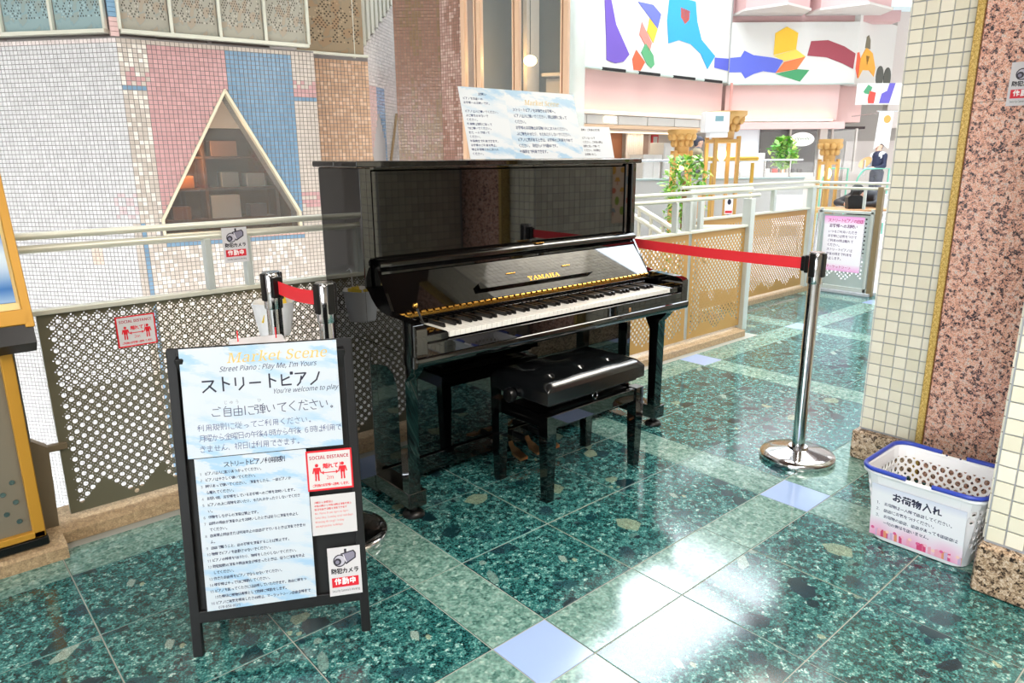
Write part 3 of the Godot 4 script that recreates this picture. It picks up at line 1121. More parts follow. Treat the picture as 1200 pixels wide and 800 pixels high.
		mosaic(mb, f, d.length(), 0.8, 3.9, 0.036, func(x, y):
			var k := nz.get_noise_2d(x * 2.2, y * 0.5)
			var c: Color = q[2] if rng.randf() < 0.6 else q[4]
			return q[3] if k > 0.12 and rng.randf() < 0.75 else c, 0.03)
		obj("mosaic_tiles", mb, tiles, ww).set_meta("kind", "stuff")
	build_glass_shop(W2)


func etched_sheet() -> Image:
	var im := paper(256, 384, Color(0.82, 0.82, 0.8))
	var nz := noise(0.02, 12)
	for j in range(0, 40):
		for i in range(0, 34):
			if (i + j) % 2:
				continue
			var x := 14 + i * 7.0
			var y := 16 + j * 9.0
			if x > 240 or y > 340 or nz.get_noise_2d(x, y) < -0.12:
				continue
			var k := nz.get_noise_2d(x * 2.0 + 300, y * 2.0)
			dot(im, Vector2(x, y), 3.0, Color(0.36, 0.34, 0.32) if k > -0.15 else Color(0.97, 0.96, 0.94))
	for y in im.get_height():
		for x in im.get_width():
			var k := nz.get_noise_2d(x * 0.7 + 900, y * 0.7)
			if k > 0.0:
				im.set_pixel(x, y, im.get_pixel(x, y).lerp(Color(0.5, 0.66, 0.76) if k < 0.2 else Color(0.86, 0.68, 0.56), minf(k * 1.2, 0.25)))
	return im


# glazed shop corner with a warm lamp inside
func build_glass_shop(W2: Vector3) -> void:
	var a := Vector3(W2.x, 0, W2.z)
	var e := Vector3(4.887, 1.298, -4.717)
	var d := Vector3(e.x, 0, e.z) - a
	var f := wall_frame(a, d)
	var L := d.length()
	var wood := mat(C8(214, 176, 144), 0.45)
	var glass := mat(Color(0.8, 0.84, 0.84, 0.08), 0.03)
	glass.transparency = BaseMaterial3D.TRANSPARENCY_ALPHA
	var fr := Mb.new()
	fr.box(f * T(0.0, 2.5, 0.0), Vector3(0.05, 6.0, 0.1), 0.004)
	for k in [0.155, 0.53, 0.985]:
		fr.box(f * T(L * k, 2.5, 0.0), Vector3(0.055, 6.0, 0.1), 0.004)
		fr.box(f * T(L * k - 0.05, 2.5, 0.02), Vector3(0.022, 6.0, 0.05), 0.003)
	fr.box(f * T(L * 0.5, 1.93, 0.0), Vector3(L, 0.05, 0.08), 0.004)
	var win := struct("window_3", fr, wood)
	var xs := [0.0, 0.155, 0.53, 0.985]
	for i in 3:
		for yy in [[-0.5, 1.9], [1.96, 5.5]]:
			var g := Mb.new()
			g.span(Vector3(xs[i] * L + 0.03, yy[0], -0.012), Vector3(xs[i + 1] * L - 0.03, yy[1], -0.004))
			obj("pane", g, glass, win, f)
	var room := Mb.new()
	room.span(Vector3(0, -0.8, -2.0), Vector3(L * 0.62, 5.8, -1.9))
	room.span(Vector3(0, -0.8, -2.0), Vector3(L * 0.62, -0.6, -0.1))
	room.span(Vector3(0, 5.6, -2.0), Vector3(L * 0.62, 5.8, -0.1))
	room.span(Vector3(-0.1, -0.8, -2.0), Vector3(0, 5.8, -0.1))
	struct("wall_shop_inner", room, mat(C8(66, 68, 62), 0.7)).transform = f
	var part := Mb.new()
	part.span(Vector3(L * 0.3, 0.0, -1.5), Vector3(L * 0.34, 5.0, -1.0))
	part.span(Vector3(L * 0.42, 0.0, -1.6), Vector3(L * 0.6, 2.35, -1.5))
	part.span(Vector3(L * 0.42, 2.36, -1.62), Vector3(L * 0.66, 2.4, -1.3))
	struct("trim_10", part, mat(C8(150, 140, 126), 0.6)).transform = f
	var t := thing("shop_lamp", "warm round lamp glowing inside the glazed shop corner", "lamp", f * Vector3(L * 0.43, 2.5, -0.8))
	var b := Mb.new()
	b.ball(T(), Vector3(0.085, 0.065, 0.085), 20)
	var lm := mat(Color(1, 0.9, 0.7), 0.4)
	lm.emission_enabled = true
	lm.emission = Color(1.0, 0.86, 0.58)
	lm.emission_energy_multiplier = 4.0
	obj("lamp_globe", b, lm, t)
	var cd := Mb.new()
	cd.tube([Vector3(0, 0.07, 0), Vector3(0, 3.1, 0)], 0.006, 8)
	obj("cord", cd, M.black_matt, t)
	var ol := OmniLight3D.new()
	ol.name = "lamp_light"
	ol.light_energy = 0.3
	ol.light_color = Color(1.0, 0.82, 0.55)
	ol.light_size = 0.07
	ol.omni_range = 30.0
	ol.omni_attenuation = 2.0
	ol.shadow_enabled = true
	t.add_child(ol)
	# storeys above, out of the picture
	var up := Mb.new()
	up.span(Vector3(-0.3, 5.7, -1.2), Vector3(L, 10, 0.1))
	struct("wall_shop_upper", up, mat(C8(168, 152, 138), 0.7)).transform = f
	# pale glazed strip standing in front of the mural wall
	var s0 := Vector3(4.970, 2.487, -4.778)
	var s1 := Vector3(5.476, 2.553, -4.999)
	var sd := Vector3(s1.x - s0.x, 0, s1.z - s0.z)
	var sf := wall_frame(Vector3(s0.x, 0, s0.z), sd)
	var sg := Mb.new()
	sg.span(Vector3(0, -0.5, -0.01), Vector3(sd.length(), 6.0, 0.0))
	var sgm := mat(Color(0.9, 0.95, 0.93, 0.5), 0.05)
	sgm.transparency = BaseMaterial3D.TRANSPARENCY_ALPHA
	struct("window_4", sg, sgm).transform = sf


# ------------------------------------------------------------------ the shops across the atrium
func build_far_facade() -> void:
	var K := Vector3(14.503, 0, -8.786)
	var uL := along(89.4)
	var uR := along(131.0)
	var fL := wall_frame(K, uL)       # x is negative to the left of the corner
	var fR := wall_frame(K, uR)
	var white := mat(C8(212, 209, 204), 0.6)
	var rose := mat(C8(208, 172, 168), 0.6)
	# left wall: mural panel, rose band, cove, shop band
	var wl := Mb.new()
	wl.prism(fL, PackedVector2Array([Vector2(-9, 3.02), Vector2(0, 3.02), Vector2(0, 5.4), Vector2(-9, 5.4)]), -0.3, 0.0)
	var wml := struct("wall_mural_left", wl, white)
	var wr := Mb.new()
	wr.prism(fR, PackedVector2Array([Vector2(0, 2.98), Vector2(3.02, 2.98), Vector2(3.02, 4.34), Vector2(0, 4.34)]), -0.3, 0.0)
	var wmr := struct("wall_mural_right", wr, white)
	var rb := Mb.new()
	rb.prism(fL, PackedVector2Array([Vector2(-9, 2.2), Vector2(0, 2.2), Vector2(0, 2.99), Vector2(-9, 2.99)]), -0.5, -0.14)
	rb.prism(fR, PackedVector2Array([Vector2(0, 2.14), Vector2(2.75, 2.14), Vector2(2.75, 2.96), Vector2(0, 2.96)]), -0.5, -0.12)
	struct("wall_rose_band", rb, rose)
	var rd := Mb.new()
	rd.prism(fR, PackedVector2Array([Vector2(2.75, 2.1), Vector2(3.5, 2.1), Vector2(3.5, 2.96), Vector2(2.75, 2.96)]), -1.0, -0.5)
	rd.prism(fR, PackedVector2Array([Vector2(0, 1.94), Vector2(2.9, 1.94), Vector2(2.9, 2.1), Vector2(0, 2.1)]), -0.4, 0.02)
	struct("wall_rose_fascia", rd, mat(C8(222, 184, 178), 0.6))
	# dark line and slots under the left mural
	var tr := Mb.new()
	tr.prism(fL, PackedVector2Array([Vector2(-9, 2.99), Vector2(0, 2.99), Vector2(0, 3.02), Vector2(-9, 3.02)]), -0.3, 0.02)
	tr.prism(fR, PackedVector2Array([Vector2(0, 2.955), Vector2(3.02, 2.955), Vector2(3.02, 2.98), Vector2(0, 2.98)]), -0.3, 0.02)
	struct("trim_11", tr, mat(C8(176, 190, 184), 0.5))
	for q in [[-4.55, -3.85], [-3.4, -2.7], [-2.2, -1.4], [-1.0, -0.3]]:
		var s := Mb.new()
		s.prism(fL, PackedVector2Array([Vector2(q[0], 2.975), Vector2(q[1], 2.975), Vector2(q[1], 3.03), Vector2(q[0], 3.03)]), 0.0, 0.04)
		obj("slot_diffuser", s, M.black_matt, wml)
	# corner pipe and lamp box
	var pp := Mb.new()
	pp.tube([fL * Vector3(0.02, 2.05, 0.1), fL * Vector3(0.02, 3.0, 0.1)], 0.03, 10)
	struct("trim_12", pp, mat(C8(214, 150, 140), 0.5))
	# cove: a glowing strip lying on the ledge under each rose band
	var cm := mat(Color(1, 0.95, 0.85), 0.5)
	cm.emission_enabled = true
	cm.emission = Color(1.0, 0.9, 0.74)
	cm.emission_energy_multiplier = 0.9
	for q in [[fL, -6.0, -0.1, 2.17, "long cove light along the ledge under the left mural"], [fR, 0.1, 2.6, 2.11, "cove light along the ledge under the right mural"]]:
		var f: Transform3D = q[0]
		var t := thing("cove_light", q[4], "cove light")
		var c := Mb.new()
		c.box(f * T((q[1] + q[2]) * 0.5, q[3] + 0.03, -0.02), Vector3(q[2] - q[1], 0.03, 0.05))
		obj("lamp_strip", c, cm, t)
		var al := AreaLight3D.new()
		al.name = "strip_light"
		al.area_size = Vector2(q[2] - q[1], 0.05)
		al.light_energy = 0.3
		al.light_color = Color(1.0, 0.84, 0.62)
		al.area_range = 30.0
		al.shadow_enabled = true
		t.add_child(al)
		al.transform = f * Transform3D(Basis.from_euler(Vector3(PI / 2 - 0.5, 0, 0)), Vector3((q[1] + q[2]) * 0.5, q[3] + 0.055, 0.0))
	var lg := Mb.new()
	lg.prism(fL, PackedVector2Array([Vector2(-9, 2.14), Vector2(0.05, 2.14), Vector2(0.05, 2.19), Vector2(-9, 2.19)]), -0.5, 0.06)
	struct("trim_13", lg, mat(C8(236, 214, 196), 0.5))
	# white signboard band over the left shops, with timber edge
	var sb := thing("signboard_band", "long white shop signboard band glowing above the left shopfronts", "signboard")
	for k in 6:
		var p := Mb.new()
		p.prism(fL, PackedVector2Array([Vector2(-5.9 + k * 0.97, 1.96), Vector2(-4.95 + k * 0.97, 1.96), Vector2(-4.95 + k * 0.97, 2.13), Vector2(-5.9 + k * 0.97, 2.13)]), -0.4, -0.02)
		obj("sign_panel", p, white, sb)
	var edge := Mb.new()
	edge.prism(fL, PackedVector2Array([Vector2(-6.2, 1.88), Vector2(-0.05, 1.88), Vector2(-0.05, 1.95), Vector2(-6.2, 1.95)]), -0.4, 0.02)
	obj("timber_edge", edge, mat(C8(206, 172, 140), 0.5), sb)
	var lt := TextMesh.new()
	lt.text = "CAFE"
	lt.font = font(true)
	lt.font_size = 16
	lt.pixel_size = 0.0105
	lt.depth = 0.02
	var em := mat(Color(1, 0.97, 0.9), 0.5)
	em.emission_enabled = true
	em.emission = Color(1, 0.96, 0.86)
	em.emission_energy_multiplier = 1.2
	obj("sign_letters", lt, em, sb, fL * T(-4.25, 2.045, 0.0))
	# fill light added to brighten the dull left shops
	var sl := thing("shop_fill_light", "long fill light added inside the left shops under the signboard band", "fill light")
	var slm := Mb.new()
	slm.box(fL * T(-3.0, 1.845, -0.85), Vector3(5.0, 0.02, 0.2))
	obj("lamp_strip", slm, cm, sl)
	var sla := AreaLight3D.new()
	sla.name = "strip_light"
	sla.area_size = Vector2(5.0, 0.2)
	sla.light_energy = 0.8
	sla.light_color = Color(1.0, 0.93, 0.84)
	sla.area_range = 30.0
	sla.shadow_enabled = true
	sl.add_child(sla)
	sla.transform = fL * Transform3D(Basis(Vector3.RIGHT, -PI / 2), Vector3(-3.0, 1.83, -0.85))
	# back walls of the shops
	var bk := Mb.new()
	bk.prism(fL, PackedVector2Array([Vector2(-9, -0.3), Vector2(0, -0.3), Vector2(0, 1.9), Vector2(-9, 1.9)]), -1.7, -1.6)
	struct("wall_shop_left", bk, mat(C8(222, 208, 196), 0.7))
	bk = Mb.new()
	bk.prism(fL, PackedVector2Array([Vector2(-9, 1.86), Vector2(0.3, 1.86), Vector2(0.3, 1.9), Vector2(-9, 1.9)]), -1.7, -0.4)
	struct("trim_22", bk, mat(C8(222, 208, 196), 0.7))
	var br := Mb.new()
	br.prism(fR, PackedVector2Array([Vector2(-0.3, -0.3), Vector2(0.93, -0.3), Vector2(0.93, 1.95), Vector2(-0.3, 1.95)]), -0.5, -0.2)
	struct("wall_shop_white", br, mat(C8(232, 232, 234), 0.6))
	var dk := Mb.new()
	dk.prism(fR, PackedVector2Array([Vector2(0.9, -0.3), Vector2(3.6, -0.3), Vector2(3.6, 2.0), Vector2(0.9, 2.0)]), -2.3, -2.2)
	struct("wall_shop_dark", dk, mat(C8(58, 44, 44), 0.7))
	dk = Mb.new()
	dk.prism(fR, PackedVector2Array([Vector2(0.9, 1.94), Vector2(3.6, 1.94), Vector2(3.6, 2.0), Vector2(0.9, 2.0)]), -2.3, -0.4)
	struct("trim_20", dk, mat(C8(58, 44, 44), 0.7))
	dk = Mb.new()
	dk.prism(fR, PackedVector2Array([Vector2(0.9, -0.3), Vector2(0.95, -0.3), Vector2(0.95, 2.0), Vector2(0.9, 2.0)]), -2.3, -0.2)
	struct("trim_21", dk, mat(C8(58, 44, 44), 0.7))
	# doorway boards in the left shops
	for q in [[-2.94, -2.4, 0.0, 1.85, C8(150, 96, 66), -1.2, "brown door panel behind the small paper on the piano"], [-2.36, -1.82, 0.0, 1.84, C8(236, 228, 220), -1.08, "pale curtain of vertical folds in the left shop"], [-1.62, -1.27, 0.0, 1.84, C8(160, 138, 128), -1.3, "grey-brown door panel beside the pale curtain"]]:
		var p := Mb.new()
		if q[5] > -1.1:
			for k in 8:
				p.tube([fL * Vector3(q[0] + k * 0.075, q[2], q[5]), fL * Vector3(q[0] + k * 0.075, q[3], q[5])], 0.042, 8)
		else:
			p.prism(fL, PackedVector2Array([Vector2(q[0], q[2]), Vector2(q[1], q[2]), Vector2(q[1], q[3]), Vector2(q[0], q[3])]), q[5] - 0.05, q[5])
		tag(obj("shop_curtain" if q[5] > -1.1 else "shop_door", p, mat(q[4], 0.7)), q[6], "curtain" if q[5] > -1.1 else "door")
	# framed red notice
	var nt := thing("framed_notice", "small white notice in a red frame on the left shop wall", "sign")
	var n1 := Mb.new()
	n1.prism(fL, PackedVector2Array([Vector2(-0.8, 1.56), Vector2(-0.54, 1.56), Vector2(-0.54, 1.84), Vector2(-0.8, 1.84)]), -1.6, -1.56)
	obj("frame", n1, mat(C8(216, 60, 66), 0.5), nt)
	var n2 := Mb.new()
	n2.prism(fL, PackedVector2Array([Vector2(-0.75, 1.6), Vector2(-0.59, 1.6), Vector2(-0.59, 1.8), Vector2(-0.75, 1.8)]), -1.56, -1.55)
	obj("notice_paper", n2, white, nt)
	# white cabinets in front of that wall
	for q in [[-2.67, 0.7, 1.36, -1.0, "low white counter in front of the pale curtain"], [-1.93, 0.72, 1.62, -1.0, "tall white cabinet under the red framed notice"]]:
		var c := thing("cabinet", q[4], "cabinet", fL * Vector3(q[0] + q[1] * 0.5, 0, q[3] + 0.45), fL.basis.get_euler().y)
		var b := Mb.new()
		b.box(T(0, q[2] * 0.5, 0), Vector3(q[1], q[2], 0.4), 0.01)
		obj("body", b, white, c)
		for s in [-1, 1]:
			var dd := Mb.new()
			dd.box(T(s * q[1] * 0.24, q[2] * 0.5, 0.205), Vector3(q[1] * 0.46, q[2] * 0.9, 0.012), 0.003)
			obj("door", dd, white, c)
	# mural: flat painted shapes, each a thin board proud of the wall
	var shapes := [
		[0, "mural_shape", C8(104, 78, 170), [[-4.78, 5.2], [-4.42, 5.2], [-4.33, 4.3], [-4.16, 3.85], [-3.72, 3.33], [-3.9, 3.18], [-4.15, 3.13], [-4.42, 3.17], [-4.44, 3.5], [-4.52, 4.3]], "purple"],
		[0, "mural_shape", C8(100, 108, 196), [[-3.5, 4.35], [-3.0, 4.35], [-2.72, 4.2], [-2.82, 3.9], [-3.1, 4.1]], "violet"],
		[0, "mural_shape", C8(242, 190, 60), [[-3.1, 4.08], [-2.82, 3.9], [-2.95, 3.62], [-3.17, 3.82]], "yellow"],
		[0, "mural_shape", C8(234, 128, 116), [[-3.35, 3.98], [-3.0, 3.62], [-3.06, 3.42], [-3.42, 3.74]], "salmon"],
		[0, "mural_shape", C8(86, 156, 108), [[-3.2, 3.6], [-2.93, 3.38], [-2.88, 3.2], [-2.98, 3.12], [-3.12, 3.18], [-3.34, 3.4]], "green"],
		[0, "mural_shape", C8(236, 92, 58), [[-3.5, 3.44], [-3.2, 3.22], [-3.34, 2.99 + 0.06], [-3.56, 3.05], [-3.62, 3.25]], "orange red"],
		[0, "mural_shape", C8(46, 152, 204), [[-2.45, 4.6], [-1.5, 4.6], [-1.4, 4.2], [-1.2, 3.85], [-0.62, 3.55], [-0.9, 3.25], [-1.2, 3.55], [-1.6, 3.72], [-2.05, 3.76], [-2.42, 3.66], [-2.5, 4.1]], "blue"],
		[0, "mural_shape", C8(236, 98, 62), [[-2.05, 4.42], [-1.7, 4.38], [-1.72, 4.2], [-1.86, 4.1], [-2.02, 4.22]], "red spot"],
		[0, "mural_shape", C8(84, 92, 190), [[-0.62, 3.52], [-0.02, 3.54], [-0.02, 3.27], [-0.62, 3.3]], "blue violet"],
		[1, "mural_shape", C8(88, 100, 200), [[0.0, 3.56], [0.26, 3.58], [0.34, 3.72], [0.56, 3.62], [1.02, 3.56], [1.28, 3.5], [1.12, 3.22], [0.82, 3.26], [0.6, 3.2], [0.4, 3.1], [0.3, 3.24], [0.0, 3.24]], "blue violet long"],
		[1, "mural_shape", C8(240, 190, 50), [[1.04, 4.1], [1.3, 4.24], [1.58, 4.1], [1.56, 3.74], [1.04, 3.62]], "yellow cube"],
		[1, "mural_shape", C8(246, 206, 86), [[1.04, 3.6], [1.56, 3.74], [1.8, 3.58], [1.3, 3.48]], "yellow cube top"],
		[1, "mural_shape", C8(236, 116, 62), [[1.3, 3.46], [1.8, 3.58], [1.62, 3.3], [1.12, 3.22]], "orange cube"],
		[1, "mural_shape", C8(62, 142, 92), [[1.12, 3.2], [1.62, 3.3], [1.92, 3.28], [1.72, 2.99 + 0.03]], "green kite"],
		[1, "mural_shape", C8(150, 62, 74), [[1.84, 3.6], [1.9, 3.92], [2.3, 3.94], [2.7, 3.8], [2.98, 3.64], [2.96, 3.3], [2.7, 3.42], [2.3, 3.56]], "dark red"],
	]
	for q in shapes:
		var f: Transform3D = fL if q[0] == 0 else fR
		var pg := PackedVector2Array()
		for p in q[3]:
			pg.append(Vector2(p[0], p[1]))
		var b := Mb.new()
		b.prism(f, pg, 0.0, 0.012)
		obj(q[1], b, mat(q[2], 0.6), wml if q[0] == 0 else wmr)
	# joint between the two walls
	var jn := Mb.new()
	jn.tube([fL * Vector3(-0.03, 3.0, 0.02), fL * Vector3(-0.03, 8.2, 0.02)], 0.012, 8)
	struct("trim_14", jn, mat(C8(160, 160, 156), 0.5))
	# upper storey: bays jutting out over the right mural
	var bay := Mb.new()
	var off := 0
	for q in [[0.05, 1.65], [1.75, 3.5]]:
		bay.prism(Transform3D(fR.basis * Basis(Vector3.RIGHT, PI / 2), fR * Vector3(0, 4.55, 0)), PackedVector2Array([Vector2(q[0], -0.3), Vector2(q[0] + 0.1, 0.5), Vector2(q[1] * 0.5 + q[0] * 0.5, 1.15), Vector2(q[1] - 0.05, 0.5), Vector2(q[1], -0.3)]), -0.85, 0.0)
	bay.prism(fR, PackedVector2Array([Vector2(0, 4.36), Vector2(4, 4.36), Vector2(4, 5.4), Vector2(0, 5.4)]), -0.5, -0.1)
	var uw := Mb.new()
	uw.prism(fL, PackedVector2Array([Vector2(-9, 5.4), Vector2(0, 5.4), Vector2(0, 7.0), Vector2(-9, 7.0)]), -0.3, 0.0)
	uw.prism(fR, PackedVector2Array([Vector2(0, 5.4), Vector2(6, 5.4), Vector2(6, 7.0), Vector2(0, 7.0)]), -0.3, 0.0)
	struct("wall_upper_storey", uw, mat(C8(238, 238, 238), 0.6))  # out of view; whitened to brighten its reflection in the floor
	struct("wall_upper_bays", bay, mat(C8(196, 158, 156), 0.6))
	var sof := Mb.new()
	for q in [[0.02, 1.68], [1.72, 3.53]]:
		sof.prism(Transform3D(fR.basis * Basis(Vector3.RIGHT, PI / 2), fR * Vector3(0, 4.54, 0)), PackedVector2Array([Vector2(q[0], -0.3), Vector2(q[0] + 0.1, 0.54), Vector2(q[1] * 0.5 + q[0] * 0.5, 1.2), Vector2(q[1] - 0.05, 0.54), Vector2(q[1], -0.3)]), 0.0, 0.05)
	struct("trim_15", sof, mat(C8(196, 190, 184), 0.5))
	# right end: receding wall with the last painted shapes, and the reflecting wall beside it
	var E := fR * Vector3(3.02, 0, 0)
	var u5 := along(88.0)
	var f5 := wall_frame(Vector3(E.x, 0, E.z), u5)
	var rw := Mb.new()
	rw.prism(f5, PackedVector2Array([Vector2(0, 2.95), Vector2(2.6, 2.95), Vector2(2.6, 4.5), Vector2(0, 4.5)]), -0.3, 0.0)
	var wre := struct("wall_mural_end", rw, white)
	for q in [[C8(238, 96, 60), [[0.0, 3.66], [0.1, 3.68], [0.22, 3.5], [0.16, 3.1], [0.0, 3.3]]], [C8(244, 170, 60), [[0.16, 3.5], [0.5, 3.82], [0.9, 3.72], [1.16, 3.4], [1.12, 3.2], [0.8, 3.32], [0.4, 3.3], [0.2, 3.1]]], [C8(120, 112, 90), [[0.42, 3.8], [0.46, 4.05], [0.56, 4.1], [0.68, 4.0], [0.72, 3.8]]], [C8(120, 112, 90), [[0.5, 3.64], [0.74, 3.64], [0.62, 3.42]]]]:
		var pg := PackedVector2Array()
		for p in q[1]:
			pg.append(Vector2(p[0], p[1]))
		var b := Mb.new()
		b.prism(f5, pg, 0.0, 0.012)
		obj("mural_shape", b, mat(q[0], 0.6), wre)
	for c in [1.5, 2.0]:
		var pg := PackedVector2Array()
		for k in 16:
			pg.append(Vector2(c + cos(TAU * k / 16) * 0.24, 3.22 + sin(TAU * k / 16) * 0.26))
		var b := Mb.new()
		b.prism(f5, pg, 0.0, 0.012)
		obj("mural_shape", b, mat(C8(84, 86, 80), 0.6), wre)
	var rs := Mb.new()
	var F := f5 * Vector3(2.3, 0, 0)
	var f6 := wall_frame(F, along(135.0))
	rs.prism(f6, PackedVector2Array([Vector2(0, 2.0), Vector2(4.0, 2.0), Vector2(4.0, 8.0), Vector2(0, 8.0)]), -0.3, 0.0)
	rs.prism(f6, PackedVector2Array([Vector2(-0.4, -0.3), Vector2(4.0, -0.3), Vector2(4.0, 1.7), Vector2(-0.4, 1.7)]), -1.6, -1.5)
	struct("wall_end", rs, mat(C8(206, 196, 190), 0.25))
	var flb := Mb.new()
	flb.prism(fR, PackedVector2Array([Vector2(3.0, 4.6), Vector2(4.4, 4.6), Vector2(4.4, 8.2), Vector2(3.0, 8.2)]), -0.3, 0.3)
	struct("wall_blue_end", flb, mat(C8(206, 224, 228), 0.5))
	# cloth frieze under the end wall
	var fz := thing("banner", "white frieze banner with green, red and purple figures at the far right", "banner")
	var f7 := wall_frame(fR * Vector3(2.98, 0, 0.25), along(131.0))
	var fb := Mb.new()
	fb.span(Vector3(0, 2.47, 0), Vector3(1.3, 2.95, 0.02))
	obj("cloth", fb, white, fz, f7)
	for q in [[C8(74, 146, 104), [[0.16, 2.76], [0.26, 2.92], [0.36, 2.86], [0.32, 2.7], [0.2, 2.72]]], [C8(226, 70, 60), [[0.28, 2.6], [0.3, 2.78], [0.46, 2.74], [0.44, 2.5], [0.3, 2.5]]], [C8(96, 86, 176), [[0.56, 2.5], [0.6, 2.72], [0.72, 2.78], [0.76, 2.95], [0.9, 2.95], [0.8, 2.5]]], [C8(150, 140, 190), [[1.12, 2.5], [1.14, 2.9], [1.28, 2.94], [1.28, 2.5]]]]:
		var pg := PackedVector2Array()
		for p in q[1]:
			pg.append(Vector2(p[0], p[1]))
		var b := Mb.new()
		b.prism(f7, pg, 0.02, 0.026)
		obj("painted_figure", b, mat(q[0], 0.6), fz)
	# shop windows of the right wall
	var wf := Mb.new()
	for x in [0.95, 1.72, 2.55, 2.76, 3.36]:
		wf.prism(fR, PackedVector2Array([Vector2(x - 0.02, 0.9), Vector2(x + 0.02, 0.9), Vector2(x + 0.02, 1.95), Vector2(x - 0.02, 1.95)]), -0.35, -0.28)
	wf.prism(fR, PackedVector2Array([Vector2(2.44, -0.3), Vector2(2.62, -0.3), Vector2(2.62, 2.0), Vector2(2.44, 2.0)]), -0.45, -0.25)
	var sw := struct("window_5", wf, mat(C8(206, 196, 186), 0.4))
	for q in [[0.97, 1.7], [1.74, 2.43], [2.64, 3.34]]:
		var g := Mb.new()
		g.prism(fR, PackedVector2Array([Vector2(q[0], 0.9), Vector2(q[1], 0.9), Vector2(q[1], 1.94), Vector2(q[0], 1.94)]), -0.32, -0.314)
		obj("pane", g, M.glass, sw)
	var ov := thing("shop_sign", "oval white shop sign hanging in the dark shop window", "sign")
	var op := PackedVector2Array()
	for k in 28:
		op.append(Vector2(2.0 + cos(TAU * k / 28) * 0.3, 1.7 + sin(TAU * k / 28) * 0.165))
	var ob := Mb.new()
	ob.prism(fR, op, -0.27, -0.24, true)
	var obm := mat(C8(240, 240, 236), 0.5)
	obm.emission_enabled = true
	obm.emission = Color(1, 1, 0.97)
	obm.emission_energy_multiplier = 0.25  # slight glow added to whiten the board, no lamp known in it
	obj("glow_added_board", ob, obm, ov)
	var scr := []
	for k in 44:
		var q := k / 43.0
		scr.append(fR * Vector3(1.8 + q * 0.4 + sin(q * 40.0) * 0.012, 1.7 + cos(q * 40.0) * 0.035 * (1.0 + 0.5 * sin(q * 9.0)), -0.236))
	var otx := Mb.new()
	otx.tube(scr, 0.006, 5)
	obj("sign_letters", otx, mat(C8(110, 130, 96), 0.6), ov)
	# things in the dark shop window: counter, goods, plants
	var ct := Mb.new()
	ct.prism(fR, PackedVector2Array([Vector2(0.95, -0.2), Vector2(2.5, -0.2), Vector2(2.5, 0.9), Vector2(0.95, 0.9)]), -0.6, -0.28)
	tag(obj("shop_counter", ct, mat(C8(216, 206, 196), 0.5)), "pale shop counter under the dark window", "counter")
	var goods := [[1.05, 0.12, C8(222, 84, 66), "red package at the left end of the shop counter"], [1.24, 0.1, C8(236, 226, 220), "white package beside the red one on the shop counter"], [1.42, 0.14, C8(214, 70, 60), "wide red package in the middle of the shop counter"], [1.62, 0.11, C8(240, 170, 120), "orange package on the shop counter"], [1.84, 0.12, C8(58, 46, 48), "dark box at the right of the shop counter"], [2.05, 0.1, C8(84, 70, 66), "brown box at the right end of the shop counter"]]
	for q in goods:
		var b := Mb.new()
		b.box(fR * T(q[0], 0.9 + 0.05, -0.36), Vector3(q[1], 0.1, 0.1), 0.008)
		tag(obj("package", b, mat(q[2], 0.5)), q[3], "package", "packages on the shop counter")
	# white notice board in front of the shops
	var wb := thing("notice_board", "blank white board standing in front of the dark shop", "board", fR * Vector3(0.52, 0, 0.5), fR.basis.get_euler().y)
	var w1 := Mb.new()
	w1.box(T(0, 1.02, 0), Vector3(0.66, 0.72, 0.03), 0.004)
	obj("panel", w1, white, wb)
	for s in [-1, 1]:
		var lgs := Mb.new()
		lgs.box(T(s * 0.3, 0.35, -0.03), Vector3(0.035, 0.7, 0.03))
		obj("leg", lgs, M.steel, wb)
	# pennant by the end wall
	var pn := thing("pennant", "white swallow-tailed pennant with an orange sun hanging by the far shop", "pennant")
	var pf := wall_frame(Vector3(14.782, 1.236, -5.348) * Vector3(1, 0, 1) + Vector3(0, 0.33, 0), along(131.0))
	var pb := Mb.new()
	pb.prism(pf, PackedVector2Array([Vector2(0, 1.1), Vector2(0.16, 1.22), Vector2(0.32, 1.1), Vector2(0.34, 1.86), Vector2(0.04, 1.86)]), 0.0, 0.006)
	obj("cloth", pb, white, pn)
	var sun := PackedVector2Array()
	for k in 14:
		sun.append(Vector2(0.22 + cos(TAU * k / 14) * 0.075, 1.71 + sin(TAU * k / 14) * 0.08))
	var s2 := Mb.new()
	s2.prism(pf, sun, 0.006, 0.01)
	obj("sun_print", s2, mat(C8(240, 150, 70), 0.6), pn)
	var rod := Mb.new()
	rod.tube([pf * Vector3(-0.02, 1.87, 0), pf * Vector3(0.42, 1.87, 0)], 0.012, 8)
	rod.tube([pf * Vector3(0.4, 1.87, 0), pf * Vector3(0.4, 1.87, -2.0)], 0.012, 8)
	obj("rod", rod, M.steel, pn)
	# parapet of the far side with a low wall and glass balustrade
	var pa := Vector3(8.898, 0.612, -7.052)
	var pbv := Vector3(13.433, 0.533, -4.137)
	var pv := Vector3(pbv.x - pa.x, 0, pbv.z - pa.z)
	var p6 := wall_frame(Vector3(pa.x, 0, pa.z), pv)
	var pw := Mb.new()
	pw.span(Vector3(-3, -0.8, -0.25), Vector3(pv.length() * 0.62, 0.9, 0.0), 0.01)
	struct("wall_parapet", pw, mat(C8(176, 174, 170), 0.6))
	var cap := Mb.new()
	cap.span(Vector3(-3, 0.9, -0.27), Vector3(pv.length() * 0.62, 0.93, 0.02), 0.004)
	struct("trim_16", cap, mat(C8(158, 172, 168), 0.4)).transform = p6
	get_node("wall_parapet").transform = p6
	var gb := thing("glass_balustrade", "glass balustrade with thin steel posts on the grey parapet across the atrium", "balustrade")
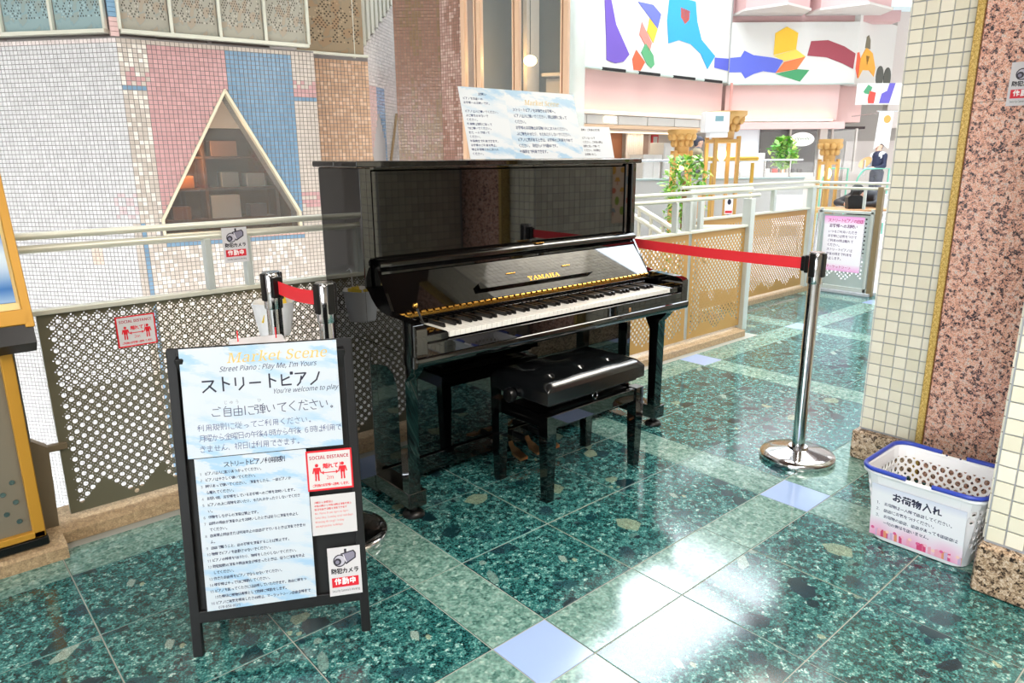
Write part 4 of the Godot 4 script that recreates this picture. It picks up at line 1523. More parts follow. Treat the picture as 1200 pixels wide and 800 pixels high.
	for k in 12:
		var q := Mb.new()
		q.box(T(-0.9 + k * 0.5, 1.08, -0.12), Vector3(0.03, 0.3, 0.03), 0.004)
		obj("post", q, M.steel, gb, p6)
	for k in 11:
		var q := Mb.new()
		q.span(Vector3(-0.86 + k * 0.5, 0.96, -0.125), Vector3(-0.44 + k * 0.5, 1.2, -0.115))
		obj("pane", q, M.glass, gb, p6)
	var hr := Mb.new()
	hr.tube([p6 * Vector3(-1.5, 1.24, -0.12), p6 * Vector3(pv.length() * 0.62, 1.24, -0.12)], 0.02, 10)
	obj("handrail", hr, M.steel, gb)
	# closing the atrium: walls far behind, tall, so that daylight comes from above
	var cb := Mb.new()
	cb.span(Vector3(-16, -4, -32), Vector3(34, 10.4, -31))
	cb.span(Vector3(-16, -4, -32), Vector3(-15, 10.4, 0))
	cb.span(Vector3(33, -4, -32), Vector3(34, 10.4, 8))
	cb.span(Vector3(9, -4, 7.5), Vector3(34, 10.4, 8))
	struct("wall_atrium", cb, mat(C8(214, 206, 200), 0.7))


# ------------------------------------------------------------------ railings of perforated metal sheet
# One lattice cell: a large hole and, where wanted, five small ones; the sheet is 1.6 mm thick.
func ring_square(b: Mb, t: Transform3D, c: Vector2, half: float, r: float, n: int) -> void:
	# square of half side "half" about c with a round hole of radius r
	var q := []
	for k in n:
		var an := TAU * (k + 0.5) / n
		q.append(Vector2(cos(an), sin(an)) * r)
	var nn := t.basis * Vector3.BACK
	var cor := [Vector2(half, half), Vector2(-half, half), Vector2(-half, -half), Vector2(half, -half)]
	for s in 4:
		# the hole's points that belong to corner s
		var a0: int = s * n / 4
		for k in n / 4:
			var p: Vector2 = q[(a0 + k) % n]
			var p2: Vector2 = q[(a0 + k + 1) % n]
			if k < n / 4 - 1:
				flat(b, t, c, cor[s], p, p2, nn)
			else:
				flat(b, t, c, cor[s], p, p2, nn)
				flat(b, t, c, cor[s], p2, cor[(s + 1) % 4], nn)
	if r > 0.005:
		for k in n:
			var p: Vector2 = q[k]
			var p2: Vector2 = q[(k + 1) % n]
			b.quadn(t * Vector3(c.x + p.x, c.y + p.y, 0), t * Vector3(c.x + p2.x, c.y + p2.y, 0), t * Vector3(c.x + p2.x, c.y + p2.y, -0.0016), t * Vector3(c.x + p.x, c.y + p.y, -0.0016), -(t.basis * Vector3(p.x, p.y, 0)).normalized(), -(t.basis * Vector3(p2.x, p2.y, 0)).normalized(), -(t.basis * Vector3(p2.x, p2.y, 0)).normalized(), -(t.basis * Vector3(p.x, p.y, 0)).normalized())


func flat(b: Mb, t: Transform3D, c: Vector2, p: Vector2, q: Vector2, r: Vector2, nn: Vector3) -> void:
	b.tri(t * Vector3(c.x + p.x, c.y + p.y, 0), t * Vector3(c.x + q.x, c.y + q.y, 0), t * Vector3(c.x + r.x, c.y + r.y, 0), nn, nn, nn)


func perforated(w: float, h: float, big_low: Callable, small_above: float, small_faint: float, big_r := 0.0085, margin := 0.03) -> Mb:
	var b := Mb.new()
	var L := 0.0284
	var t := Transform3D(Basis(Vector3.BACK, PI / 4), Vector3.ZERO)
	var rect := PackedVector2Array([Vector2(0, 0), Vector2(w, 0), Vector2(w, h), Vector2(0, h)])
	var n := int((w + h) / L) + 2
	var cells := {}
	for kind in 4:
		var m := Mb.new()
		if kind == 0:
			m.quad(Vector3(-L / 3, -L / 3, 0), Vector3(L * 2 / 3, -L / 3, 0), Vector3(L * 2 / 3, L * 2 / 3, 0), Vector3(-L / 3, L * 2 / 3, 0), Vector3.BACK)
		else:
			ring_square(m, Transform3D(), Vector2.ZERO, L / 3, big_r, 12)
			if kind == 1:
				m.quad(Vector3(L / 3, -L / 3, 0), Vector3(L * 2 / 3, -L / 3, 0), Vector3(L * 2 / 3, L / 3, 0), Vector3(L / 3, L / 3, 0), Vector3.BACK)
				m.quad(Vector3(-L / 3, L / 3, 0), Vector3(L * 2 / 3, L / 3, 0), Vector3(L * 2 / 3, L * 2 / 3, 0), Vector3(-L / 3, L * 2 / 3, 0), Vector3.BACK)
			else:
				for o in [[3, 3], [3, 1], [3, -1], [1, 3], [-1, 3]]:
					ring_square(m, Transform3D(), Vector2(o[0], o[1]) * L / 6, L / 6, 0.0029 if kind == 2 else 0.0016, 8)
		cells[kind] = m
	for i in range(-n, n * 2):
		for j in range(-n, n * 2):
			var c := t * Vector3(i * L, j * L, 0)
			if c.x < -0.05 or c.y < -0.05 or c.x > w + 0.05 or c.y > h + 0.05:
				continue
			var corner := [t * Vector3((i - 1.0 / 3) * L, (j - 1.0 / 3) * L, 0), t * Vector3((i + 2.0 / 3) * L, (j - 1.0 / 3) * L, 0), t * Vector3((i + 2.0 / 3) * L, (j + 2.0 / 3) * L, 0), t * Vector3((i - 1.0 / 3) * L, (j + 2.0 / 3) * L, 0)]
			var inside := true
			var pg := PackedVector2Array()
			for p in corner:
				pg.append(Vector2(p.x, p.y))
				if p.x < 0 or p.y < 0 or p.x > w or p.y > h:
					inside = false
			if not inside:
				for cut in Geometry2D.intersect_polygons(pg, rect):
					var ix := Geometry2D.triangulate_polygon(cut)
					for k in range(0, ix.size(), 3):
						flat(b, Transform3D(), Vector2.ZERO, cut[ix[k]], cut[ix[k + 1]], cut[ix[k + 2]], Vector3.BACK)
				continue
			var kind := 0
			if c.x > margin and c.x < w - margin and c.y < h - margin and (big_low as Callable).call(c.x) < c.y:
				kind = 2 if c.y > small_above else (3 if c.y > small_faint else 1)
			var m: Mb = cells[kind]
			var base := c
			for k in m.v.size():
				b.v.append(t.basis * m.v[k] + base)
				b.n.append(t.basis * m.n[k])
				b.uv.append(Vector2.ZERO)
	return b


func zigzag(x: float, low: float, high: float, period: float, ph := 0.0) -> float:
	var k := fposmod(x / period + ph, 1.0)
	return low + (high - low) * absf(k * 2.0 - 1.0)


func build_railings() -> void:
	# ---- along the gallery, z = -1.49
	var z := -1.49
	var r1 := thing("perforated_railing", "long metal railing with perforated sheets running behind the piano", "railing")
	for q in [[1.08, 0.0125], [1.037, 0.0135]]:
		var b := Mb.new()
		b.tube([Vector3(-1.2, q[0], z), Vector3(3.62 if q[0] < 1.06 else 3.5, q[0] + 0.004, z)], q[1], 14)
		obj("handrail", b, M.rail, r1)
	for e in [[-0.935, 1.3, true], [1.35, 2.765, false], [2.8, 3.46, false]]:
		var x0: float = e[0]
		var w: float = e[1] - e[0]
		var h := 0.735
		var left: bool = e[2]
		var sh: Mb
		if left:
			sh = perforated(w, h, func(x): return zigzag(x, -0.005, 0.1, 0.19, 0.40), 0.46, 0.02)
		else:
			sh = perforated(w, h, func(x): return zigzag(x, 0.02, 0.11, 0.305, 0.35), 9.0, 9.0, 0.0092, 0.035)
		obj("perforated_sheet", sh, M.metal_shaded if left else M.metal_warm_lit, r1, T(x0, 0.085, z))
		var tb := Mb.new()
		tb.span(Vector3(x0 - 0.02, 0.818, z - 0.02), Vector3(e[1] + 0.02, 0.836, z + 0.02), 0.003)
		obj("top_bar", tb, M.rail, r1)
		for xx in [x0, e[1] - 0.012]:
			var sb := Mb.new()
			sb.span(Vector3(xx, 0.085, z - 0.022), Vector3(xx + 0.012, 0.82, z - 0.002))
			obj("side_bar", sb, M.post, r1)
	for x in [-0.357, -0.205, 0.31, 2.6, 2.75]:
		var p := Mb.new()
		p.span(Vector3(x - 0.013, 0.834, z - 0.02), Vector3(x + 0.013, 1.03, z + 0.02), 0.003)
		obj("rail_bracket", p, M.post, r1)
	var fp := [[3.475, 0.0]]
	for x in [3.49]:
		var p := Mb.new()
		p.span(Vector3(x - 0.03, 0.05, z - 0.035), Vector3(x + 0.03, 1.02, z + 0.035), 0.004)
		obj("end_post", p, M.post, r1)
		var cp := Mb.new()
		cp.tube([Vector3(x, 1.0, z), Vector3(x, 1.06, z)], 0.012, 10)
		obj("post_pin", cp, M.rail, r1)
	# post between the left sheet and the stand beside it, with its clamp
	var lp := Mb.new()
	lp.span(Vector3(-1.03, 0.06, z - 0.02), Vector3(-1.015, 1.06, z + 0.02), 0.003)
	obj("end_post", lp, mat(C8(84, 84, 78), 0.4), r1)
	var lc := Mb.new()
	lc.prism(T(-1.03, 0.06, z), PackedVector2Array([Vector2(-0.03, 0), Vector2(0.05, 0), Vector2(0.06, 0.3), Vector2(0.015, 0.335), Vector2(-0.01, 0.335), Vector2(-0.045, 0.31)]), -0.02, 0.03)
	lc.span(Vector3(-1.0, 0.335, z - 0.01), Vector3(-0.91, 0.36, z + 0.012), 0.003)
	obj("clamp", lc, mat(C8(112, 98, 76), 0.45), r1)
	# ---- second stretch, set back
	z = -2.06
	var r2 := thing("perforated_railing", "shorter set-back metal railing with one perforated sheet beyond the corner post", "railing")
	for q in [[1.08, 0.0125], [1.03, 0.0135]]:
		var b := Mb.new()
		b.tube([Vector3(3.45, q[0], z), Vector3(5.7, q[0] - 0.008, z)], q[1], 12)
		obj("handrail", b, M.rail, r2)
	obj("perforated_sheet", perforated(1.9, 0.74, func(x): return zigzag(x, 0.03, 0.11, 0.3, 0.2), 9.0, 9.0, 0.0092, 0.05), M.metal_warm_lit, r2, T(3.62, 0.07, z))
	var tb2 := Mb.new()
	tb2.span(Vector3(3.6, 0.81, z - 0.02), Vector3(5.54, 0.83, z + 0.02), 0.003)
	obj("top_bar", tb2, M.rail, r2)
	for x in [3.6, 5.58]:
		var p := Mb.new()
		p.span(Vector3(x - 0.035, 0.05, z - 0.03), Vector3(x + 0.035, 1.02, z + 0.03), 0.004)
		obj("end_post", p, M.post, r2)
	for x in [4.86]:
		var p := Mb.new()
		p.span(Vector3(x - 0.02, 0.83, z - 0.02), Vector3(x + 0.02, 1.02, z + 0.02), 0.003)
		obj("rail_bracket", p, M.post, r2)
	# ---- gate across the end of the gallery
	var xg := 5.74
	var gt := thing("perforated_gate", "pale metal gate with a perforated sheet at the far end of the gallery", "gate")
	for q in [[1.06, 0.013], [1.012, 0.013]]:
		var b := Mb.new()
		b.tube([Vector3(xg, q[0], -2.15), Vector3(xg, q[0], -1.4)], q[1], 12)
		obj("handrail", b, M.rail, gt)
	var turn := Transform3D(Basis(Vector3.UP, -PI / 2), Vector3(xg - 0.005, 0.065, -2.0))
	obj("perforated_sheet", perforated(0.46, 0.7, func(x): return zigzag(x, 0.06, 0.13, 0.22, 0.3), 9.0, 9.0, 0.0092, 0.03), mat(C8(176, 188, 186), 0.4, 0.2), gt, turn)
	var fr := Mb.new()
	for q in [[-2.03, 0.05], [-1.54, 0.05]]:
		fr.span(Vector3(xg - 0.02, 0.03, q[0]), Vector3(xg + 0.02, 0.82, q[0] + 0.03), 0.003)
	fr.span(Vector3(xg - 0.02, 0.03, -2.03), Vector3(xg + 0.02, 0.07, -1.5), 0.003)
	fr.span(Vector3(xg - 0.02, 0.775, -2.05), Vector3(xg + 0.02, 0.8, -1.49), 0.003)
	obj("frame", fr, M.post, gt)
	for q in [[-2.11, M.gilt], [-1.475, mat(C8(140, 122, 92), 0.4, 0.3)], [-1.62, M.post]]:
		var p := Mb.new()
		if q[0] == -1.62:
			p.span(Vector3(xg - 0.012, 0.82, q[0] - 0.012), Vector3(xg + 0.012, 1.0, q[0] + 0.012), 0.002)
		else:
			p.span(Vector3(xg - 0.025, 0.0, q[0] - 0.025), Vector3(xg + 0.025, 1.03, q[0] + 0.025), 0.004)
		obj("gate_post", p, q[1], gt)
	# ---- stair handrail going down behind the first railing
	var st := thing("stair_railing", "pale stair handrail sloping down behind the railing right of the piano", "railing")
	var a := Vector3(3.375, 0.937, -2.452)
	var b2 := Vector3(3.426, 0.724, -2.008)
	for o in [0.0, -0.09, -0.3]:
		var q := Mb.new()
		q.tube([a + Vector3(0, o, 0) - (b2 - a) * 0.6, b2 + Vector3(0, o, 0) + (b2 - a) * 0.5], 0.02 if o > -0.2 else 0.014, 10)
		obj("handrail", q, M.rail, st)
	for k in 5:
		var p := a + (b2 - a) * (0.1 + k * 0.25)
		var q := Mb.new()
		q.tube([p + Vector3(0, 0, 0), p + Vector3(0, -1.0, 0)], 0.014, 8)
		obj("baluster", q, M.rail, st)
	# ---- further railing stubs standing at the stair head
	var sh := thing("stair_gate", "white slatted railing end with pale posts standing before the leafy column", "railing")
	for p in [Vector3(3.268, 0.967, -1.881), Vector3(3.306, 0.967, -1.847), Vector3(3.354, 0.966, -1.805)]:
		var m := Mb.new()
		m.box(T(p.x, 0.45, p.z), Vector3(0.05, 1.1, 0.03), 0.004)
		obj("post", m, M.post, sh)
	var c0 := Vector3(3.285, 0.796, -1.866)
	var c1 := Vector3(4.086, 0.751, -1.828)
	var m2 := Mb.new()
	m2.tube([c0, c1], 0.022, 10)
	m2.tube([Vector3(c0.x, 1.06, c0.z), Vector3(c1.x, 1.06, c1.z)], 0.018, 10)
	obj("handrail", m2, M.rail, sh)
	var wf := wall_frame(Vector3(c0.x, 0, c0.z), c1 - c0)
	var m3 := Mb.new()
	m3.span(Vector3(0.05, 0.3, -0.01), Vector3(Vector2(c1.x - c0.x, c1.z - c0.z).length(), c0.y - 0.03, 0.0))
	obj("panel", m3, mat(C8(214, 224, 226), 0.4), sh, wf)


# ------------------------------------------------------------------ the upright piano
func build_piano() -> void:
	var t := thing("upright_piano", "black high-gloss upright piano with its lid open over the keys", "piano", Vector3(0.037, 0, -1.314), -0.014)
	var W := 1.52
	var D := 0.321
	# case sides
	for x in [0.0, W - 0.03]:
		var b := Mb.new()
		b.span(Vector3(x, 0.028, 0.0), Vector3(x + 0.03, 1.288, D), 0.004)
		obj("case_side", b, M.black, t)
	var bk := Mb.new()
	bk.span(Vector3(0.03, 0.05, 0.002), Vector3(W - 0.03, 1.285, 0.022))
	obj("back_panel", bk, M.black_matt, t)
	# top lid in two leaves
	var lb := Mb.new()
	lb.span(Vector3(-0.018, 1.289, -0.012), Vector3(W + 0.018, 1.311, 0.165), 0.004)
	obj("top_lid", lb, M.black, t)
	var lf := Mb.new()
	lf.span(Vector3(-0.018, 1.289, 0.1665), Vector3(W + 0.018, 1.311, D + 0.018), 0.004)
	obj("lid_flap", lf, M.black, t)
	# upper panel with stiles
	var up := Mb.new()
	up.span(Vector3(0.062, 0.9, 0.27), Vector3(W - 0.062, 1.276, 0.298), 0.003)
	obj("upper_panel", up, M.black, t)
	var st := Mb.new()
	for x in [0.032, W - 0.058]:
		st.span(Vector3(x, 0.78, 0.26), Vector3(x + 0.026, 1.287, 0.305), 0.004)
	st.span(Vector3(0.03, 1.279, 0.25), Vector3(W - 0.03, 1.288, 0.29))
	obj("stile", st, M.black, t)
	# fallboard, leaning back, in local y-z
	var yz := Basis(Vector3.BACK, Vector3.UP, Vector3.LEFT)    # prism xy -> z,y ; prism z -> -x
	var fx0 := 0.047
	var fx1 := W - 0.047
	var fb := Mb.new()
	fb.prism(Transform3D(yz, Vector3(0, 0, 0)), PackedVector2Array([Vector2(0.452, 0.772), Vector2(0.340, 0.928), Vector2(0.322, 0.918), Vector2(0.434, 0.758)]), -fx1, -fx0)
	var fo := obj("fallboard", fb, M.black, t)
	var lip := Mb.new()
	lip.prism(Transform3D(yz, Vector3.ZERO), PackedVector2Array([Vector2(0.318, 0.925), Vector2(0.352, 0.925), Vector2(0.364, 0.931), Vector2(0.366, 0.943), Vector2(0.358, 0.953), Vector2(0.342, 0.957), Vector2(0.318, 0.957)]), -fx1 - 0.004, -fx0 + 0.004, true)
	obj("lip", lip, M.black, fo)
	var lip2 := Mb.new()
	lip2.prism(Transform3D(yz, Vector3.ZERO), PackedVector2Array([Vector2(0.33, 0.905), Vector2(0.362, 0.905), Vector2(0.362, 0.914), Vector2(0.33, 0.914)]), -fx1, -fx0, true)
	obj("moulding", lip2, M.black, fo)
	# music ledge on the fallboard
	var slope := Transform3D(Basis(Vector3.RIGHT, -0.623), Vector3(0, 0.772, 0.452))
	var lg := Mb.new()
	lg.prism(slope, PackedVector2Array([Vector2(0.44, 0.038), Vector2(1.09, 0.038), Vector2(1.16, 0.078), Vector2(1.14, 0.084), Vector2(0.49, 0.084), Vector2(0.44, 0.062)]), 0.001, 0.022)
	obj("music_ledge", lg, M.black, fo)
	for x in [0.62, 0.94]:
		var c := Mb.new()
		c.box(slope * T(x, 0.086, 0.02), Vector3(0.05, 0.006, 0.012), 0.002)
		obj("ledge_clip", c, M.brass, fo)
	var tm := TextMesh.new()
	tm.text = "YAMAHA"
	var f := font(true, true)
	tm.font = f
	tm.font_size = 32
	tm.pixel_size = 0.001
	tm.depth = 0.0015
	var tx := obj("letters", tm, M.brass, fo, slope * Transform3D(Basis.from_scale(Vector3(1.2, 0.8, 1)), Vector3(0.79, 0.05, 0.0225)))
	var lk := Mb.new()
	lk.box(T(0.84, 0.958, 0.352), Vector3(0.05, 0.004, 0.022), 0.001)
	obj("lock_plate", lk, M.brass, fo)
	# long brass hinge with its knuckles
	var hg := Mb.new()
	hg.span(Vector3(fx0 + 0.005, 0.752, 0.449), Vector3(fx1 - 0.005, 0.764, 0.456))
	for k in 46:
		var x := fx0 + 0.02 + k * (fx1 - fx0 - 0.04) / 45.0
		hg.tube([Vector3(x - 0.010, 0.766, 0.456), Vector3(x + 0.010, 0.766, 0.456)], 0.0068, 8)
	obj("hinge", hg, M.brass, t)
	var nb := Mb.new()
	nb.span(Vector3(0.04, 0.738, 0.42), Vector3(W - 0.04, 0.752, 0.462), 0.002)
	nb.span(Vector3(0.13, 0.722, 0.44), Vector3(W - 0.09, 0.7385, 0.474), 0.002)
	obj("key_rail", nb, M.black, t)
	var fl := Mb.new()
	fl.span(Vector3(0.13, 0.7195, 0.46), Vector3(W - 0.09, 0.7225, 0.48))
	obj("felt_strip", fl, mat(C8(150, 140, 150), 0.8), t)
	# keys
	var kx := 0.147
	var kw := 1.262 / 52.0
	var wm := Mb.new()
	wm.box(T(0, 0, 0), Vector3(kw - 0.0009, 0.02, 0.165), 0.0014)
	var wk := wm.mesh()
	var bm := Mb.new()
	bm.prism(Transform3D(yz, Vector3.ZERO), PackedVector2Array([Vector2(-0.05, 0.0), Vector2(0.05, 0.0), Vector2(0.046, 0.0125), Vector2(0.041, 0.0145), Vector2(-0.05, 0.0145)]), -0.0052, 0.0052)
	var bkm := bm.mesh()
	for i in 52:
		obj("white_key", wk, M.ivory, t, T(kx + (i + 0.5) * kw, 0.7145, 0.5575))
		var n := i % 7   # the lowest key is an A
		if i < 51 and n in [0, 2, 3, 5, 6]:
			obj("black_key", bkm, M.black_satin, t, T(kx + (i + 1) * kw, 0.7245, 0.527))
	# key blocks, slip, bed, cheeks
	for q in [[0.04, 0.145], [1.411, W - 0.04]]:
		var b := Mb.new()
		b.span(Vector3(q[0], 0.64, 0.46), Vector3(q[1], 0.727, 0.642), 0.006)
		obj("key_block", b, M.black, t)
	var ks := Mb.new()
	ks.span(Vector3(0.04, 0.64, 0.6405), Vector3(W - 0.04, 0.7, 0.656), 0.004)
	obj("key_slip", ks, M.black, t)
	var kl := Mb.new()
	kl.box(T(1.105, 0.668, 0.6575), Vector3(0.012, 0.018, 0.004), 0.001)
	obj("lid_lock", kl, M.pedal, t)
	var bed := Mb.new()
	bed.prism(Transform3D(yz, Vector3.ZERO), PackedVector2Array([Vector2(0.26, 0.613), Vector2(0.643, 0.613), Vector2(0.658, 0.622), Vector2(0.664, 0.634), Vector2(0.664, 0.649), Vector2(0.658, 0.655), Vector2(0.26, 0.655)]), -(W + 0.004), 0.004, true)
	obj("keybed", bed, M.black, t)
	for x in [-0.001, W - 0.041]:
		var b := Mb.new()
		b.prism(Transform3D(yz, Vector3.ZERO), PackedVector2Array([Vector2(0.322, 0.656), Vector2(0.655, 0.656), Vector2(0.657, 0.752), Vector2(0.648, 0.762), Vector2(0.615, 0.771), Vector2(0.53, 0.775), Vector2(0.46, 0.778), Vector2(0.425, 0.784), Vector2(0.392, 0.798), Vector2(0.362, 0.823), Vector2(0.344, 0.845), Vector2(0.322, 0.858)]), -(x + 0.042), -x, true)
		obj("cheek", b, M.black, t)
	# triangular end boards behind the fallboard
	for x in [0.034, W - 0.046]:
		var b := Mb.new()
		b.prism(Transform3D(yz, Vector3.ZERO), PackedVector2Array([Vector2(0.3, 0.74), Vector2(0.456, 0.757), Vector2(0.35, 0.925), Vector2(0.3, 0.94)]), -(x + 0.012), -x)
		obj("end_board", b, M.black, t)
	var knob := Mb.new()
	var ks2 := Mb.new()
	ks2.tube([Vector3(0.128, 0.735, 0.5), Vector3(0.12, 0.785, 0.478)], 0.004, 8)
	obj("knob_stem", ks2, M.black_satin, t)
	knob.ball(T(0.116, 0.797, 0.472), Vector3.ONE * 0.011, 14)
	obj("fallboard_knob", knob, M.brass, t)
	# lower panel, bottom board
	var lp := Mb.new()
	lp.span(Vector3(0.031, 0.11, 0.262), Vector3(W - 0.031, 0.612, 0.29), 0.003)
	obj("lower_panel", lp, M.black, t)
	var bb := Mb.new()
	bb.span(Vector3(0.031, 0.03, 0.02), Vector3(W - 0.031, 0.108, 0.30), 0.004)
	obj("bottom_board", bb, M.black, t)
	# legs with curved brackets, toe blocks and feet
	for q in [[0.0, 0.0, 1.0], [1.43, 1.44, -1.0]]:
		var x: float = q[0]
		var lgm := Mb.new()
		var pts := PackedVector2Array([Vector2(0.518, 0.109), Vector2(0.56, 0.109), Vector2(0.566, 0.55), Vector2(0.6, 0.585), Vector2(0.62, 0.612), Vector2(0.45, 0.612), Vector2(0.48, 0.585), Vector2(0.505, 0.545), Vector2(0.512, 0.5)])
		lgm.prism(Transform3D(yz, Vector3.ZERO), pts, -(x + 0.05), -x, true)
		obj("leg", lgm, M.black, t)
		var x2: float = q[1]
		var tb := Mb.new()
		tb.span(Vector3(x2, 0.042, 0.3), Vector3(x2 + 0.08, 0.109, 0.558), 0.006)
		var to := obj("toe_block", tb, M.black, t)
		var br := Mb.new()
		br.prism(Transform3D(yz, Vector3.ZERO), PackedVector2Array([Vector2(0.322, 0.612), Vector2(0.322, 0.56), Vector2(0.38, 0.575), Vector2(0.44, 0.58), Vector2(0.48, 0.56), Vector2(0.512, 0.5), Vector2(0.515, 0.612)]), -(x + 0.045), -(x + 0.004), true)
		obj("bracket", br, M.black, t)
		var ft := Mb.new()
		ft.lathe(T(x2 + 0.04, 0.0, 0.52), [Vector2(0.0, 0.0), Vector2(0.042, 0.0), Vector2(0.043, 0.006), Vector2(0.034, 0.018), Vector2(0.016, 0.026), Vector2(0.013, 0.044), Vector2(0.0, 0.044)], 24)
		obj("foot_cup", ft, M.black_satin, to)
	for x in [0.05, W - 0.05]:
		var ft := Mb.new()
		ft.lathe(T(x, 0.0, 0.06), [Vector2(0.0, 0.0), Vector2(0.04, 0.0), Vector2(0.04, 0.012), Vector2(0.012, 0.02), Vector2(0.012, 0.032), Vector2(0.0, 0.032)], 20)
		obj("foot_cup", ft, M.black_satin, t)
	# pedals
	for x in [0.635, 0.733, 0.83]:
		var p := Mb.new()
		var cuts := [[0.392, 0.098], [0.408, 0.078], [0.432, 0.063], [0.485, 0.05]]
		for k in 3:
			var z0: float = cuts[k][0]
			var z1: float = cuts[k + 1][0]
			var w0 := 0.011 if k == 0 else (0.012 if k == 1 else 0.023)
			var w1 := 0.012 if k == 0 else (0.023 if k == 1 else 0.021)
			var y0: float = cuts[k][1]
			var y1: float = cuts[k + 1][1]
			var up2 := Vector3(0, z1 - z0, y0 - y1).normalized()
			p.quad(Vector3(x - w0, y0, z0), Vector3(x + w0, y0, z0), Vector3(x + w1, y1, z1), Vector3(x - w1, y1, z1), up2)
			p.quad(Vector3(x - w0, y0 - 0.012, z0), Vector3(x + w0, y0 - 0.012, z0), Vector3(x + w1, y1 - 0.012, z1), Vector3(x - w1, y1 - 0.012, z1), -up2)
			for s in [-1.0, 1.0]:
				p.quad(Vector3(x + s * w0, y0, z0), Vector3(x + s * w1, y1, z1), Vector3(x + s * w1, y1 - 0.012, z1), Vector3(x + s * w0, y0 - 0.012, z0), Vector3(s, 0, 0))
		p.quad(Vector3(x - 0.021, 0.05, 0.482), Vector3(x + 0.021, 0.05, 0.482), Vector3(x + 0.021, 0.038, 0.482), Vector3(x - 0.021, 0.038, 0.482), Vector3.BACK)
		obj("pedal", p, M.pedal, t)
		var pa := Mb.new()
		pa.span(Vector3(x - 0.009, 0.07, 0.28), Vector3(x + 0.009, 0.095, 0.393), 0.003)
		obj("pedal_arm", pa, M.black_matt, t)
	build_sheets()


# printed notices in clear stands on the lid
func text_page(w: int, h: int, seed_: int, blue: bool, title: String, lines: Array, size: float, ink: Color, gap: float) -> Image:
	var im := paper(w, h, Color(0.88, 0.905, 0.93))
	if blue:
		washes(im, seed_, 1.0)
	var y := h * 0.07
	if title:
		jp(im, title, w * 0.5 - title.length() * size * 0.65, y, size * 1.2, maxf(1.4, size * 0.13), ink)
		y += size * 2.0
	for s in lines:
		jp(im, s, w * 0.06, y, size, maxf(1.2, size * 0.12), ink)
		y += gap
	return im


func build_sheets() -> void:
	var ink := C8(34, 48, 92)
	var y := 1.3115
	var left := text_page(300, 424, 3, true, "お願い", ["ピアノをお使いの", "お客様へのお願いです。", "", "ピアノは人に弾いてください。", "上に物をのせないで", "ください。", "利用時は規則に従って", "切に弾いてください。", "また 一人で弾いて", "ください。", "午後時まで利用できます。", "お客様のご利用も禁止。", "物はお荷物入れにお入れ", "ください。"], 15, ink, 25)
	var mid := paper(600, 424, Color(0.88, 0.905, 0.93))
	washes(mid, 9, 1.5)
	latin(mid, "Market Scene", 150, 88, 30, C8(208, 176, 92), font(false, true), 1.1, 0.25)
	var yy := 110.0
	for s in ["ストリートピアノをお弾きのお客様へ。", "ピアノは人に弾いてください。時は規則に従って", "ください。", "お客様のお荷物はお荷物入れにお入れください。", "上に物をのせたり、もたれたりしないでください。", "ピアノに気があるときは、お客様のご利用をやめて", "ください。 防犯カメラ作動中です。", "午後時まで利用できます。"]:
		jp(mid, s, 46, yy, 21, 2.6, C8(30, 50, 98), 0.98)
		yy += 37
	var right := text_page(300, 210, 5, false, "", ["お願い ご利用のお客様", "", "ピアノは一人で", "ください。ご利用の時は", "規則に従って弾いて", "ください。お荷物は", "お荷物入れに。"], 16, C8(40, 40, 60), 27)
	var data := [
		[Vector3(0.578, y, -1.045), 0.242, 0.297, left, "printed portrait sheet in a clear stand, leftmost on the piano lid"],
		[Vector3(0.822, y, -1.045), 0.425, 0.297, mid, "wide blue printed sheet in a clear stand in the middle of the piano lid"],
		[Vector3(1.255, y, -1.05), 0.215, 0.15, right, "small low white printed sheet standing at the right end of the piano lid"],
	]
	for q in data:
		var t := thing("notice_stand", q[4], "notice", q[0], -0.014, "notices standing on the piano lid")
		var tilt := Transform3D(Basis(Vector3.RIGHT, -0.26), Vector3(0, 0.002, 0))
		obj("print_sheet", sheet(q[1], q[2], 0.0012), pic_mat(q[3], 0.25), t, tilt)
		var ft := Mb.new()
		ft.box(T(q[1] * 0.5, 0.0015, -0.035), Vector3(q[1], 0.003, 0.08))
		var cm := mat(Color(0.9, 0.92, 0.93, 0.25), 0.05)
		cm.transparency = BaseMaterial3D.TRANSPARENCY_ALPHA
		obj("clear_foot", ft, cm, t)


